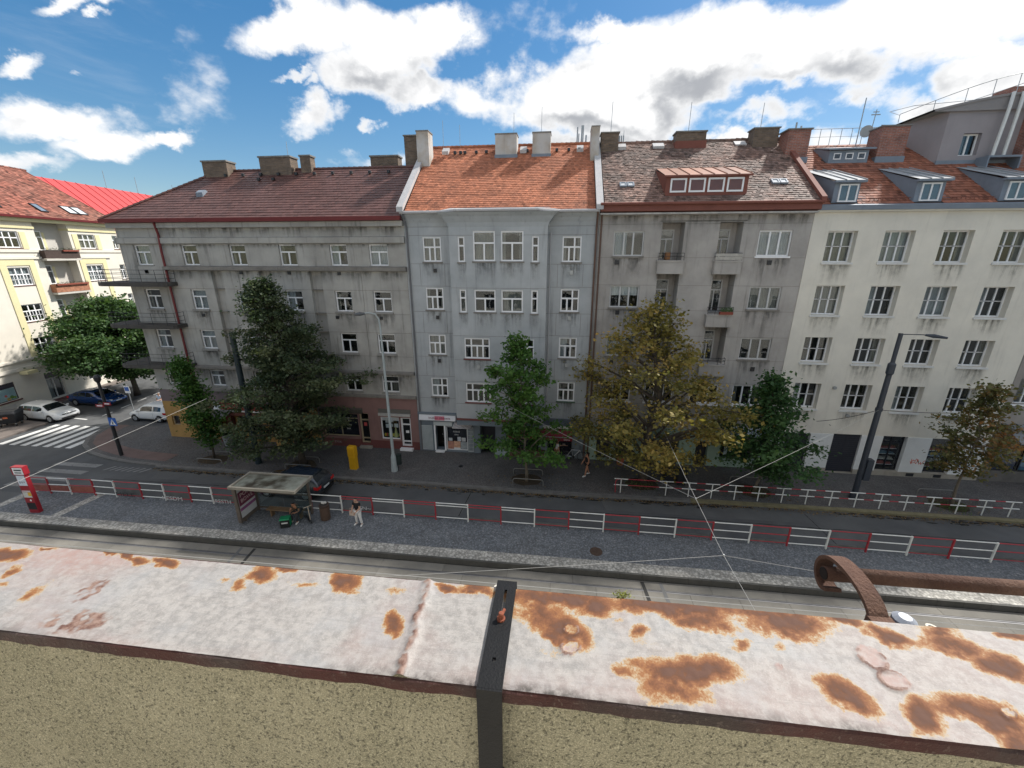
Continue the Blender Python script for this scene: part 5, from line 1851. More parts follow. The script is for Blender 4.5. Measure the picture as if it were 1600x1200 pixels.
for (za, mt_, par) in ((14.15, mat('dark_brown_board', (.065, .045, .038), .8, .25, 6), .78), (10.95, mat('rusty_pattern_board', (.33, .15, .09), .8, .5, 5), .78), (7.65, mat('grey_railing_board', (.18, .19, .19), .7, .2, 4), .7)):
    dw = window(HC, O0, 8.1, 9.15, za - .05, za + 1.72, .72, 'door', fr=.07, bar=.07, cur='n', name='balcony_door')
    MB().box(.03, 1.02, .075, .085, .03, 1.7).build('backdrop', DARKROOM, dw)
    MB().box(9.25, 9.5, .80, .845, za, za + 1.6).build('yellow_jamb', P_CY, HC, O0)
    bl = MB().box(7.7, 11.15, -.55, .84, za - 1.02, za - .85).build('balcony', P_CG, HC, O0)
    pm_ = MB()
    pm_.box(7.72, 11.12, -.53, -.48, za - .82, za - .06)
    pm_.box(7.72, 7.77, -.48, 0, za - .82, za - .06)
    pm_.box(11.07, 11.12, -.48, 0, za - .82, za - .06)
    pm_.box(7.68, 11.16, -.57, -.44, za - .05, za - .01)
    pm_.build('parapet_board', mt_, bl, O0)
    fx_ = MB().box(7.8 if za < 12 else 9.4, 11.0, -.70, -.54, za - .16, za - .02)
    fx_.build('flower_box', MATS['terracotta_plastic'], bl, O0)
    lv = MB()
    for q in range(220):
        x = rnd.uniform(7.8 if za < 12 else 7.6, 11.0)
        y, z = -.6 + rnd.gauss(0, .08), za - .02 + abs(rnd.gauss(0, .09))
        s_ = .06
        lv.poly([(x, y, z), (x + s_, y + rnd.uniform(-s_, s_), z + .03), (x + rnd.uniform(-s_, s_), y - s_, z + s_)])
    lv.build('balcony_plants', FLW, bl, O0)['kind'] = 'stuff'
ev = MB()
ev.box(U0, U1 + .25, -.35, -.004, 16.6, 16.9)
ev.build('cornice', P_CY, HC, O0)
gt = MB().prism_x([(-.62, 16.92), (-.45, 16.9), (-.4, 17.1), (-.66, 17.12)], U0, U1 + .3)
gt.box(U0, U1 + .25, -.42, -.004, 16.905, 16.96)
gt.build('gutter', REDPIPE, HC, O0)
sC = vslope(5.2, 7.2)
rf = MB()
rf.poly([(U0, -.45, 17.05), (U1 + .2, -.45, 17.05), (U1 - 1.4, 6.75, 22.2), (U0, 6.75, 22.2)])
rf.poly([(U0, 13.9, 17.05), (U1 + .2, 13.9, 17.05), (U1 - 1.4, 6.75, 22.2), (U0, 6.75, 22.2)])
rf.poly([(U1 + .2, -.45, 17.05), (U1 + .2, 13.9, 17.05), (U1 - 1.4, 6.75, 22.2)])
rf.build('roof', UNDER, HC, O0)
lC = 7.2 / sC.y
roof_tiles(HC, O0, (U0, -.45, 17.07), (1, 0, 0), sC, U1 + .2 - U0, lC, .26, .28, ROOF_C, clip=lambda a, b: a < (U1 + .2 - U0) - 1.6 * b / lC, seed=6, jit=.012, lift=.045, var=1.3)
rg = MB()
for i in range(30):
    x = 0 + i * .52
    rg.tube([(x, 6.75, 22.26), (x + .55, 6.75, 22.25)], [.13, .11], 6, tone=rnd.random())
rg.tube([(U1 + .2, -.45, 17.1), (U1 - 1.4, 6.75, 22.25)], .08, 6)
tag(rg.build('ridge_tiles', ROOF_C, HC, O0), kind='stuff')
for (x, b_) in ((1.0, .9), (4.3, 1.0), (5.3, 1.0), (9.4, .9), (12.3, 1.0), (13.35, 1.0)):
    o_ = Vector((x, -.45, 17.05)) + sC * b_
    roof_window(HC, O0, o_, (1, 0, 0), sC, .95 if x != 9.4 else .7, 1.25, mt=BLACK, up=.1, gl=mat('bright_skylight', (.55, .57, .58)) if x in (5.3, 12.3, 13.35, 1.0) else None)
chimney(HC, O0, 8.9, 12.6, 6.9, 7.8, 20.5, 22.85, BRICK_Y, cap=.06)
chimney(HC, O0, 1.2, 2.2, 6.9, 7.8, 20.5, 23.3, BRICK_Y, cap=.06)
antenna(HC, O0, 8.3, 6.7, 22.2, 25.6, .025)
antenna(HC, O0, 7.4, 6.7, 22.2, 23.2, .05, 'flue')
# ground floor: grocery window, door, wall bins
sw = window(HC, O0, -3.0, 2.0, 1.18, 2.78, .12, 'shop', mt=mat('dark_brown_frame', (.06, .045, .045), .5), gl=GLASS_SHOP, cur='n', name='shop_window', fr=.06)
MB().box(.05, 4.95, .015, .028, 1.12, 1.54).build('black_header', SHOPDARK, sw)
text('POTRAVINY', .26, LET, sw, (3.2, .01, 1.33), name='lettering')
MB().box(.06, 4.94, .05, .06, .06, 1.12).build('photo_print', mat('pale_sky_print', (.52, .66, .66), .5, .1, 2), sw)
vc = [(.55, .25, .10), (.6, .12, .08), (.20, .36, .08), (.66, .55, .18), (.14, .26, .06), (.26, .06, .14), (.7, .42, .12), (.3, .42, .14)]
r7 = random.Random(8)
for k in range(34):
    x, z = r7.uniform(.6, 4.8), .1 + abs(r7.gauss(0, .26))
    z = min(z, .8)
    rr = r7.uniform(.06, .17)
    MB().tube([(x, .047, z), (x, .040 - .0001 * k, z)], [rr, rr * .95], 9).build('printed_vegetable', mat('print_veg_%d' % (k % 8), vc[k % 8], .5, .2, 8), sw)
MB().box(-3.1, 2.1, -.10, -.004, 1.05, 1.17).build('sill', mat('maroon_sill', (.13, .06, .055)), HC, O0)
MB().box(-2.4, 1.5, -.02, -.004, .45, .85).build('wall_vent', P_CG, HC, O0)
dr = window(HC, O0, 4.5, 6.1, .12, 2.75, .22, 'shop2', mt=GREYF, gl=GLASS_SHOP, cur='half', name='door', fr=.1, bar=.1)
MB().box(.03, 1.57, -.03, -.01, 2.08, 2.6).build('black_header', SHOPDARK, dr)
st_ = MB().box(4.4, 6.3, -.5, -.004, 0, .12)
st_.box(4.4, 6.3, -.85, -.5, -.02, .06)
st_.build('step', mat('maroon_sill', (.13, .06, .055)), HC, O0)
MB().box(2.6, 3.5, -.75, -.02, 3.25, 3.52).build('yellow_lamp_box', P_CY, HC, O0)
for (a, b) in ((8.6, 11.6), (13.0, 15.5)):
    window(HC, O0, a, b, .9, 2.7, .12, 'shop2', gl=GLASS_SHOP, cur='n')

# ---------------------------------------------------------------- red sheet-roofed house beyond
HX = empty('apartment_house', (-56, 60, 0), CA, 'distant house with a plain bright red sheet roof behind the cream house', 'house')
w_ = MB().box(-22, 12, -1, 12, 0, 16.0)
w_.build('wall', P_C, HX, O0)
rr = MB()
n_ = 26
for k in range(n_):
    x0_, x1_ = -22 + k * 34 / n_, -22 + (k + 1) * 34 / n_ - .03
    e0, e1 = 1.0, 1.0
    rr.poly([(x0_, -1.6, 15.9), (x1_, -1.6, 15.9), (x1_, 5.5, 22.1), (x0_, 5.5, 22.1)])
    rr.prism_x([(-1.6, 15.9), (5.5, 22.1), (5.5, 22.18), (-1.6, 15.98)], x1_, x1_ + .03)
rr.poly([(-22, -1.6, 15.9), (-22, 5.5, 22.1), (-22, 12.6, 15.9)])
rr.poly([(12, -1.6, 15.9), (12, 5.5, 22.1), (12, 12.6, 15.9)])
rr.poly([(-22, 12.6, 15.9), (12, 12.6, 15.9), (12, 5.5, 22.1), (-22, 5.5, 22.1)])
rr.build('roof', ROOF_R, HX, O0)
for x in (-6, -1, 6, 9):
    antenna(HX, O0, x, 5.5, 22.0, 24.2, .03)


# ================================================================== street furniture
FW = mat('railing_white_paint', (.66, .67, .64), .5, .12, 3, speck=.25, speck_col=(.25, .15, .1), speck_scale=18)
FR = mat('railing_red_paint', (.33, .035, .045), .5, .14, 3)
MESHR = mat('faded_red_infill', (.30, .10, .075), .7, .35, 2.5, speck=.5, speck_col=(.12, .13, .12), speck_scale=10)
MESHG = mat('grey_infill', (.115, .118, .115), .7, .3, 2.5, speck=.4, speck_scale=9)


def fence(name, label, xs, yfun, first_white, off):
    root = empty(name, (xs[0], yfun(xs[0]), 0), 0, label, 'railing')
    white = first_white
    for i in range(len(xs) - 1):
        a, b = xs[i], xs[i + 1]
        ya, yb = yfun(a), yfun(b)
        mt_ = FW if white else FR
        pn = empty('railing_panel', (a - xs[0], ya - yfun(xs[0]), 0))
        pn.parent = root
        if not white:
            pn['label'] = 'red panel'
        else:
            pn['label'] = 'white panel'
        L_ = math.hypot(b - a, yb - ya)
        pn.rotation_euler = (0, 0, math.atan2(yb - ya, b - a))
        hs = (1.05, .90, .17) if -13.2 < a < -1.2 else (1.05, .62, .17)
        for hz in hs:
            key = ('rail', round(L_, 2), mt_.name)
            if key not in WCACHE:
                WCACHE[key] = MB().tube([(.03, 0, 0), (L_ - .03, 0, 0)], .026, 6).mesh('rail', mt_)
            place('rail', WCACHE[key], pn, (0, 0, hz))
        pm_ = FR if white else FW
        key = ('post', pm_.name)
        if key not in WCACHE:
            WCACHE[key] = MB().box(-.032, .032, -.032, .032, 0, 1.08).mesh('post', pm_)
        pm_post = WCACHE[('post', pm_.name)]
        # the post carries the colour of the panel that starts there: red posts lead into white rails
        place('post', pm_post, pn, (0, 0, 0))
        if a < -16.8:
            inf = MB().box(.06, L_ - .06, -.006, .006, .2, .56)
            if i < 2 or not white:
                io = inf.build('infill_panel', MESHR if i < 4 else MESHG, pn)
        elif not white:
            MB().box(.06, L_ - .06, -.004, .004, .19, .30).build('infill_panel', MESHG, pn)
        white = not white
    last = MB().box(-.032, .032, -.032, .032, 0, 1.08).mesh('post', FW)
    place('post', last, root, (xs[-1] - xs[0], yfun(xs[-1]) - yfun(xs[0]), 0))
    return root


def fy(x):
    return 18.25 + .16 * (1 - ((x + 4) / 27) ** 2) if x > -26 else 18.36 - (-26 - x) * .04


xsL = [-31.4, -30.1, -28.75, -27.2, -25.75, -24.05, -22.55, -20.9, -19.5, -17.9, -16.75]
f1 = fence('safety_railing', 'red and white railing left of the tram shelter with graffiti on its infill', xsL, fy, False, None)
xsR = [-13.45 + 1.785 * i for i in range(23)]
f2 = fence('safety_railing', 'long red and white railing right of the tram shelter along the platform', xsR, fy, True, None)
GRW = mat('white_graffiti', (.50, .50, .49), .8)
text('KESDM', .34, GRW, f1, (-21.75 + 31.4, -.12, .38), name='graffiti', width=1.25)
text('BRESTH', .34, GRW, f1, (-18.7 + 31.4, -.07, .38), name='graffiti', width=1.15)
text('MELE', .34, BLACK, f1, (-24.85 + 31.4, -.07, .38), name='graffiti', width=1.2)
text('~SN~', .30, GRW, f2, (3.05, -.05, .42), name='graffiti', width=.9)

# railing along the far kerb: white T posts, red rail between
xf = [4.0] + [6.64 + 1.3 * i for i in range(15)]
f3 = empty('kerb_railing', (4.0, 22.27, 0), 0, 'low railing of white T posts and red rails along the far kerb', 'railing')
for i, x in enumerate(xf):
    pn = empty('railing_post', (x - 4.0, 0, 0))
    pn.parent = f3
    place('post', (WCACHE.get('tp') or WCACHE.setdefault('tp', MB().tube([(0, 0, 0), (0, 0, .93)], .03, 6).mesh('post', FW))), pn)
    key = 'tb'
    if key not in WCACHE:
        t_ = MB().tube([(-.4, 0, 0), (.4, 0, 0)], .028, 6)
        WCACHE[key] = t_.mesh('white_rail', FW)
    for hz in (.93, .52):
        place('white_rail', WCACHE[key], pn, (0, 0, hz))
    if i < len(xf) - 1:
        L_ = xf[i + 1] - x
        k2 = ('rr', round(L_, 2))
        if k2 not in WCACHE:
            WCACHE[k2] = MB().tube([(.4, 0, 0), (L_ - .4, 0, 0)], .026, 6).mesh('red_rail', FR)
        for hz in (.93, .52):
            place('red_rail', WCACHE[k2], pn, (0, 0, hz))
rt = MB().tube([(-.3, 0, .0), (-.32, 0, .7), (-.25, 0, .9), (0, 0, .93)], .03, 6)
rt.build('end_hoop', FR, f3)


# low hoop guards round the young trees
HOOP = mat('grey_hoop_steel', (.20, .195, .18), .5, .2, 4, metal=.3)
hoop_me = MB().tube([(-.95, 0, 0), (-.95, 0, .30), (-.88, 0, .40), (-.8, 0, .42), (.8, 0, .42), (.88, 0, .40), (.95, 0, .30), (.95, 0, 0)], .03, 6).mesh('tree_guard', HOOP)
hoops = [(-23.5, 22.55, 'kerb side hoop guard at the slim young tree by the restaurant'), (-23.7, 23.65, 'shop side hoop guard at the slim young tree by the restaurant'),
         (-16.95, 22.5, 'kerb side hoop guard at the big dark tree'), (-17.1, 23.65, 'shop side hoop guard at the big dark tree'),
         (-1.62, 22.45, 'kerb side hoop guard at the bright green tree before the bay house'), (-1.72, 23.7, 'shop side hoop guard at the bright green tree before the bay house'),
         (12.0, 24.3, 'hoop guard behind the dark green conical tree'), (22.6, 24.1, 'hoop guard behind the orange tinged tree')]
for (x, y, lb) in hoops:
    tag(place('tree_guard', hoop_me, None, (x, y, 0)), 'low grey ' + lb, 'tree guard', 'hoop guards round the street trees')
for (x, y) in ((-23.85, 23.2), (-17.15, 23.2), (-1.7, 23.1), (5.45, 23.4), (12.1, 23.4), (22.65, 23.2)):
    pit = MB()
    pit.poly([(x + 1.0 * math.cos(k * .4488) * rnd.uniform(.85, 1.1), y + .75 * math.sin(k * .4488) * rnd.uniform(.85, 1.1), .006) for k in range(14)])
    pit.build('tree_pit', EARTH, pave)
gr_ = MB()
for k in range(700):
    cx_, cy_ = rnd.choice([(22.4, 22.9), (22.8, 23.0), (5.3, 23.3), (12.2, 23.2)])
    x, y = cx_ + rnd.gauss(0, .5), cy_ + rnd.gauss(0, .3)
    a = rnd.uniform(0, 6.28)
    gr_.poly([(x, y, 0), (x + .03 * math.cos(a), y + .03 * math.sin(a), 0), (x + .05 * math.sin(a), y + .05 * math.cos(a), rnd.uniform(.08, .2))])
tag(gr_.build('grass_tufts', mat('pit_grass', (.07, .12, .03), .7, .3, 4)), kind='stuff')


# ---- tram shelter
sh = empty('tram_shelter', (-14.8, 17.4, 0), 0, 'glass tram shelter with a dirty pale roof and poster wall', 'shelter')
offS = (-14.8, 17.4, 0)
SHB = mat('shelter_brown_steel', (.115, .095, .080), .5, .2, 4)
SHP = mat('dirty_polycarbonate', (.27, .28, .235), .45, .12, 1.2, tint=(.04, .032, .02), tint_scale=.8, tint_amt=1.0)
x0, x1, y0, y1, zr = -16.48, -12.82, 16.42, 18.0, 2.42
fr = MB()
fr.box(x0, x1, y0, y0 + .1, zr - .06, zr + .08)
fr.box(x0, x1, y1 - .1, y1, zr - .06, zr + .08)
fr.box(x0, x0 + .1, y0 + .1, y1 - .1, zr - .06, zr + .08)
fr.box(x1 - .1, x1, y0 + .1, y1 - .1, zr - .06, zr + .08)
fr.build('roof_frame', mat('shelter_pale_frame', (.26, .24, .20), .5, .25, 3), sh, offS)
rp = MB()
nx_, ny_ = 14, 6
grid = {}
for i in range(nx_ + 1):
    for j in range(ny_ + 1):
        u_, v_ = i / nx_, j / ny_
        grid[i, j] = (x0 + .1 + (x1 - x0 - .2) * u_, y0 + .1 + (y1 - y0 - .2) * v_, zr + .10 * math.sin(math.pi * u_) ** .6 * math.sin(math.pi * v_) ** .6)
for i in range(nx_):
    for j in range(ny_):
        rp.poly([grid[i, j], grid[i + 1, j], grid[i + 1, j + 1], grid[i, j + 1]])
rp.build('roof_panel', SHP, sh, offS, smooth=True)
for (x, y) in ((-16.5, 18.12), (-13.3, 18.12), (-16.5, 17.1)):
    MB().box(x - .05, x + .05, y - .05, y + .05, 0, zr - .06).build('post', SHB, sh, offS)
for k in range(2):
    xa = -16.4 + k * 1.55
    MB().box(xa, xa + 1.48, 18.10, 18.115, .25, 2.3).build('pane', GLASS_CLEAR, sh, offS)
MB().box(-13.32, -13.305, 17.0, 18.05, .25, 2.3).build('pane', GLASS_CLEAR, sh, offS)
bm = MB()
bm.box(-16.45, -13.35, 18.07, 18.14, .18, .25)
bm.box(-16.45, -13.35, 18.07, 18.14, 1.15, 1.2)
bm.build('rail', SHB, sh, offS)
ad = MB().box(-16.62, -16.44, 16.75, 18.05, .1, 2.35).build('poster_case', SHB, sh, offS)
MB().box(-16.435, -16.425, 16.85, 17.95, .35, 2.2).build('poster', mat('poster_paper', (.46, .47, .48), .5, .1, 3), ad, offS)
MB().box(-16.424, -16.419, 16.85, 17.95, 1.05, 1.85).build('poster_wine_block', mat('poster_wine', (.13, .03, .06), .5, .5, 5), ad, offS)
text('POKE', .30, mat('poster_pale_pink', (.55, .42, .42), .5), ad, (-16.412 + 14.8, 0, 1.62), (R_(90), 0, R_(90)), name='lettering', width=.85)
text('BOWL', .30, MATS['poster_pale_pink'], ad, (-16.412 + 14.8, 0, 1.3), (R_(90), 0, R_(90)), name='lettering', width=.85)
MB().box(-16.424, -16.418, 16.85, 17.95, .75, .92).build('poster_violet_band', mat('poster_violet', (.24, .08, .20), .5, .3, 5), ad, offS)
bn = MB()
for k in range(4):
    bn.box(-15.6, -13.5, 17.55 + k * .09, 17.62 + k * .09, .43, .47)
for x in (-15.4, -13.7):
    bn.box(x, x + .06, 17.6, 17.86, 0, .43)
bn.build('bench', mat('shelter_bench_wood', (.20, .13, .075), .7, .2, 5), sh, offS)

# ---- tram stop pylon
st = empty('stop_pylon', (-28.75, 16.5, 0), R_(4), 'red and white tram stop pylon with timetable panels', 'stop sign')
st.scale = (.82, .82, 1)
RDP = mat('pylon_red', (.27, .020, .030), .4, .08, 3)
MB().box(-.33, .33, -.12, .12, 0, 2.75).build('case', RDP, st)
MB().box(-.42, .40, -.16, .16, 2.38, 2.86).build('head', RDP, st)
MB().box(-.30, .38, -.172, -.162, 2.42, 2.82).build('name_panel', WHITE, st)
MB().box(-.29, .29, -.132, -.122, 1.72, 2.34).build('route_panel', mat('pale_blue_white', (.62, .68, .74), .4), st)
ln = MB().box(-.2, .3, -.178, -.173, 2.64, 2.72).box(-.2, .26, -.178, -.173, 2.50, 2.56)
ln.build('printed_lines', mat('print_dark', (.05, .06, .06), .6), st)
ln = MB()
for k in range(3):
    ln.box(-.2 + k * .15, -.12 + k * .15, -.138, -.133, 1.86 + k * .02, 1.98)
ln.build('printed_lines', mat('timetable_grey', (.28, .30, .33), .6), st)
MB().box(-.29, .29, -.132, -.122, 1.36, 1.40).build('white_bar', WHITE, st)
MB().box(-.29, .29, -.132, -.122, .98, 1.32).build('timetable', mat('timetable_paper', (.55, .55, .52), .5, .2, 20), st)
MB().box(.06, .29, -.137, -.133, 1.08, 1.30).build('yellow_notice', mat('yellow_notice', (.62, .36, .04), .5), st)
MB().tube([(.08, -.122, .80), (.08, -.134, .80)], .06, 10).build('round_symbol', WHITE, st)
MB().box(-.29, .29, -.132, -.122, .22, .64).build('dark_panel', mat('pylon_black', (.015, .016, .02), .3), st)

# ---- manhole and utility covers
mh = MB().tube([(2.15, 16.85, -.02), (2.15, 16.85, .010)], .31, 20)
for k in range(5):
    mh.box(1.93, 2.37, 16.68 + k * .08, 16.71 + k * .08, .010, .016)
tag(mh.build('manhole_cover', mat('rusty_cast_iron', (.085, .058, .045), .7, .3, 9, metal=.3)), 'round rusty manhole cover set in the tram platform', 'manhole')
tag(MB().box(-18.9, -18.2, 24.6, 25.0, -.02, .012).build('cover_plate', mat('pale_cover', (.33, .33, .32), .7)), 'pale square cover plate in the pavement behind the dark tree', 'cover plate')
tag(MB().tube([(-6.35, 24.3, -.02), (-6.35, 24.3, .011)], .16, 12).build('cover_plate', BLACK), 'small black round cover in the pavement before the bay house', 'cover plate')


# ---- lamp posts and poles
def lamp_post_grey():
    t = empty('street_lamp', (-10.58, 23.2, 0), 0, 'tall pale grey tapering lamp post beside the yellow box', 'street lamp')
    LG = mat('pale_green_grey_paint', (.36, .40, .40), .5, .12, 2, streak=.15)
    b = MB().lathe((0, 0, 0), [(.22, 0), (.22, .1), (.19, .5), (.17, 1.0), (.11, 1.25)], 14)
    b.build('base', LG, t)
    MB().tube([(0, 0, 1.2), (-.02, 0, 6), (-.03, 0, 9.6), (-.06, -.03, 10.1), (-.2, -.12, 10.4), (-.5, -.3, 10.5), (-.8, -.45, 10.48)], [.10, .08, .055, .05, .045, .04, .04], 10).build('pole', LG, t)
    h_ = MB().tube([(-.7, -.4, 10.46), (-.95, -.53, 10.46), (-1.2, -.66, 10.43)], [.06, .12, .07], 8)
    h_.build('lamp_head', mat('lamp_head_grey', (.10, .105, .11), .4), t)
    return t


lamp_post_grey()
dl = empty('street_lamp', (17.62, 23.25, 0), 0, 'dark tram pole with a lamp arm before the white house', 'street lamp')
DP = mat('dark_blue_grey_pole', (.034, .042, .055), .45, .15, 3, spec=.5)
MB().tube([(0, 0, 0), (0, 0, .35)], .24, 12).build('base', DP, dl)
MB().tube([(0, 0, .3), (0, 0, 4.0), (0, 0, 7.9)], [.15, .145, .125], 14).build('pole', DP, dl)
MB().tube([(0, 0, 7.6), (0, 0, 7.7), (0, 0, 8.2), (0, 0, 8.3)], [.13, .18, .18, .10], 12).build('collar', DP, dl)
MB().tube([(0, 0, 8.2), (0, 0, 9.85)], .10, 12).build('mast', DP, dl)
MB().tube([(0, 0, 9.8), (.75, -.35, 9.86), (1.1, -.5, 9.83)], .025, 6).build('lamp_arm', DP, dl)
MB().tube([(.85, -.38, 9.85), (1.15, -.52, 9.83), (1.6, -.74, 9.78)], [.05, .10, .05], 8).build('lamp_head', DP, dl)
MB().box(.10, .42, -.2, .12, 1.3, 2.6).build('cabinet', DP, dl)
MB().tube([(.0, 0, 5.55), (0, 0, 5.7)], .17, 12).build('wire_clamp', DP, dl)
pt = empty('tram_pole', (-20.3, 23.1, 0), 0, 'dark tram pole standing against the big dark tree', 'pole')
PT = mat('dark_teal_pole', (.022, .035, .043), .45, .15, 3)
MB().tube([(0, 0, 0), (0, 0, 9.0)], [.20, .16], 14).build('pole', PT, pt)
MB().tube([(0, 0, 9.0), (0, 0, 9.12)], [.17, .05], 14).build('cap', PT, pt)
pl_ = empty('sign_pole', (-30.9, 23.05, 0), 0, 'black corner pole with a pedestrian crossing sign and street name plates', 'pole')
MB().tube([(0, 0, 0), (0, 0, 3.0), (0, 0, 5.6)], [.12, .10, .085], 12).build('pole', BLACK, pl_)
lampm = MB().lathe((0, 0, 0), [(.06, 5.4), (.17, 5.6), (.21, 5.85), (.10, 6.0)], 10)
lampm.build('lantern', BLACK, pl_)
BLUE = mat('sign_blue_enamel', (.03, .12, .42), .35, .06, 3)
sgn = MB().box(-.02, .58, -.13, -.115, 2.35, 2.95).build('crossing_sign', BLUE, pl_)
t_ = MB()
t_.prism_x([(0, 0), (.01, 0), (.01, .01), (0, .01)], 0, .01)
tri = MB()
tri.poly([(.05, -.134, 2.42), (.51, -.134, 2.42), (.28, -.134, 2.86)])
tri.build('white_triangle', WHITE, sgn)
wk = MB()
wk.tube([(.28, -.140, 2.70), (.28, -.142, 2.74)], .028, 6)
wk.tube([(.28, -.138, 2.66), (.27, -.138, 2.56)], .022, 5)
wk.tube([(.27, -.138, 2.56), (.35, -.138, 2.45)], .014, 5)
wk.tube([(.27, -.138, 2.56), (.20, -.138, 2.46)], .014, 5)
wk.tube([(.285, -.138, 2.64), (.36, -.138, 2.57)], .011, 5)
wk.build('walking_figure', BLACK, sgn)
sp = MB().box(-.62, .02, -.145, -.125, 3.72, 3.92)
sp.build('street_plate', RDP, pl_)
sp = MB().box(.0, .58, -.125, -.105, 3.88, 4.08)
sp.build('street_plate', RDP, pl_)
ln = MB().box(-.52, -.10, -.15, -.146, 3.79, 3.86)
ln.box(.1, .48, -.13, -.126, 3.95, 4.02)
ln.build('printed_lines', WHITE, pl_)
ps = empty('sign_pole', (-37.0, 29.6, 0), 0, 'thin grey sign post with a blue and white parking plate at the corner', 'pole')
MB().tube([(0, 0, 0), (0, 0, 3.0)], .035, 8).build('pole', GALV, ps)
MB().box(-.25, .25, -.06, -.04, 2.25, 2.85).build('sign_plate', WHITE, ps)
MB().box(-.2, .2, -.072, -.062, 2.45, 2.8).build('blue_field', BLUE, ps)

# ---- yellow distribution box, bins
yb = empty('utility_box', (-13.35, 23.1, 0), R_(-6), 'tall narrow yellow utility box standing on the pavement', 'utility box')
YEL = mat('yellow_plastic', (.62, .33, .012), .45, .1, 3)
m_ = MB()
m_.box(-.24, .24, -.15, .15, .03, .95)
m_.build('lower_body', YEL, yb)
m_ = MB()
m_.box(-.26, .26, -.17, .17, .97, 1.62)
m_.prism_x([(-.17, 1.62), (.17, 1.62), (.14, 1.70), (-.12, 1.70)], -.25, .25)
m_.build('upper_body', YEL, yb)
MB().box(-.18, .18, -.18, -.172, 1.05, 1.5).build('door', mat('yellow_plastic_dark', (.56, .29, .010), .5), yb)
MB().box(-.28, .28, -.19, .19, 0, .035).build('plinth', CONC, yb)

tb_ = empty('litter_bin', (-10.28, 23.35, 0), 0, 'small dark litter bin fixed behind the pale lamp post', 'bin')
MB().tube([(0, 0, .45), (0, 0, 1.15)], [.17, .19], 12).build('body', mat('dark_green_bin', (.022, .032, .030), .5), tb_)
MB().tube([(-.1, 0, 0), (-.1, 0, 1.0)], .03, 6).build('post', BLACK, tb_)
bb_ = empty('litter_bin', (-12.28, 17.75, 0), 0, 'brown round litter bin beside the tram shelter', 'bin')
MB().lathe((0, 0, 0), [(.22, 0), (.25, .05), (.26, .6), (.25, .82), (.20, .86)], 16).build('body', mat('brown_bin', (.085, .055, .040), .6, .2, 4), bb_)
MB().lathe((0, 0, 0), [(.27, .82), (.27, .92), (.14, .95)], 16).build('rim', mat('brown_bin_dark', (.05, .035, .028), .6), bb_)
MB().lathe((0, 0, 0), [(.17, .945), (.17, .955), (.02, .957)], 12).build('opening', BLACK, bb_)
sk_ = MB()
for (dx, dz) in ((0, 0), (.1, .05), (-.08, .03)):
    sk_.lathe((dx, 0, .94 + dz), [(.05, 0), (.07, .06), (.03, .13)], 7)
sk_.build('rubbish', mat('white_rubbish', (.5, .5, .48), .7), bb_)


def wheelie(x, y, label, rz):
    t = empty('wheelie_bin', (x, y, 0), rz, label, 'bin', 'black wheelie bins behind the kerb railing')
    m = MB()
    lo = [(-.24, -.22, .08), (.24, -.22, .08), (.24, .22, .08), (-.24, .22, .08)]
    hi_ = [(-.29, -.30, .98), (.29, -.30, .98), (.29, .28, .98), (-.29, .28, .98)]
    m.poly(lo[::-1])
    for k in range(4):
        m.poly([lo[k], lo[(k + 1) % 4], hi_[(k + 1) % 4], hi_[k]])
    m.poly(hi_)
    bp_ = mat('black_bin_plastic', (.020, .022, .025), .5, .2, 4)
    m.build('body', bp_, t)
    l_ = MB().prism_x([(-.34, .985), (.33, .99), (.33, 1.05), (-.0, 1.10), (-.34, 1.03)], -.31, .31)
    l_.build('lid', bp_, t)
    for sx_ in (-.25, .25):
        MB().tube([(sx_ - .02, .25, .1), (sx_ + .02, .25, .1)], .1, 10).build('wheel', BLACK, t)
    return t


wheelie(7.12, 23.75, 'left one of two black wheelie bins behind the far kerb railing', .1)
wheelie(7.86, 23.62, 'right one of two black wheelie bins behind the far kerb railing', -.1)
dp = empty('dumpster', (-45.55, 26.75, 0), R_(24), 'large black four wheeled dumpster by the zebra crossing', 'dumpster')
m = MB()
lo = [(-.6, -.4, .28), (.6, -.4, .28), (.6, .4, .28), (-.6, .4, .28)]
hi_ = [(-.75, -.55, 1.12), (.75, -.55, 1.12), (.75, .5, 1.12), (-.75, .5, 1.12)]
m.poly(lo[::-1])
for k in range(4):
    m.poly([lo[k], lo[(k + 1) % 4], hi_[(k + 1) % 4], hi_[k]])
m.poly(hi_)
m.build('body', MATS['black_bin_plastic'], dp)
MB().prism_x([(-.62, 1.13), (.54, 1.15), (.54, 1.25), (.1, 1.42), (-.45, 1.36), (-.62, 1.2)], -.8, .8).build('lid', mat('grey_black_lid', (.045, .048, .055), .45, .2, 4), dp)
for sx_ in (-.5, .5):
    for sy_ in (-.3, .3):
        MB().tube([(sx_ - .03, sy_, .1), (sx_ + .03, sy_, .1)], .1, 10).build('wheel', BLACK, dp)
        MB().box(sx_ - .04, sx_ + .04, sy_ - .04, sy_ + .04, .15, .29).build('castor', GALV, dp)
MB().box(-.05, .25, -.512, -.496, .75, .9).build('sticker', mat('orange_sticker', (.6, .14, .06), .5), dp)
MB().box(-.4, -.12, -.50, -.484, .68, .82).build('sticker', mat('pale_sticker', (.42, .36, .30), .5), dp)

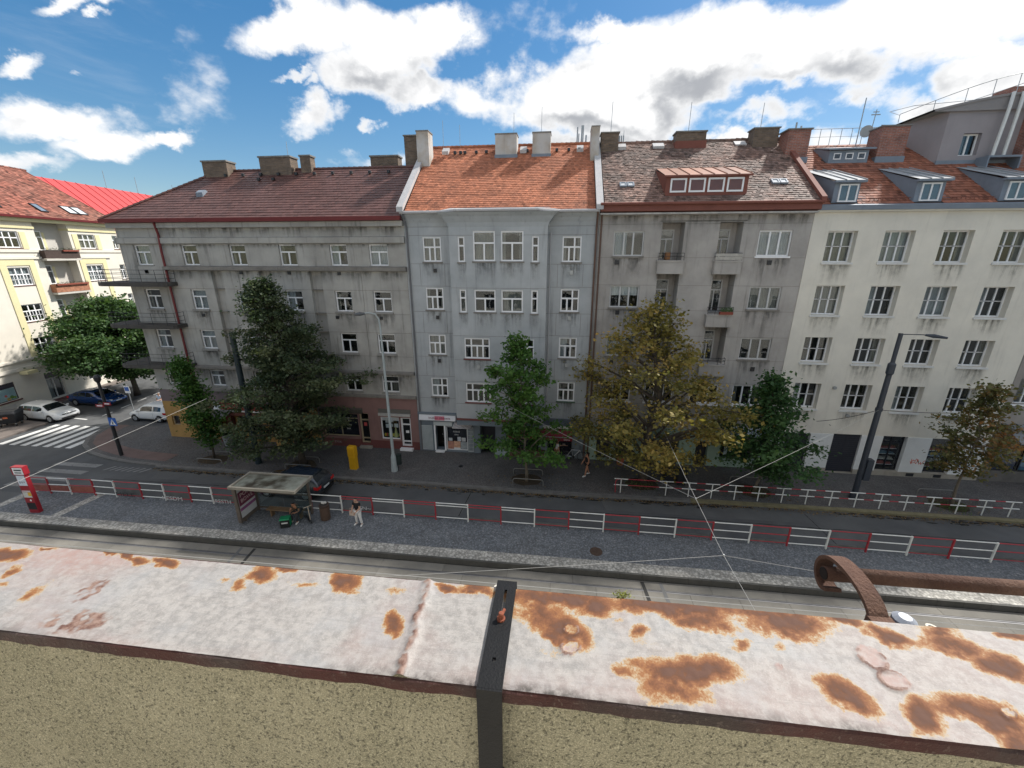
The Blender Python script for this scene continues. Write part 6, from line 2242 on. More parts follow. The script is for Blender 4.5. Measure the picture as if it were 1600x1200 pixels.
# ---- restaurant planter pot, door pots, flower bed
pp = empty('planter', (-24.35, 25.35, 0), 0, 'big grey pot with a dark shrub at the restaurant entrance', 'plant pot')
MB().lathe((0, 0, 0), [(.24, 0), (.28, .1), (.36, .7), (.39, .78), (.32, .78)], 14).build('pot', mat('grey_pot', (.26, .27, .28), .7, .15, 4), pp)
lv = MB()
for q in range(520):
    p_ = Vector((rnd.gauss(0, 1), rnd.gauss(0, 1), rnd.gauss(0, 1))).normalized() * (.42 * rnd.random() ** .4)
    p_.z = p_.z * .85 + 1.12
    a = Vector((rnd.gauss(0, 1), rnd.gauss(0, 1), rnd.gauss(0, 1))).normalized() * .07
    b_ = Vector((rnd.gauss(0, 1), rnd.gauss(0, 1), rnd.gauss(0, 1))).normalized() * .07
    lv.poly([p_, p_ + a, p_ + a + b_, p_ + b_])
lv.build('shrub', mat('dark_shrub', (.03, .065, .022), .6, .3, 3), pp)
pt2 = empty('planter', (4.45, 25.85, 0), 0, 'terracotta pot with a small plant at the green shop front', 'plant pot')
MB().lathe((0, 0, 0), [(.2, 0), (.28, .42), (.32, .46), (.32, .56), (.25, .56)], 12).build('pot', mat('terracotta', (.36, .11, .065), .8, .15, 4), pt2)
lv = MB()
for q in range(160):
    p_ = Vector((rnd.gauss(0, .15), rnd.gauss(0, .15), .62 + abs(rnd.gauss(0, .2))))
    a = Vector((rnd.gauss(0, 1), rnd.gauss(0, 1), rnd.gauss(0, 1))).normalized() * .08
    b_ = Vector((rnd.gauss(0, 1), rnd.gauss(0, 1), rnd.gauss(0, 1))).normalized() * .06
    lv.poly([p_, p_ + a, p_ + a + b_])
lv.build('plant', MATS['dark_shrub'], pt2)
for i, (x, y) in enumerate(((-20.4, 25.9), (-19.6, 25.85), (-22.6, 25.9))):
    fb_ = empty('flower_trough', (x, y, 0), 0, ['wooden trough of yellow flowers behind the dark tree, left of the pair', 'wooden trough of yellow flowers behind the dark tree, right of the pair', 'ochre trough with trailing flowers under the restaurant window'][i], 'flower trough', 'flower troughs at the restaurant')
    MB().box(-.38, .38, -.2, .2, 0, .48).build('trough', P_OCH, fb_)
    lv = MB()
    for q in range(260):
        p_ = Vector((rnd.uniform(-.4, .4), rnd.gauss(0, .14), .5 + abs(rnd.gauss(0, .22))))
        a = Vector((rnd.gauss(0, 1), rnd.gauss(0, 1), rnd.gauss(0, 1))).normalized() * .07
        b_ = Vector((rnd.gauss(0, 1), rnd.gauss(0, 1), rnd.gauss(0, 1))).normalized() * .06
        lv.poly([p_, p_ + a, p_ + a + b_], 0 if rnd.random() < .6 else 1)
    lv.build('flowers', [MATS['dark_shrub'], mat('yellow_flowers', (.52, .36, .02), .6)], fb_)

# ---- bicycle leaning by the awning shop
bk = empty('bicycle', (1.35, 26.0, 0), R_(3), 'silver and black bicycle leaning against the blue shop pillar', 'bicycle')
for wx in (-.52, .52):
    w_ = empty('wheel', (wx, 0, .34))
    w_.parent = bk
    ty = MB().tube([(.33 * math.cos(a * .2618), 0, .33 * math.sin(a * .2618)) for a in range(25)], .022, 6)
    ty.build('tyre', BLACK, w_)
    spk = MB()
    for k in range(12):
        spk.tube([(0, .02 * (-1) ** k, 0), (.32 * math.cos(k * .5236), 0, .32 * math.sin(k * .5236))], .003, 4)
    spk.tube([(0, -.05, 0), (0, .05, 0)], .025, 6)
    spk.build('spokes', GALV, w_)
fm = MB()
P1, P2, P3, P4, P5 = (-.52, 0, .34), (-.08, 0, .30), (-.22, 0, .82), (.36, 0, .80), (.52, 0, .34)
for a, b_ in ((P1, P2), (P1, P3), (P2, P3), (P3, P4), (P2, P4)):
    fm.tube([a, b_], .02, 6)
fm.tube([P4, (.40, 0, .70), P5], .018, 6)
fm.build('frame', mat('bike_silver', (.5, .52, .54), .3, .05, 4, metal=.6), bk)
hb = MB().tube([(.33, -.28, 1.0), (.36, -.1, 1.02), (.36, .1, 1.02), (.33, .28, 1.0)], .014, 6)
hb.tube([(.36, 0, .8), (.36, 0, 1.02)], .014, 6)
hb.build('handlebar', BLACK, bk)
MB().prism([(-.36, -.03), (-.32, -.07), (-.2, -.05), (-.08, -.015), (-.08, .015), (-.2, .05), (-.32, .07), (-.36, .03)], .90, .95).build('saddle', BLACK, bk)
MB().tube([(-.22, 0, .8), (-.24, 0, .91)], .013, 6).build('seat_post', GALV, bk)
cr = MB().tube([(-.08, -.06, .30), (-.08, .06, .30)], .09, 12)
cr.box(-.09, -.07, -.09, -.07, .13, .3)
cr.box(-.09, -.07, .07, .09, .3, .47)
cr.build('crank', BLACK, bk)
# a second dark bicycle half hidden in the doorway
b2 = copy_tree(bk)
b2.location = (.25, 26.15, 0)
b2.rotation_euler = (0, 0, R_(170))
tag(b2, 'dark bicycle half hidden in the awning shop doorway', 'bicycle', 'bicycles at the awning shop')
tag(bk, group='bicycles at the awning shop')
for ch in b2.children:
    if ch.type == 'MESH' and ch.name.startswith('frame'):
        ch.data = ch.data.copy()
        ch.data.materials[0] = BLACK

# ---- overhead wires
WIRE = mat('pale_overhead_wire', (.36, .355, .34), .6, .1, 3)
WIRD = mat('dark_wire', (.03, .03, .032), .6)


def sag(a, b, s, n=10):
    a, b = Vector(a), Vector(b)
    return [a.lerp(b, k / n) - Vector((0, 0, s * 4 * (k / n) * (1 - k / n))) for k in range(n + 1)]


def wire(name, label, a, b, s=.05, r=.0065, mt=None):
    o = MB().tube(sag(a, b, s), r, 4).build(name, mt or WIRE)
    return tag(o, label, 'wire')


KA, KB = (4.72, 12.50, 6.0), (4.64, 9.77, 6.0)
wire('span_wire', 'pale span wire running from the junction over the road to the white house', KA, (17.62, 23.2, 5.62), .06)
wire('span_wire', 'pale span wire running left from the junction to the blue grey house', KA, (-9.5, 26.2, 5.95) if False else (-5.4, 25.55, 5.2), .1)
wire('span_wire', 'steep pale span wire from the junction up behind the yellowing tree', KA, (6.9, 26.3, 2.75) if False else (6.6, 26.28, 3.6), .03)
wire('span_wire', 'short pale span wire joining the two overhead wire junctions', KA, KB, .0)
wire('span_wire', 'pale span wire dropping from the near junction behind the coping', KB, (4.75, .9, 6.3), .05)
wire('span_wire', 'pale span wire running left from the near junction low over the track', KB, (-14.0, 6.0, 6.2), .1)
wire('span_wire', 'pale span wire running right from the near junction to the edge', KB, (30, 6.0, 6.2), .1)
wire('span_wire', 'pale span wire crossing the street at the far left corner', (-19.12, 10.31, 6.0), (-19.5, 19.5, 6.05), .02)
wire('contact_wire', 'bright tram contact wire strung along the track', (-40, 8.35, 5.62), (40, 8.6, 5.62), .0, .012)
wire('cable', 'dark cable hanging from the dark tram pole to the right', (17.7, 23.2, 5.6), (24.6, 25.2, 5.0), .10, .016, WIRD)
wire('cable', 'short dark cable looped left of the dark tram pole', (17.55, 23.2, 5.6), (15.2, 24.2, 4.4), .12, .016, WIRD)
jn = MB()
jn.lathe((KA[0], KA[1], KA[2] - .03), [(.018, 0), (.028, .03), (.018, .06)], 8)
tag(jn.build('wire_clamp', GALV), 'metal clamp where the span wires cross over the road', 'clamp')
jn = MB()
jn.lathe((KB[0], KB[1], KB[2] - .03), [(.018, 0), (.028, .03), (.018, .06)], 8)
tag(jn.build('wire_clamp', GALV), 'metal clamp where the span wires cross over the platform', 'clamp')


# ================================================================== cars
def paint(name, col, rough=.25, flake=.0):
    m = mat(name, col, rough, .03, 2, spec=.6)
    for nd in m.node_tree.nodes:
        if nd.type == 'BSDF_PRINCIPLED':
            nd.inputs['Coat Weight'].default_value = .7
            nd.inputs['Coat Roughness'].default_value = .06
            nd.inputs['Metallic'].default_value = flake
    return m


CARGLASS = mat('car_glass', (.012, .015, .017), .05, .1, 1, spec=.9)
TYRE = mat('tyre_rubber', (.016, .016, .017), .85, .15, 6)
RIM = mat('alloy_rim', (.42, .43, .44), .35, .1, 4, metal=.7)
LAMPG = mat('headlight_glass', (.55, .58, .60), .12, .2, 6, spec=.9)
TAILR = mat('tail_light_red', (.50, .018, .018), .2, .15, 8, spec=.8)
PLATEM = mat('number_plate', (.60, .61, .60), .5, .1, 10)
TRIM = mat('black_car_trim', (.018, .018, .019), .5, .1, 5)


def lerp_tab(tab, x):
    if x <= tab[0][0]:
        return tab[0][1]
    for (a, u), (b, v) in zip(tab, tab[1:]):
        if x <= b:
            return u + (v - u) * (x - a) / (b - a)
    return tab[-1][1]


def make_car(name, loc, rz, label, body_mat, L, W, top, belt, glass, axles, wr=.32, roof_mat=None):
    """top / belt: (x, z) tables along the car, nose at +x; glass: dict with windscreen, rear and side spans"""
    t = empty(name, loc, rz, label, 'car')
    hw0 = W / 2

    def hw(x):
        return hw0 * (1 - .16 * abs(x / (L / 2)) ** 5)

    def sec(x):
        w, zt = hw(x), lerp_tab(top, x)
        zb_ = min(lerp_tab(belt, x), zt - .015)
        low = .20 + .10 * max(0, abs(x) / (L / 2) - .86) / .14
        k = max(0.0, (zt - zb_) / .52)
        wr_ = w * (.93 - .22 * min(1.1, k))
        e = min(1, abs(x) / (L / 2))
        return [(0, low), (w * .86, low), (w * .98, low + .14), (w, .52), (w * .985, .72 if zb_ > .76 else zb_ - .04), (w * .955, zb_),
                (wr_ + (w * .955 - wr_) * .12, zt - .09 * min(1, k + .15)), (wr_ * .9, zt - .018), (wr_ * .5, zt + .012), (0, zt + .02)]
    n = 44
    xs = [-L / 2 + L * i / n for i in range(n + 1)]
    mb = MB()
    secs = [sec(x) for x in xs]
    k_ = len(secs[0])
    ring = 2 * k_ - 2
    for x, s in zip(xs, secs):
        for (y, z) in s:
            mb.v.append((x, y, z))
        for (y, z) in s[-2:0:-1]:
            mb.v.append((x, -y, z))
    for i in range(n):
        for j in range(ring):
            j2 = (j + 1) % ring
            mb.f.append((i * ring + j, (i + 1) * ring + j, (i + 1) * ring + j2, i * ring + j2))
            mb.m.append(1 if (roof_mat and j in (7, 8, 9, 10) and glass['roof'][0] < xs[i] < glass['roof'][1]) else 0)
            mb.t.append(.5)
    mb.f.append(tuple(range(ring)))
    mb.f.append(tuple(n * ring + j for j in reversed(range(ring))))
    mb.m += [0, 0]
    mb.t += [.5, .5]
    mb.build('body', [body_mat, roof_mat or body_mat], t, smooth=True)

    def at(x, f, off=.008):
        """point on the glasshouse side: f 0 at the belt, 1 near the roof"""
        s = sec(x)
        (ya, za), (yb, zb2) = s[5], s[6]
        y, z = ya + (yb - ya) * f, za + (zb2 - za) * f
        return y + off, z + off * .3
    for (a, b) in glass['sides']:
        for sgn_ in (1, -1):
            g_ = MB()
            m_ = 6
            P_ = [a + (b - a) * q / m_ for q in range(m_ + 1)]
            for p_, q_ in zip(P_, P_[1:]):
                lo = [at(p_, .10), at(q_, .10)]
                hi__ = [at(p_, .90), at(q_, .90)]
                g_.poly([(p_, sgn_ * lo[0][0], lo[0][1]), (q_, sgn_ * lo[1][0], lo[1][1]), (q_, sgn_ * hi__[1][0], hi__[1][1]), (p_, sgn_ * hi__[0][0], hi__[0][1])])
            g_.build('side_window', CARGLASS, t)
    for nm, (a, b) in (('windscreen', glass['front']), ('rear_window', glass['rear'])):
        g_ = MB()
        m_ = 5
        P_ = [a + (b - a) * q / m_ for q in range(m_ + 1)]
        cols_ = []
        for p_ in P_:
            s = sec(p_)
            ww = s[7][0]
            dn = .012
            nx = .012 if nm == 'windscreen' else -.012
            cols_.append([(p_ + nx, -ww * .98, s[7][1] + dn), (p_ + nx, -ww * .5, s[8][1] + dn), (p_ + nx, 0, s[9][1] + dn), (p_ + nx, ww * .5, s[8][1] + dn), (p_ + nx, ww * .98, s[7][1] + dn)])
        for c0, c1 in zip(cols_, cols_[1:]):
            for k in range(4):
                g_.poly([c0[k], c0[k + 1], c1[k + 1], c1[k]])
        g_.build(nm, CARGLASS, t, smooth=True)
    # wheels
    for ax in axles:
        for sgn_ in (1, -1):
            y = sgn_ * (hw(ax) - .085)
            arch = MB().tube([(ax, sgn_ * (hw(ax) - .12), wr + .01), (ax, sgn_ * (hw(ax) + .004), wr + .01)], wr + .06, 20)
            arch.build('wheel_arch', TRIM, t)
            wh = empty('wheel', (ax, y, wr))
            wh.parent = t
            MB().tube([(0, -.10, 0), (0, -.085, 0), (0, .085, 0), (0, .10, 0)], [wr - .03, wr, wr, wr - .03], 20).build('tyre', TYRE, wh)
            rim = MB().tube([(0, sgn_ * .08, 0), (0, sgn_ * .108, 0)], [wr * .70, wr * .66], 16)
            for q in range(5):
                an = q * 1.2566
                rim.tube([(wr * .15 * math.cos(an), sgn_ * .113, wr * .15 * math.sin(an)), (wr * .62 * math.cos(an), sgn_ * .113, wr * .62 * math.sin(an))], .028, 5)
            rim.build('rim', RIM, wh)
    zb = lerp_tab(belt, L / 2 - .25)
    xf_ = L / 2 - .16
    for sgn_ in (1, -1):
        hl = MB()
        w1, w2 = hw(L / 2 - .55), hw(L / 2 - .08)
        hl.poly([(L / 2 - .52, sgn_ * (w1 * .995 + .004), .70), (L / 2 - .10, sgn_ * (w2 * .96 + .01), .62), (L / 2 + .006, sgn_ * w2 * .72, .61), (L / 2 + .004, sgn_ * w2 * .66, .71), (L / 2 - .12, sgn_ * w2 * .90, .745), (L / 2 - .50, sgn_ * (w1 * .975 + .004), .755)])
        hl.build('headlight', LAMPG, t)
        tl = MB()
        wR = hw(-L / 2 + .1)
        tl.box(-L / 2 - .008, -L / 2 + .05, sgn_ * wR * .60, sgn_ * wR * .97, .72, .90)
        tl.box(-L / 2 + .0, -L / 2 + .26, sgn_ * (hw(-L / 2 + .2) * .975), sgn_ * (hw(-L / 2 + .2) + .006), .72, .90)
        tl.build('tail_light', TAILR, t)
        mr = MB()
        mx = glass['front'][0] - .02 if False else glass['mirror']
        mr.tube([(mx, sgn_ * (hw0 * .93), .95), (mx - .02, sgn_ * (hw0 + .06), 1.0), (mx - .03, sgn_ * (hw0 + .17), 1.01), (mx - .03, sgn_ * (hw0 + .21), 1.0)], [.035, .075, .075, .03], 8)
        mr.build('wing_mirror', body_mat, t)
        sm = MB()
        for xx in glass['seams']:
            s = sec(xx)
            for (p0, p1) in zip(s[2:5], s[3:6]):
                sm.poly([(xx - .006, sgn_ * (p0[0] + .003), p0[1]), (xx + .006, sgn_ * (p0[0] + .003), p0[1]), (xx + .006, sgn_ * (p1[0] + .003), p1[1]), (xx - .006, sgn_ * (p1[0] + .003), p1[1])])
        sm.build('door_seams', TRIM, t)
        for xx in glass['seams'][:-1]:
            MB().box(xx + .06, xx + .24, sgn_ * (hw0 * .985), sgn_ * (hw0 * .985 + .03), .80, .825).build('door_handle', body_mat, t)
        skt = MB()
        skt.box(axles[0] + .42, axles[1] - .42, sgn_ * (hw0 * .95), sgn_ * (hw0 * .985 + .004), .20, .29)
        skt.build('sill_trim', TRIM, t)
    gr_ = MB()
    gr_.box(L / 2 - .05, L / 2 + .008, -.50, .50, .62, .70)
    gr_.box(L / 2 - .05, L / 2 + .010, -.62, .62, .27, .42)
    gr_.build('grille', TRIM, t)
    MB().tube([(L / 2, 0, .67), (L / 2 + .016, 0, .67)], .055, 10).build('badge', RIM, t)
    MB().box(L / 2, L / 2 + .018, -.26, .26, .46, .56).build('number_plate', PLATEM, t)
    MB().box(-L / 2 - .018, -L / 2, -.26, .26, .56, .66).build('number_plate', PLATEM, t)
    bmp = MB().box(-L / 2 - .012, -L / 2 + .06, -hw0 * .72, hw0 * .72, .30, .42)
    bmp.build('rear_bumper_trim', TRIM, t)
    if glass.get('rails'):
        for sgn_ in (1, -1):
            a, b = glass['rails']
            MB().tube([(a, sgn_ * sec(a)[7][0] * .92, sec(a)[7][1] + .01), (a + .1, sgn_ * sec(a + .1)[7][0] * .92, sec(a + .1)[7][1] + .06), (b - .1, sgn_ * sec(b - .1)[7][0] * .92, sec(b - .1)[7][1] + .06), (b, sgn_ * sec(b)[7][0] * .92, sec(b)[7][1] + .01)], .014, 6).build('roof_rail', RIM, t)
    return t


WHITEP = paint('car_white', (.70, .71, .71))
BLUEP = paint('car_blue', (.012, .055, .20), .22, .35)
GREYP = paint('car_dark_grey', (.048, .055, .066), .25, .4)
BLKP = paint('car_black_roof', (.010, .011, .013), .2)
# white estate
make_car('parked_car', (-44.55, 28.75, -.12), R_(-3), 'white estate car parked nose out beside the black dumpster', WHITEP, 4.55, 1.80,
         [(-2.28, .95), (-2.2, 1.12), (-1.75, 1.42), (-1.2, 1.47), (.0, 1.48), (.45, 1.42), (1.18, .985), (1.9, .86), (2.2, .74), (2.28, .60)],
         [(-2.28, .93), (-1.5, .95), (.9, .90), (1.3, .88), (2.28, .70)],
         dict(front=(.50, 1.12), rear=(-2.15, -1.82), sides=[(-1.95, -1.35), (-1.28, -.42), (-.34, .62)], roof=(-1.8, .4), mirror=.78, seams=[-1.25, -.38, .86], rails=(-1.7, .3)), (-1.32, 1.33))
# blue fastback
make_car('parked_car', (-44.3, 32.6, -.12), R_(-2), 'blue fastback car parked nose out by the grocery wall', BLUEP, 4.80, 1.86,
         [(-2.4, .92), (-2.2, 1.02), (-1.4, 1.30), (-.7, 1.43), (.05, 1.44), (.5, 1.37), (1.25, .97), (2.0, .84), (2.3, .73), (2.4, .60)],
         [(-2.4, .93), (-1.3, .93), (1.0, .88), (2.4, .70)],
         dict(front=(.55, 1.18), rear=(-2.05, -1.05), sides=[(-1.55, -1.1), (-1.03, -.22), (-.14, .70)], roof=(-1.0, .5), mirror=.85, seams=[-1.05, -.18, .92]), (-1.42, 1.42))
# white city car with dark roof
make_car('parked_car', (-35.1, 29.75, -.12), R_(178), 'small white hatchback with dark glass parked at the house corner', WHITEP, 3.75, 1.66,
         [(-1.88, .95), (-1.8, 1.2), (-1.5, 1.45), (-1.0, 1.52), (.0, 1.53), (.35, 1.46), (1.05, 1.0), (1.55, .86), (1.82, .72), (1.88, .6)],
         [(-1.88, .98), (.8, .92), (1.88, .70)],
         dict(front=(.40, 1.0), rear=(-1.82, -1.55), sides=[(-1.45, -.72), (-.64, .55)], roof=(-1.5, .4), mirror=.68, seams=[-.68, .72]), (-1.2, 1.2), .30)
# dark hatchback driving off to the left
make_car('car', (-15.75, 20.35, -.12), R_(177), 'dark grey hatchback with lit red tail lights passing the tram shelter', GREYP, 4.25, 1.80,
         [(-2.12, .95), (-2.05, 1.05), (-1.72, 1.40), (-1.2, 1.47), (.0, 1.48), (.4, 1.42), (1.1, .985), (1.8, .86), (2.05, .74), (2.12, .60)],
         [(-2.12, .94), (.85, .90), (2.12, .70)],
         dict(front=(.45, 1.05), rear=(-1.98, -1.68), sides=[(-1.62, -1.22), (-1.14, -.36), (-.28, .58)], roof=(-1.6, .4), mirror=.75, seams=[-1.15, -.32, .80]), (-1.3, 1.3), .32, roof_mat=paint('car_navy_roof', (.016, .024, .040), .2))


# ================================================================== people
SKIN = mat('skin', (.46, .27, .19), .6, .06, 12)
SKIN2 = mat('tanned_skin', (.36, .18, .11), .6, .06, 12)
HAIRD = mat('dark_hair', (.018, .013, .010), .6, .2, 20)
HAIRB = mat('brown_hair', (.06, .035, .02), .6, .2, 20)


def skin_mesh(name, pts, edges, root, mt, sub=2):
    """pts: name -> (x, y, z, radius); grows one continuous surface over the joint graph"""
    keys = list(pts)
    me = bpy.data.meshes.new(name)
    me.from_pydata([pts[k][:3] for k in keys], [(keys.index(a), keys.index(b)) for a, b in edges], [])
    o = bpy.data.objects.new('tmp', me)
    COL.objects.link(o)
    md = o.modifiers.new('s', 'SKIN')
    md.use_smooth_shade = True
    for i, k in enumerate(keys):
        sv = me.skin_vertices[0].data[i]
        r = pts[k][3]
        sv.radius = (r, r) if not isinstance(r, tuple) else r
        sv.use_root = k == root
    o.modifiers.new('b', 'SUBSURF').levels = sub
    o.modifiers['b'].render_levels = sub
    dg = C.evaluated_depsgraph_get()
    out = bpy.data.meshes.new_from_object(o.evaluated_get(dg))
    bpy.data.objects.remove(o)
    out.materials.clear()
    out.materials.append(mt)
    return out


def person(loc, rz, label, J, skin, top, top_parts, bottom, bottom_parts, shoe, hair, hair_long=0.0, group=None):
    """J: joints in metres, figure faces +x; left is +y"""
    t = empty('person', loc, rz, label, 'person', group)
    ed = [('pelvis', 'waist'), ('waist', 'chest'), ('chest', 'neck'), ('neck', 'jaw'), ('jaw', 'head'), ('head', 'crown')]
    rad = dict(pelvis=.125, waist=.105, chest=.125, neck=.05, jaw=.062, head=.088, crown=.06, sh=.06, el=.042, wr=.03, hand=.034,
               hip=.10, kn=.06, an=.042, heel=.045, toe=.035)
    pts = {}
    for k, v in J.items():
        pts[k] = (*v, rad[k[:-1]] if k[:-1] in rad else rad[k])
    for s in 'LR':
        ed += [('chest', 'sh' + s), ('sh' + s, 'el' + s), ('el' + s, 'wr' + s), ('wr' + s, 'hand' + s), ('pelvis', 'hip' + s), ('hip' + s, 'kn' + s), ('kn' + s, 'an' + s), ('an' + s, 'toe' + s)]
    me = skin_mesh('body', pts, ed, 'pelvis', skin)
    body = place('body', me, t)
    # fingers and facial features continue the body
    hm = MB()
    for s in 'LR':
        w, h_ = Vector(J['wr' + s]), Vector(J['hand' + s])
        d = (h_ - w).normalized()
        sd_ = d.cross(Vector((1, 0, .2))).normalized()
        nn = sd_.cross(d).normalized()
        for q, (ln, off) in enumerate(((.060, -.026), (.075, -.009), (.070, .009), (.052, .026))):
            a = h_ + sd_ * off + d * .015
            b_ = a + d * ln * .55 + nn * .008
            c_ = b_ + d * ln * .42 + nn * .022
            hm.tube([a, b_, c_], [.0095, .009, .007], 6)
        a = h_ + sd_ * .03 - d * .02
        hm.tube([a, a + sd_ * .025 + d * .03 + nn * .012, a + sd_ * .028 + d * .06 + nn * .02], [.011, .010, .008], 6)
    hd_, cr = Vector(J['head']), Vector(J['crown'])
    up = (cr - Vector(J['jaw'])).normalized()
    fw = Vector(J.get('face', (1, 0, 0))) if False else Vector((1, 0, 0))
    fw = (fw - up * fw.dot(up)).normalized()
    sw_ = up.cross(fw)
    hm.tube([hd_ + fw * .085 + up * .005, hd_ + fw * .112 - up * .03], [.010, .016], 6)
    for q in (1, -1):
        hm.tube([hd_ + sw_ * q * .086 + up * .015, hd_ + sw_ * q * .094 - up * .025], [.016, .010], 6)
    hm.build('hands_and_face', skin, body, smooth=True)
    fe = MB()
    for q in (1, -1):
        c_ = hd_ + fw * .088 + sw_ * q * .032 + up * .012
        fe.tube([c_ - sw_ * .012, c_ + sw_ * .012], .006, 5)
    c_ = hd_ + fw * .082 - up * .055
    fe.tube([c_ - sw_ * .022, c_ + sw_ * .022], .005, 5)
    fe.build('eyes_and_mouth', HAIRD, body)
    hp = {}
    hp['a'] = (*(hd_ - fw * .018 + up * .02), .098)
    hp['b'] = (*(cr - fw * .03 - up * .005), .078)
    he = [('a', 'b')]
    if hair_long:
        hp['c'] = (*(hd_ - fw * .07 - up * (.10)), .06)
        hp['d'] = (*(hd_ - fw * .09 - up * (.10 + hair_long)), .035)
        he += [('a', 'c'), ('c', 'd')]
    place('hair', skin_mesh('hair', hp, he, 'a', hair), t)

    def cloth(nm, parts, mt, grow):
        q = {}
        ee = []
        for k in parts:
            if isinstance(k, str):
                v = pts[k]
                q[k] = (*v[:3], v[3] + grow)
            else:                       # (name, a, b, factor)
                n_, a, b_, f = k
                p_ = Vector(J[a]).lerp(Vector(J[b_]), f)
                q[n_] = (*p_, pts[a][3] + (pts[b_][3] - pts[a][3]) * f + grow)
        names = list(q)
        allowed = set(names)
        for a, b_ in ed:
            if a in allowed and b_ in allowed:
                ee.append((a, b_))
        for k in parts:
            if not isinstance(k, str):
                ee.append((k[1], k[0]))
        place(nm, skin_mesh(nm, q, ee, 'pelvis' if 'pelvis' in q else names[0], mt), t)
    cloth('shirt', top_parts, top, .018)
    cloth('trousers', bottom_parts, bottom, .020)
    for s in 'LR':
        a, b_ = Vector(J['an' + s]), Vector(J['toe' + s])
        d = (b_ - a)
        d.z = 0
        d = d.normalized() if d.length > .01 else Vector((1, 0, 0))
        base = Vector((a.x, a.y, b_.z - .02))
        sh_ = MB().tube([base - d * .07 + Vector((0, 0, .02)), base - d * .04 + Vector((0, 0, .03)), base + d * .07 + Vector((0, 0, .03)), base + d * .17 + Vector((0, 0, .01)), base + d * .20], [.03, .05, .048, .042, .015], 8)
        sh_.build('shoe', shoe, t, smooth=True)
    return t


def stand(h=1.68, lean=0.0, stride=0.0, armL=(.08, 0), armR=(.08, 0), look=0.0):
    k = h / 1.72
    J = dict(pelvis=(0, 0, .95), waist=(lean * .4, 0, 1.10), chest=(lean, 0, 1.32), neck=(lean * 1.2, 0, 1.47), jaw=(lean * 1.25 + look * .4 + .01, 0, 1.53), head=(lean * 1.3 + look, 0, 1.60), crown=(lean * 1.3 + look * .8, 0, 1.68))
    for s, q, st_, ar in (('L', 1, stride, armL), ('R', -1, -stride, armR)):
        J['sh' + s] = (lean * 1.05, q * .17, 1.39)
        J['el' + s] = (lean + ar[0] * .3 + ar[1] * .1, q * .23, 1.12)
        J['wr' + s] = (lean + ar[0] + ar[1] * .35, q * (.22 - .10 * ar[1]), .88 + ar[1] * .30)
        J['hand' + s] = (lean + ar[0] + ar[1] * .45 + .02, q * (.21 - .14 * ar[1]), .80 + ar[1] * .36)
        J['hip' + s] = (0, q * .085, .88)
        J['kn' + s] = (st_ * .55 + .02, q * .10, .49)
        J['an' + s] = (st_ * 1.05 - .02, q * .11, .09)
        J['toe' + s] = (st_ * 1.05 + .12, q * .12, .04)
    return {n_: tuple(c_ * k for c_ in v) for n_, v in J.items()}


BLKC = mat('black_cloth', (.016, .016, .018), .9, .2, 12)
WHC = mat('white_cloth', (.66, .66, .65), .85, .08, 10)
WHS = mat('white_shoe', (.62, .62, .60), .7, .08, 10)
TEE = ['pelvis', 'waist', 'chest', 'shL', 'shR', ('slL', 'shL', 'elL', .55), ('slR', 'shR', 'elR', .55)]
TOP = ['waist', 'chest', 'shL', 'shR', 'pelvis']
TRO = ['pelvis', 'hipL', 'hipR', 'knL', 'knR', 'anL', 'anR']
SHO = ['pelvis', 'hipL', 'hipR', ('thL', 'hipL', 'knL', .45), ('thR', 'hipR', 'knR', .45)]
J = stand(1.68, .02, .0, (.10, .55), (.05, .45), .05)
J['anL'] = (-.02, .17, .09)
J['toeL'] = (.11, .20, .04)
J['anR'] = (-.02, -.15, .09)
J['toeR'] = (.11, -.18, .04)
J['knL'], J['knR'] = (.02, .13, .48), (.02, -.12, .48)
person((-10.25, 17.5, 0), R_(-100), 'person in black t-shirt and white trousers waiting on the platform', J, SKIN, BLKC, TEE, WHC, TRO, WHS, HAIRD)
pb = empty('shoulder_bag', (-10.52, 17.42, .62), R_(-8), 'pale handbag held beside the person in white trousers', 'bag')
MB().prism_x([(-.05, 0), (.05, 0), (.04, .26), (-.04, .26)], -.15, .15).build('bag_body', mat('cream_bag', (.50, .40, .33), .6, .1, 6), pb)
MB().tube([(-.12, 0, .25), (-.10, 0, .42), (.10, 0, .42), (.12, 0, .25)], .01, 5).build('handle', mat('cream_bag', (.5, .4, .33)), pb)
J = stand(1.66, .02, .05, (.30, .9), (.05, .1))
person((.12, 25.75, 0), R_(18), 'person in a white top and tan shorts standing under the red awning', J, SKIN, WHC, TEE, mat('tan_cloth', (.30, .19, .09), .9, .1, 10), SHO, mat('tan_shoe', (.2, .12, .07), .7), HAIRB, .06)
J = stand(1.62, .03, .22, (.0, .2), (.16, .25))
person((2.1, 24.1, 0), R_(-150), 'person in a black dress and white shoes walking past the shop fronts', J, SKIN2, BLKC, TOP, BLKC, SHO, WHS, HAIRD, .14)
J = stand(1.75, .02, .08, (.2, .8), (.08, .2))
person((-36.4, 31.6, -.12), R_(-80), 'person in a light blue outfit standing under the tree at the corner', J, SKIN, mat('pale_blue_cloth', (.42, .50, .60), .85, .1, 10), TEE, mat('denim_cloth', (.18, .26, .40), .85, .1, 10), TRO, WHS, HAIRB)
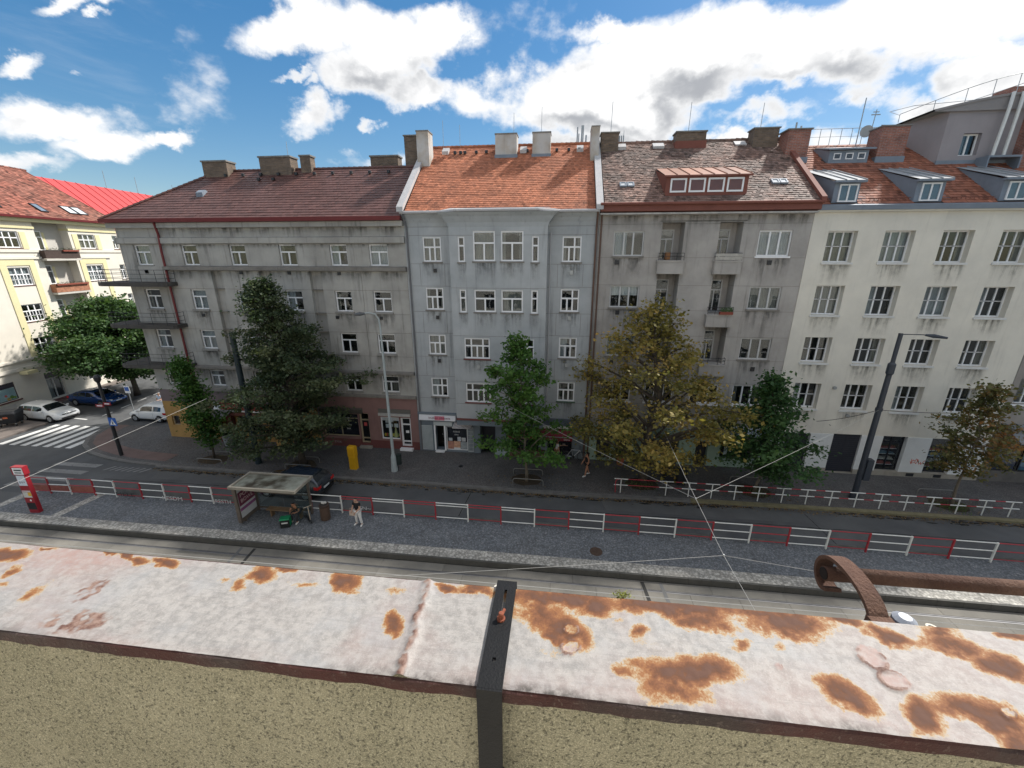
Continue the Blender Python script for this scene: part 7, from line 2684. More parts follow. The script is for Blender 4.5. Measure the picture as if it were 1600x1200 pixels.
# courier sitting in the shelter, leaning over a phone
J = dict(pelvis=(0, 0, .50), waist=(.06, 0, .66), chest=(.18, 0, .86), neck=(.27, 0, .98), jaw=(.32, 0, 1.02), head=(.36, 0, 1.09), crown=(.37, 0, 1.17))
for s, q in (('L', 1), ('R', -1)):
    J['sh' + s] = (.20, q * .18, .93)
    J['el' + s] = (.30, q * .25, .66)
    J['wr' + s] = (.48, q * .14, .66)
    J['hand' + s] = (.54, q * .09, .68)
    J['hip' + s] = (.04, q * .09, .50)
    J['kn' + s] = (.44, q * .16, .50)
    J['an' + s] = (.42, q * .17, .09)
    J['toe' + s] = (.56, q * .18, .04)
person((-13.75, 17.68, 0), R_(-92), 'person in dark clothes sitting hunched on the shelter bench', J, SKIN2, mat('dark_green_cloth', (.022, .035, .030), .9, .2, 10), TEE, mat('charcoal_cloth', (.04, .042, .045), .9, .2, 10), TRO, WHS, HAIRD)
bg_ = empty('delivery_bag', (-14.05, 16.95, 0), R_(20), 'big black and green delivery bag standing on the platform', 'bag')
MB().box(-.23, .23, -.19, .19, 0, .46).build('bag_body', mat('bag_black', (.014, .016, .016), .6, .2, 6), bg_)
MB().prism_x([(-.2, .465), (.2, .465), (.17, .52), (-.17, .52)], -.235, .235).build('lid', mat('bag_green', (.012, .20, .085), .5, .15, 5), bg_)
MB().box(.232, .245, -.15, .15, .08, .42).build('green_pocket', MATS['bag_green'], bg_)
MB().box(-.15, .15, -.203, -.191, .26, .34).build('reflective_strip', mat('reflective_strip', (.5, .52, .5), .3), bg_)
kb = empty('kick_scooter', (-13.15, 17.55, 0), R_(-40), 'folded kick scooter leaning at the end of the shelter', 'scooter')
MB().box(-.45, .30, -.06, .06, .09, .12).build('deck', BLACK, kb)
MB().tube([(.32, 0, .1), (.20, 0, .95)], .02, 6).build('stem', mat('pale_scooter_stem', (.42, .36, .28), .5), kb)
MB().tube([(.20, -.22, .95), (.20, .22, .95)], .016, 6).build('handlebar', MATS['pale_scooter_stem'], kb)
for x in (-.45, .36):
    MB().tube([(x, -.03, .1), (x, .03, .1)], .1, 12).build('wheel', BLACK, kb)


# ================================================================== trees
BARK = mat('grey_brown_bark', (.075, .062, .050), .95, .3, 6, bump=.6, bscale=20)
BARK2 = mat('pale_young_bark', (.16, .135, .105), .95, .25, 6, bump=.4, bscale=20)


def tree(label, base, H_, prof, nlimb, per, leaf, mt, bark, r0, seed, lean=(0, 0), sig=.36, flat=.5, droop=0.0, hue=(.5, .25), trunk_top=.93, rise=.9, inner=.35, limb_r=.05, tips=3, patches=(), spread=(.45, .65, .8, .92, 1.0, 1.12)):
    """prof: (z, radius, dx, dy) rows from low to high, giving the crown's outline"""
    rn = np.random.default_rng(seed)
    rr = random.Random(seed)
    t = empty('street_tree', base, 0, label, 'tree', 'trees along the street')
    zs = [p[0] for p in prof]

    def P(z, k):
        return float(np.interp(z, zs, [p[k] for p in prof]))
    tk = []
    nseg = 12
    for i in range(nseg + 1):
        z = H_ * trunk_top * i / nseg
        f = i / nseg
        cx_ = (P(z, 2) if z > zs[0] else P(zs[0], 2) * (z / zs[0]) ** 2) * .75 + lean[0] * f
        cy_ = (P(z, 3) if z > zs[0] else 0) * .75 + lean[1] * f
        tk.append(Vector((cx_ + rr.gauss(0, .03) * (f > 0), cy_ + rr.gauss(0, .03) * (f > 0), z)))
    rad = [r0 * (1.25 if i == 0 else 1) * (1 - .88 * (i / nseg)) + .012 for i in range(nseg + 1)]
    MB().tube(tk, rad, 9).build('trunk', bark, t, smooth=True)

    def trunk_at(z):
        f = max(0, min(.999, z / (H_ * trunk_top))) * nseg
        i = int(f)
        return tk[i].lerp(tk[i + 1], f - i)
    br = MB()
    cl = []
    for i in range(nlimb):
        z = zs[0] + (zs[-1] - zs[0]) * ((i + rr.random()) / nlimb) ** .92
        az = i * 2.39996 + rr.uniform(-.4, .4)
        R = P(z, 1) * rr.choice(spread)
        e = Vector((P(z, 2) + R * math.cos(az), P(z, 3) + R * math.sin(az), z))
        s = trunk_at(max(zs[0] * .75, z - rise * (.4 + .5 * R) * rr.uniform(.7, 1.1)))
        m1 = s.lerp(e, .4) + Vector((rr.gauss(0, .10), rr.gauss(0, .10), .18 * R * (1 - droop) * .5))
        m2 = s.lerp(e, .75) + Vector((rr.gauss(0, .12), rr.gauss(0, .12), .10 * R * (1 - 2 * droop)))
        path = [s, m1, m2, e]
        lr = limb_r * min(1.6, .35 + R * .35)
        br.tube(path, [lr, lr * .7, lr * .4, .008], 5)
        htone = rr.gauss(0, 1)
        for k in range(max(2, int(2 + R * 2.2))):
            f = inner + (1 - inner) * rr.random() ** .7
            q = path[1].lerp(path[2], (f - .4) / .35) if .4 <= f < .75 else (path[2].lerp(path[3], (f - .75) / .25) if f >= .75 else path[0].lerp(path[1], f / .4))
            off = Vector((rr.gauss(0, .28), rr.gauss(0, .28), rr.gauss(0, .12))) * min(1.2, .4 + R * .3)
            c_ = q + off
            if off.length > .2:
                br.tube([q, c_], [.014, .005], 4)
            cl.append((c_.x, c_.y, c_.z, htone * .5 + rr.gauss(0, .7)))
        cl.append((e.x, e.y, e.z, htone))
    br.build('branches', bark, t)
    top = tk[-1]
    for k in range(tips):
        cl.append((top.x + rr.gauss(0, .12), top.y + rr.gauss(0, .12), H_ * trunk_top + (H_ * (1 - trunk_top)) * k / max(1, tips - 1), rr.gauss(0, .6)))
    cl = np.array(cl)
    nc = len(cl)
    # a clump is a flat spray of leaves; some clumps are dense, some loose
    cnt = np.maximum(4, (per * rn.lognormal(0, .35, nc)).astype(int))
    idx = np.repeat(np.arange(nc), cnt)
    n = len(idx)
    sg = sig * rn.lognormal(0, .2, nc)[idx]
    c = cl[idx, :3] + np.stack([rn.normal(0, 1, n) * sg, rn.normal(0, 1, n) * sg, rn.normal(0, 1, n) * sg * flat], 1)
    c[:, 2] = np.maximum(c[:, 2], .6)
    a = rn.normal(0, 1, (n, 3))
    a[:, 2] = a[:, 2] * .6 - droop
    a /= np.linalg.norm(a, axis=1, keepdims=True)
    nr = rn.normal(0, 1, (n, 3)) * .75 + np.array([0, 0, .9])
    b = np.cross(a, nr)
    b /= np.linalg.norm(b, axis=1, keepdims=True)
    s = (leaf * rn.lognormal(0, .25, n))[:, None]
    v = np.stack([c, c + a * s * .55 + b * s * .34, c + a * s, c + a * s * .55 - b * s * .34], 1).reshape(-1, 3)
    me = bpy.data.meshes.new('foliage')
    me.vertices.add(4 * n)
    me.vertices.foreach_set('co', v.astype(np.float32).ravel())
    me.loops.add(4 * n)
    me.loops.foreach_set('vertex_index', np.arange(4 * n, dtype=np.int32))
    me.polygons.add(n)
    me.polygons.foreach_set('loop_start', np.arange(0, 4 * n, 4, dtype=np.int32))
    me.polygons.foreach_set('loop_total', np.full(n, 4, dtype=np.int32))
    hu = hue[0] + hue[1] * (.6 * cl[idx, 3] + .45 * rn.normal(0, 1, n))
    for (px_, py_, pz_, pr_, dv) in patches:
        d2 = ((c - np.array([px_, py_, pz_])) ** 2).sum(1)
        hu += dv * np.exp(-d2 / pr_ ** 2)
    at = me.attributes.new('hue', 'FLOAT', 'FACE')
    at.data.foreach_set('value', np.clip(hu, 0, 1).astype(np.float32))
    me.materials.append(mt)
    me.update(calc_edges=True)
    o = place('foliage', me, t)
    return t


LF_DARK = leaf_mat('dark_linden_leaves', [(0.0302, 0.0526, 0.0298), (0.0726, 0.0986, 0.0489), (0.1512, 0.1624, 0.0851)])
LF_GREEN = leaf_mat('fresh_green_leaves', [(0.0288, 0.0749, 0.0173), (0.0691, 0.1512, 0.0317), (0.1512, 0.2448, 0.0547)])
LF_DEEP = leaf_mat('deep_green_leaves', [(0.0227, 0.0585, 0.0227), (0.0488, 0.1072, 0.0358), (0.0975, 0.1706, 0.0553)])
LF_YEL = leaf_mat('yellowing_leaves', [(0.0948, 0.0987, 0.0304), (0.2277, 0.1898, 0.0506), (0.4301, 0.2783, 0.0886)])
LF_ORG = leaf_mat('rusty_green_leaves', [(0.0683, 0.0894, 0.0358), (0.1381, 0.1268, 0.0488), (0.39, 0.1706, 0.065)])
LF_MAPLE = leaf_mat('maple_leaves', [(0.0248, 0.0578, 0.0193), (0.055, 0.1073, 0.0358), (0.1169, 0.1718, 0.0578)])
tree('big dark olive linden tree with a pointed crown beside the dark tram pole', (-17.18, 23.4, 0), 12.3,
     [(1.7, 2.02, -0.4, 0), (3.0, 3.34, -0.5, 0), (5.2, 3.14, -0.1, 0), (7.4, 2.63, 0.15, 0), (9.0, 1.77, -0.35, 0), (10.8, 0.96, -0.8, 0), (12.2, 0.2, -1.0, 0)],
     115, 50, .16, LF_DARK, BARK, .20, 21, sig=.25, flat=.5, hue=(.45, .30), droop=.15, rise=.7, limb_r=.05, spread=(.45, .6, .78, .9, 1.0, 1.2, 1.38))
tree('wide yellowing tree with sparse crown before the grey house', (5.55, 23.65, 0), 11.3,
     [(1.5, 2.2, .1, 0), (2.4, 3.4, .1, 0), (3.8, 4.7, .1, 0), (5.2, 4.7, .7, 0), (6.7, 4.2, .3, 0), (8.4, 2.5, -.1, 0), (10.2, 1.2, -.3, 0), (11.2, .3, -.3, 0)],
     64, 27, .19, LF_YEL, BARK, .23, 33, sig=.34, flat=.6, hue=(.45, .28), rise=1.0, limb_r=.07, inner=.5, spread=(.5, .7, .85, 1.0, 1.1, 1.22),
     patches=((1.2, -1.5, 5.2, 1.0, .5), (-.6, -1, 8.6, 1.0, .45), (2.8, -2, 4.0, .7, .5), (-2.5, -1, 3, 1.6, -.25)))
tree('bright green young tree standing before the bay of the blue grey house', (-1.73, 22.9, 0), 9.3,
     [(1.9, 1.2, -.2, 0), (2.5, 2.0, -.2, 0), (3.2, 2.35, -.2, 0), (4.3, 1.6, -.45, 0), (5.6, 1.35, -.6, 0), (6.8, 1.45, -.5, 0), (8.0, .75, -.6, 0), (9.2, .2, -.7, 0)],
     54, 30, .19, LF_GREEN, BARK2, .085, 44, spread=(.4, .6, .85, 1.0, 1.15, 1.4), sig=.21, flat=.6, hue=(.48, .25), limb_r=.035, rise=1.1)
tree('dark green conical young tree between the grey and white houses', (12.1, 23.3, 0), 7.3,
     [(1.3, 0.83, 0.3, 0), (2.1, 2.02, 0.3, 0), (3.1, 2.48, 0.4, 0), (4.0, 1.75, 0.2, 0), (4.9, 1.38, 0.1, 0), (6.0, 0.69, -0.05, 0), (7.2, 0.14, -0.2, 0)],
     46, 40, .19, LF_DEEP, BARK2, .075, 55, spread=(.4, .6, .8, 1.0, 1.1, 1.25), sig=.30, flat=.6, hue=(.45, .25), limb_r=.03, rise=.5, droop=.1)
tree('small tree with rusty orange tinged foliage at the right edge', (22.64, 23.0, 0), 7.3,
     [(2.0, 0.68, -0.1, 0), (2.7, 1.29, -0.1, 0), (3.6, 1.5, 0, 0), (4.4, 1.16, 0.1, 0), (5.1, 1.02, -0.1, 0), (6.0, 0.41, 0, 0), (7.2, 0.08, 0, 0)],
     40, 27, .17, LF_ORG, BARK2, .065, 66, spread=(.4, .6, .8, 1.0, 1.2, 1.3), sig=.22, flat=.5, hue=(.42, .26), limb_r=.03, rise=.25, droop=.1, patches=((.8, -.5, 4.2, .9, .45), (.4, -.5, 5.6, .8, .25)))
tree('slim young green tree by the ochre restaurant front', (-23.9, 23.35, 0), 7.2,
     [(1.5, 0.5, 0.1, 0), (2.4, 0.84, 0, 0), (3.6, 0.84, -0.2, 0), (5.0, 0.71, -0.5, 0), (6.2, 0.43, -0.8, 0), (7.1, 0.09, -1.0, 0)],
     40, 46, .17, LF_GREEN, BARK, .07, 77, sig=.22, flat=.75, hue=(.30, .25), limb_r=.028, rise=.9)
tree('broad dark green maple over the blue car in the side street', (-43.0, 35.2, -.1), 9.6,
     [(2.4, 2.6, 0, 0), (3.4, 4.6, .2, 0), (4.8, 5.3, .3, 0), (6.4, 5.2, 0, 0), (7.8, 3.9, -.2, 0), (9.0, 2.2, -.6, 0), (9.6, .8, -.6, 0)],
     100, 52, .26, LF_MAPLE, BARK, .24, 88, sig=.48, flat=.55, hue=(.42, .26), limb_r=.07, rise=.8)


# ================================================================== our own house: terrace parapet in the foreground, sunlit front below it
HO = empty('terrace_parapet', (0, .53, 13.0), 0, 'near roughcast parapet capped with whitewashed metal sheet stained by orange rust', 'parapet')
offO = (0, .53, 13.0)
CY0, CY1, CZ = .532, .765, 13.05
rust = [(-1.409, 0.7278, 18.29, 27.22, 5.478, -46.99, 1), (-1.332, 0.7563, 42.74, 55.09, 0.7225, -154.4, 0.9), (-1.325, 0.6717, 29.14, 61.38, 80.34, -0.1162, 0.8), (-1.189, 0.627, 14.22, 31.34, 64.52, 6.502, 0.45), (-1.293, 0.6382, 60.22, 102.2, 39.12, -87.46, 0.45), (-1.151, 0.7578, 59.03, 65.31, 0.5443, -118, 1), (-1.099, 0.7542, 48.9, 48, -8.991, -105.3, 1), (-1.05, 0.7483, 38.25, 44.85, 16.44, -63.72, 1), (-0.999, 0.7519, 54.76, 56.83, 10.2, -87.46, 1), (-0.9668, 0.7488, 41, 47.85, 21.2, -48.51, 1), (-0.7017, 0.738, 32.81, 24.53, 5.127, -43.98, 1), (-0.7365, 0.7071, 37.39, 50.95, 59.13, -31.65, 0.6), (-0.7807, 0.7101, 59.44, 50.71, 14.41, -123.6, 0.4), (-0.6507, 0.7567, 45.2, 30.84, 13.58, -116.5, 1), (-0.5834, 0.723, 30.96, 17.35, 0.9177, -107.5, 0.42), (-0.4874, 0.7422, 28.28, 10.71, -3.712, -39.7, 1), (-0.3667, 0.7248, 45.38, 22, 19.72, -84.05, 0.42), (-0.3306, 0.6402, 63.08, 5.104, -10.44, -41.74, 1), (-0.2429, 0.7528, 43.3, 5.712, -7.757, -77.12, 1), (-0.1712, 0.7553, 25.42, 2.961, -1.458, -88.78, 1), (0.02288, 0.7478, 8.777, -0.562, 0.2948, -46.51, 1.15), (0.09417, 0.74, 27.45, -3.758, 0.2619, -36, 1.1), (-0.01157, 0.7018, 14.11, -4.676, -11.31, -26.08, 0.75), (0.03656, 0.6674, 18.77, -9.025, -14.61, -26.31, 1.1), (-0.04811, 0.7216, 99.57, 7.869, 13.37, -114.7, 0.8), (0.2869, 0.7537, 7.311, -2.397, 0.257, -43.9, 1.15), (0.316, 0.7236, 15.46, -6.746, -5.191, -48.47, 0.8), (0.2019, 0.7579, 18.06, -5.09, -2.223, -34.55, 1), (0.5051, 0.7424, 12.83, -7.589, -1.901, -29.18, 1.15), (0.4613, 0.7603, 19.13, -9.546, 0.2972, -57.23, 1), (0.3513, 0.7118, 26.21, -11.81, -4.344, -75.7, 0.8), (0.1834, 0.6815, 64.62, -20.29, -5.954, -63.39, 0.95), (0.3843, 0.6754, 58.48, -22.85, 7.567, -64.9, 0.55), (0.1426, 0.7002, 74.74, -9.163, 12.24, -105, 0.4), (0.4614, 0.6773, 69.5, -32.95, 10.52, -90.26, 0.35), (0.2552, 0.6055, 12.42, -3.933, 2.469, -40.47, 1.1), (0.3008, 0.6146, 23.95, -7.677, 5.267, -45.18, 1.15), (0.2245, 0.5661, 18.27, -7.46, -2.608, -38.56, 0.75), (0.1378, 0.5931, 46.98, -6.229, 10.46, -89.68, 0.55), (0.6266, 0.7598, 23.33, -18.46, -17.05, -60.19, 1.05), (0.6949, 0.7246, 20.82, -19.91, -19.6, -40.78, 1.05), (0.6815, 0.735, 31.99, -34.49, -43.66, -37.54, 0.9), (0.8052, 0.7539, 26.27, -23.22, -4.515, -63.04, 0.95), (0.8041, 0.7201, 18.26, -18.33, -10.56, -36.65, 1.1), (0.8624, 0.6839, 19.21, -22.53, -13.12, -25.68, 1.15), (0.9493, 0.7617, 30.82, -32.17, -10.36, -75.48, 1.05), (0.5297, 0.5915, 17.23, -19.27, -26.46, -29.03, 1.1), (0.5097, 0.597, 30.91, -38.61, -38.05, -23.58, 0.8), (0.636, 0.5708, 25.56, -33.88, -22.69, -17.01, 1.1), (0.7236, 0.5914, 16.59, -16.86, -6.469, -48.24, 1.05), (0.7632, 0.5775, 23.15, -27.85, -12.68, -31.73, 1.15), (0.7611, 0.5448, 36.3, -45.32, -13.07, -34.76, 1)]


def vnoise(x, y, seed):
    """smooth value noise on arrays"""
    xi, yi = np.floor(x).astype(int), np.floor(y).astype(int)
    fx, fy_ = x - xi, y - yi
    fx, fy_ = fx * fx * (3 - 2 * fx), fy_ * fy_ * (3 - 2 * fy_)

    def hsh(i, j):
        h_ = (i * 374761393 + j * 668265263 + seed * 69069) & 0xFFFFFFFF
        h_ = ((h_ ^ (h_ >> 13)) * 1274126177) & 0xFFFFFFFF
        return ((h_ ^ (h_ >> 16)) & 0xFFFF) / 65535.0
    return (hsh(xi, yi) * (1 - fx) + hsh(xi + 1, yi) * fx) * (1 - fy_) + (hsh(xi, yi + 1) * (1 - fx) + hsh(xi + 1, yi + 1) * fx) * fy_


def fbm(x, y, seed, oct_=5):
    s, a, t = 0, 1, 0
    for k in range(oct_):
        s = s + a * vnoise(x * 2 ** k, y * 2 ** k, seed + k * 17)
        t += a
        a *= .55
    return s / t


gx = np.arange(-1.75, 1.75, .0036)
gy = np.linspace(CY0, CY1, 66)
GX, GY = np.meshgrid(gx, gy, indexing='ij')
n1 = fbm(GX * 26, GY * 26, 3) - .5
n2 = fbm(GX * 26, GY * 26, 9) - .5
n3 = fbm(GX * 90, GY * 90, 21, 4) - .5
n4 = fbm(GX * 48, GY * 60, 61, 4) - .5
wx, wy = GX + .036 * n1 + .016 * n4, GY + .030 * n2 + .014 * n3
rv = np.zeros_like(GX)
for (cx_, cy_, a, b, c_, d_, st_) in rust:
    dx, dy = wx - cx_, wy - cy_
    q = np.sqrt((a * dx + b * dy) ** 2 + (c_ * dx + d_ * dy) ** 2)
    e = np.clip((1.6 - q) / 1.45, 0, 1)
    rv = np.maximum(rv, np.clip(e * (.92 + .9 * n4 + .5 * n3 + .5 * n2), 0, 1.05) * st_)
# faint stains away from the named patches
st2 = np.clip((fbm(GX * 5, GY * 9, 55) - .62) * 1.4, 0, .22) * (GX > -.1)
rv = np.maximum(rv, st2)


def blob(cx_, cy_, a, b, c_, d_, wob=.02):
    dx, dy = GX + wob * n1 - cx_, GY + wob * n2 - cy_
    return np.sqrt((a * dx + b * dy) ** 2 + (c_ * dx + d_ * dy) ** 2)


pink = np.clip((fbm(GX * 3.2, GY * 6, 77) - .36) * 2.6, 0, 1) * np.clip(.8 - .5 * GX, .2, 1)
sc = np.exp(-blob(-1.07, .647, 13.6, 25.4, 39.05, -9.6) ** 2) * 2.6
sc2 = np.exp(-(blob(-1.004, .566, 13.6, 18.9, 10.9, -46.7) / 1.3) ** 2) * 2.4
crust = np.clip(sc + sc2 * .8, 0, 1.3) * np.clip(.55 + 1.6 * n3 + .8 * n1, 0, 1.4)
seam_x = -.292 + (GY - .761) * (-.292 + .272) / (.761 - .532)
sm_ = np.exp(-((GX - seam_x + .018 * n1 + .010 * n3) / .011) ** 2)
sedge = np.exp(-((GX - seam_x + .022 * n1) / .022) ** 2)
crust = np.maximum(crust, sm_ * np.clip(.75 + 1.3 * n3, 0, 1.2))
z = CZ + .0016 * n1 + .0011 * n3 + .0012 * np.sin(GX * 2.1)
z += .006 * sm_ * (1 + 1.6 * n3) + .002 * sedge
z += .0010 * np.clip(rv, 0, 1) * n3 * 2
for k, (cx_, cy_, a, b, c_, d_) in enumerate(((.625, .672, 31.6, -34.4, -28.4, -28.6), (.634, .633, 33.2, -35.3, -23.8, -37.7), (.047, .669, 57.0, -18.5, -21.1, -68.4), (.046, .629, 52.6, -1.1, 7.7, -66.0), (.438, .632, 146, -69, 18.5, -159), (.785, .591, 59.9, -82, -70, -62))):
    q = blob(cx_, cy_, a, b, c_, d_, .016) + .5 * n4
    ring = np.exp(-((q - .95) / .2) ** 2) * np.clip(.75 + 2.6 * n2 + 1.5 * n3, 0, 1)
    crust = np.maximum(crust, ring * (.95 + n3))
    pink = np.where(q < 1.1, np.maximum(pink, .9), pink)
    rv = np.where(q < .8, rv * .35, rv)
    z += .0035 * ring * (1 + n3) + .0022 * np.clip(1.1 - q, 0, .5)
# grime gathered along the inner edge, brush streaks along the sheet
grime = np.clip((CY0 + .018 + .02 * n1 - GY) / .02, 0, 1) * np.clip(.25 + 3.0 * (fbm(GX * 4, GY * 0 + 3, 31) - .42), 0, 1)
streak = np.clip((fbm(GX * 2.5, GY * 160, 41, 4) - .52) * 3, 0, 1) * np.clip(fbm(GX * 3, GY * 7, 43) * 1.8 - .5, 0, 1)
NX, NY = GX.shape
vi = np.arange(NX * NY).reshape(NX, NY)
quads = np.stack([vi[:-1, :-1], vi[1:, :-1], vi[1:, 1:], vi[:-1, 1:]], -1).reshape(-1, 4)
me = bpy.data.meshes.new('coping')
co = np.stack([GX, GY - .53, z - 13.0], -1).reshape(-1, 3).astype(np.float32)
me.vertices.add(len(co))
me.vertices.foreach_set('co', co.ravel())
me.loops.add(len(quads) * 4)
me.loops.foreach_set('vertex_index', quads.ravel().astype(np.int32))
me.polygons.add(len(quads))
me.polygons.foreach_set('loop_start', np.arange(0, len(quads) * 4, 4, dtype=np.int32))
me.polygons.foreach_set('loop_total', np.full(len(quads), 4, dtype=np.int32))
me.polygons.foreach_set('use_smooth', np.ones(len(quads), bool))
for nm, arr in (('rust', rv), ('pink', pink), ('crust', crust), ('grime', np.clip(grime, 0, 1)), ('streak', streak)):
    at = me.attributes.new(nm, 'FLOAT', 'POINT')
    at.data.foreach_set('value', np.clip(arr, 0, 1.3).astype(np.float32).ravel())
me.update(calc_edges=True)
m = bpy.data.materials.new('rusty_whitewashed_sheet')
m.use_nodes = True
t = NT(m.node_tree)
t.n.clear()
pos = t.node('ShaderNodeNewGeometry').outputs['Position']
A = {k: t.node('ShaderNodeAttribute', attribute_name=k).outputs['Fac'] for k in ('rust', 'pink', 'crust', 'grime', 'streak')}
fz = t.noise(pos, 240, 4, .65)
mz = t.noise(pos, 55, 6, .7)
bz = t.noise(pos, 9, 5, .6)
wht = t.mix(t.smooth(mz, .38, .66), (.305, .287, .268), (.212, .20, .188))
brush = t.noise(t.scale3(pos, (9, 130, 9)), 1.0, 6, .7)
wht = t.mix(t.smooth(brush, .52, .68, 0, .5), wht, (.17, .165, .158))
wht = t.mix(t.smooth(t.noise(pos, 420, 3, .6), .54, .66, 0, .4), wht, (.40, .38, .36))
wht = t.mix(t.smooth(bz, .45, .75, 0, .55), wht, (.275, .28, .285))
wht = t.mix(t.math('MULTIPLY', A['pink'], t.smooth(mz, .25, .7, .25, .9)), wht, (.305, .195, .168))
wht = t.mix(t.smooth(fz, .58, .72, 0, .55), wht, (.17, .165, .15))
wht = t.mix(t.math('MULTIPLY', A['streak'], .35), wht, (.18, .185, .19))
wht = t.mix(t.math('MULTIPLY', A['grime'], t.smooth(mz, .35, .6, .35, 1.0)), wht, (.055, .05, .045))
rvn = t.math('ADD', A['rust'], t.math('MULTIPLY', t.math('SUBTRACT', t.math('ADD', t.math('MULTIPLY', mz, .5), t.math('MULTIPLY', fz, .7)), .6), .75))
rvn = t.math('MULTIPLY', rvn, t.smooth(A['rust'], .02, .14))
rp = t.node('ShaderNodeValToRGB')
E_ = rp.color_ramp.elements
E_[0].position, E_[0].color = .12, (.345, .33, .29, 1)
E_[1].position, E_[1].color = .95, (.100, .050, .034, 1)
for p_, c_ in ((.24, (.31, .215, .12, 1)), (.38, (.225, .095, .034, 1)), (.55, (.155, .063, .029, 1)), (.74, (.110, .048, .025, 1))):
    e = E_.new(p_)
    e.color = c_
t.l.new(rvn, rp.inputs[0])
colr = t.mix(t.smooth(rvn, .10, .22), wht, rp.outputs[0])
crc = t.mix(t.smooth(mz, .35, .65), (.105, .05, .037), (.25, .17, .135))
colr = t.mix(t.smooth(t.math('ADD', A['crust'], t.math('MULTIPLY', t.math('SUBTRACT', mz, .5), .5)), .35, .85), colr, crc)
b = t.node('ShaderNodeBsdfPrincipled')
t.put(b.inputs['Base Color'], colr)
t.put(b.inputs['Roughness'], t.lin(rvn, .1, .7, .62, .85))
b.inputs['Specular IOR Level'].default_value = .3
bn = t.node('ShaderNodeBump')
bn.inputs['Strength'].default_value = .55
bn.inputs['Distance'].default_value = .0016
t.put(bn.inputs['Height'], t.math('ADD', t.math('MULTIPLY', fz, .35), t.math('ADD', mz, t.math('MULTIPLY', A['rust'], .4))))
t.l.new(bn.outputs[0], b.inputs['Normal'])
o_ = t.node('ShaderNodeOutputMaterial')
t.l.new(b.outputs[0], o_.inputs[0])
me.materials.append(m)
cop = place('coping', me, HO)
# folded inner and outer lips of the sheet, unevenly worn
LIP = mat('oxide_red_lip', (.050, .014, .011), .75, .35, 7, bump=.4, bscale=120, tint=(.040, .034, .031), tint_scale=3.0, tint_amt=.8, speck=.3, speck_col=(.16, .13, .11), speck_scale=120)
lp = MB()
xs_ = np.arange(-1.75, 1.751, .02)
prev = None
for k, x in enumerate(xs_):
    w_ = .0012 * math.sin(x * 31) + rnd.gauss(0, .0006)
    row = [(x, CY0 + .0008, CZ - .0008 + .0012 * math.sin(x * 2.1)), (x, CY0 - .003 + w_, CZ - .004), (x, CY0 - .0035 + w_, CZ - .027 + rnd.gauss(0, .0007)), (x, CY0 + .004, CZ - .030)]
    if prev:
        for q in range(3):
            lp.poly([prev[q], row[q], row[q + 1], prev[q + 1]])
    prev = row
lp.box(-1.75, 1.75, CY1 - .001, CY1 + .003, CZ - .04, CZ - .002)
lp.build('folded_lip', LIP, cop, offO)
# roughcast inner wall
rc = bpy.data.materials.new('roughcast')
rc.use_nodes = True
t = NT(rc.node_tree)
t.n.clear()
pos = t.node('ShaderNodeNewGeometry').outputs['Position']
dv = t.vmath('ADD', pos, t.scale3(t.node('ShaderNodeTexNoise').outputs[1], (0, 0, 0)))
g1 = t.noise(pos, 340, 3, .6, .0)
g2 = t.noise(pos, 165, 3, .6, .0)
g3 = t.noise(pos, 5, 5, .6)
base = t.mix(t.smooth(g3, .35, .7), (.215, .202, .134), (.272, .253, .175))
base = t.mix(t.smooth(g1, .45, .68, 0, .75), base, (.50, .465, .34))
base = t.mix(t.smooth(g2, .57, .68, 0, .85), base, (.065, .06, .042))
b = t.node('ShaderNodeBsdfPrincipled')
t.put(b.inputs['Base Color'], base)
b.inputs['Roughness'].default_value = .95
bn = t.node('ShaderNodeBump')
bn.inputs['Strength'].default_value = .9
bn.inputs['Distance'].default_value = .004
t.put(bn.inputs['Height'], t.math('SUBTRACT', g1, t.math('MULTIPLY', t.smooth(g2, .5, .7), .8)))
t.l.new(bn.outputs[0], b.inputs['Normal'])
o_ = t.node('ShaderNodeOutputMaterial')
t.l.new(b.outputs[0], o_.inputs[0])
# real relief: a displaced grid of plaster grains
wx_ = np.arange(-1.7, 1.5, .005)
wz_ = np.arange(12.45, CZ - .012, .005)
WX, WZ = np.meshgrid(wx_, wz_, indexing='ij')
wn = fbm(WX * 60, WZ * 60, 101, 3) - .5
wn2 = fbm(WX * 6, WZ * 6, 131, 3) - .5
WY = CY0 + .022 - .0055 * wn - .006 * wn2
NX, NY = WX.shape
vi = np.arange(NX * NY).reshape(NX, NY)
quads = np.stack([vi[:-1, :-1], vi[1:, :-1], vi[1:, 1:], vi[:-1, 1:]], -1).reshape(-1, 4)
me = bpy.data.meshes.new('roughcast_wall')
me.from_pydata((np.stack([WX, WY - .53, WZ - 13.0], -1).reshape(-1, 3)).tolist(), [], quads.tolist())
me.polygons.foreach_set('use_smooth', [True] * len(me.polygons))
me.materials.append(rc)
me.update()
place('roughcast_wall', me, HO)
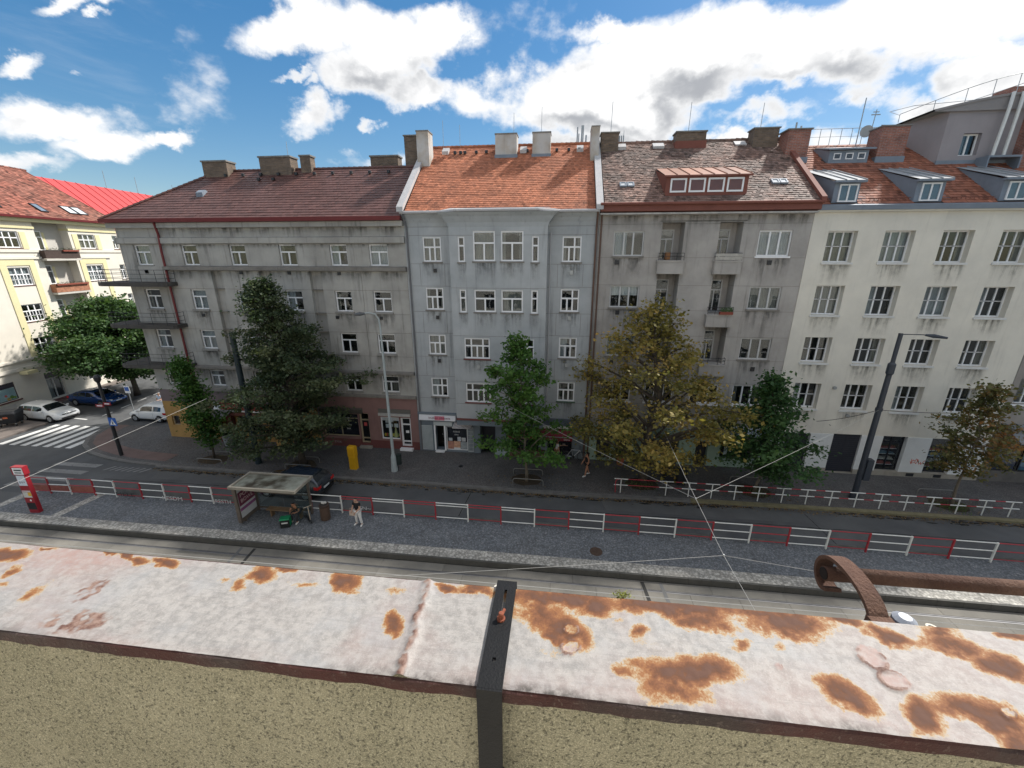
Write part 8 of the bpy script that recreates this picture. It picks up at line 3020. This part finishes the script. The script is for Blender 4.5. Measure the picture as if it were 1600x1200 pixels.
# core of the parapet and the sunlit street front of our own house
OWN = mat('own_house_front', (.68, .64, .56), .9, .08, .8)
fr = MB()
fr.box(-1.75, 1.75, CY0 + .034, CY1 - .012, 12.0, CZ - .012)
fr.build('core', OWN, HO, offO)
regs = []
for z0_ in (1.0, 4.2, 7.3, 10.3):
    for k in range(19):
        x = -28 + k * 3.1
        regs.append((x, x + 1.5, z0_, z0_ + 1.75, .16, 1, False))
        regs.append((x + .70, x + .80, z0_, z0_ + 1.75, .13, 2, False))
        regs.append((x, x + 1.5, z0_ + 1.2, z0_ + 1.28, .13, 2, False))
fw_ = heightwall(-30, 32, 0, 12.0, regs)
fw_.v = [(x, CY1 - .012 - y, z) for x, y, z in fw_.v]
fw_.box(-30, -1.76, CY1 - .3, CY1 - .013, 12.0, 13.0)
fw_.box(1.76, 32, CY1 - .3, CY1 - .013, 12.0, 13.0)
fw_.poly([(-30, CY1 - .02, 12.02), (32, CY1 - .02, 12.02), (32, -3.2, 12.02), (-30, -3.2, 12.02)])
fw_.poly([(-30, -3.2, 12.0), (32, -3.2, 12.0), (32, -3.2, 16.0), (-30, -3.2, 16.0)])
fw_.poly([(-30, -3.6, 16.0), (32, -3.6, 16.0), (32, -9, 20.0), (-30, -9, 20.0)])
fw_.build('own_front', [OWN, mat('own_dark_glass', (.03, .035, .04), .1, .1, 1, spec=.9), WHITE], HO, offO)

# black strap bracket over the coping
BLKP_ = mat('black_strap_paint', (.0065, .0068, .0075), .5, .25, 20, spec=.2, bump=.15, bscale=220)
sb = empty('strap_bracket', (-.10, .53, CZ), 0, 'black slotted steel strap bent over the coping', 'bracket')
offB = (-.10, .53, CZ)
st_ = MB()


def strap_x(y):
    f = (CY1 + .012 - y) / (CY1 + .012 - (CY0 - .008))
    return -.1035 + .0015 * f


W2 = .0232
TT = .0035
z0_, z1_ = CZ + .0045, CZ + .0085
ytop, yb = CY1 + .014, CY0 - .0075
sl0, sl1 = .676, .752           # slot
sx0, sx1 = -.1045, -.0985
cxm = -.1020


def bar(xa, xb, ya, yb_, za, zb_):
    st_.box(xa, xb, ya, yb_, za, zb_)


bar(cxm - W2, cxm + W2, sl1, ytop, z0_, z1_)
bar(cxm - W2, sx0, sl0, sl1, z0_, z1_)
bar(sx1, cxm + W2, sl0, sl1, z0_, z1_)
bar(cxm - W2, cxm + W2, .584, sl0, z0_, z1_)
bar(cxm - W2, cxm - .0035, .576, .584, z0_, z1_)
bar(cxm + .0035, cxm + W2, .576, .584, z0_, z1_)
bar(cxm - W2, cxm + W2, yb, .576, z0_, z1_)
bar(cxm - W2, cxm + W2, yb - .004, yb - .0002, CZ - .34, z1_ - .0002)
bar(cxm - W2, cxm + W2, ytop - .004, ytop - .0001, CZ - .03, z0_ - .0002)
sob = st_.build('strap', BLKP_, sb, offB)
MB().tube([(cxm + W2 - .004, yb - .002, CZ - .20), (cxm + W2 + .012, yb - .002, CZ - .22), (cxm + W2 + .010, yb - .002, CZ - .27), (cxm + W2 - .004, yb - .002, CZ - .29)], .006, 6).build('side_lug', BLKP_, sb, offB)
bt = MB()
bt.lathe((-.1015, .671, z1_), [(.009, 0), (.009, .004), (.006, .0042), (.006, .016), (.0045, .018)], 10)
bt.tube([(-.1015, .671, z1_ + .008), (-.0965, .688, z1_ + .010)], .0035, 6)
bt.build('rusty_bolt', mat('rusty_bolt', (.20, .062, .035), .8, .35, 60), sb, offB)

# rusty rail with its curled holder beyond the coping
rr_ = empty('rusty_rail', (.75, .95, 13.0), 0, 'rusty brown tube rail with a curled flat iron holder beyond the coping', 'rail')
offT = (.75, .95, 13.0)
RUSTB = mat('old_rust_brown', (.085, .042, .028), .8, .28, 14, bump=.5, bscale=160, tint=(.14, .078, .052), tint_scale=8, tint_amt=.7, speck=.3, speck_col=(.06, .03, .022), speck_scale=120)
MB().tube([(.706, .953, 13.008), (1.3, .953, 13.012), (2.2, .953, 13.02)], .0185, 18).build('tube', RUSTB, rr_, offT, smooth=True)
# flat iron: rises from below the coping, bends over and curls round the tube (in the plane across the street)
prof_ = [(.776, 12.90), (.782, 12.98), (.797, 13.030), (.830, 13.055), (.875, 13.066), (.920, 13.066), (.955, 13.056), (.980, 13.034), (.988, 13.004), (.977, 12.977), (.955, 12.966), (.934, 12.974)]
pth = []
for i in range(len(prof_) - 1):
    p0, p1, p2, p3 = (Vector(prof_[max(0, min(len(prof_) - 1, i + k))]) for k in (-1, 0, 1, 2))
    for q in range(5):
        tt = q / 5
        pth.append(.5 * ((2 * p1) + (p2 - p0) * tt + (2 * p0 - 5 * p1 + 4 * p2 - p3) * tt ** 2 + (3 * p1 - p0 - 3 * p2 + p3) * tt ** 3))
pth.append(Vector(prof_[-1]))
fi = MB()
rows = []
for i, p_ in enumerate(pth):
    d = (pth[min(i + 1, len(pth) - 1)] - pth[max(i - 1, 0)]).normalized()
    nn_ = Vector((-d.y, d.x)) * .0045
    a, b_ = p_ - nn_, p_ + nn_
    rows.append([(.704, a.x, a.y), (.744, a.x, a.y), (.744, b_.x, b_.y), (.704, b_.x, b_.y)])
for r0_, r1_ in zip(rows, rows[1:]):
    for k in range(4):
        fi.poly([r0_[k], r0_[(k + 1) % 4], r1_[(k + 1) % 4], r1_[k]])
fi.poly(rows[0][::-1])
fi.poly(rows[-1])
fi.build('curled_holder', RUSTB, rr_, offT)
MB().tube([(.7035, .953, 13.008), (.7055, .953, 13.008)], .0155, 16).build('tube_end_disc', mat('tube_shade_dark', (.012, .008, .007), .9, .2, 30), rr_, offT)  # near-black disc on the closed end paints the shade inside the tube
cl_ = MB()
cl_.box(.700, .748, .768, .800, 12.92, 13.035)
cl_.build('clamp', RUSTB, rr_, offT)
MB().tube([(.775, .795, 12.93), (.775, .795, 13.035), (.775, .795, 13.042)], [.022, .022, .012], 14).build('white_cap', mat('pale_plastic_cap', (.26, .28, .32), .4, .05, 10), rr_, offT)
# moss plant growing behind the coping edge
mo = MB()
for q in range(160):
    p_ = Vector((.165 + rnd.gauss(0, .010), .772 + abs(rnd.gauss(0, .004)), CZ - .006 + abs(rnd.gauss(0, .008))))
    a = Vector((rnd.gauss(0, 1), rnd.gauss(0, 1), rnd.gauss(0, 1))).normalized() * .005
    b_ = Vector((rnd.gauss(0, 1), rnd.gauss(0, 1), rnd.gauss(0, 1))).normalized() * .004
    mo.poly([p_, p_ + a, p_ + a + b_])
tag(mo.build('moss_tuft', mat('yellow_green_moss', (.22, .24, .05), .8, .4, 200)), 'small yellow green plant tuft peeping over the coping edge', 'plant')
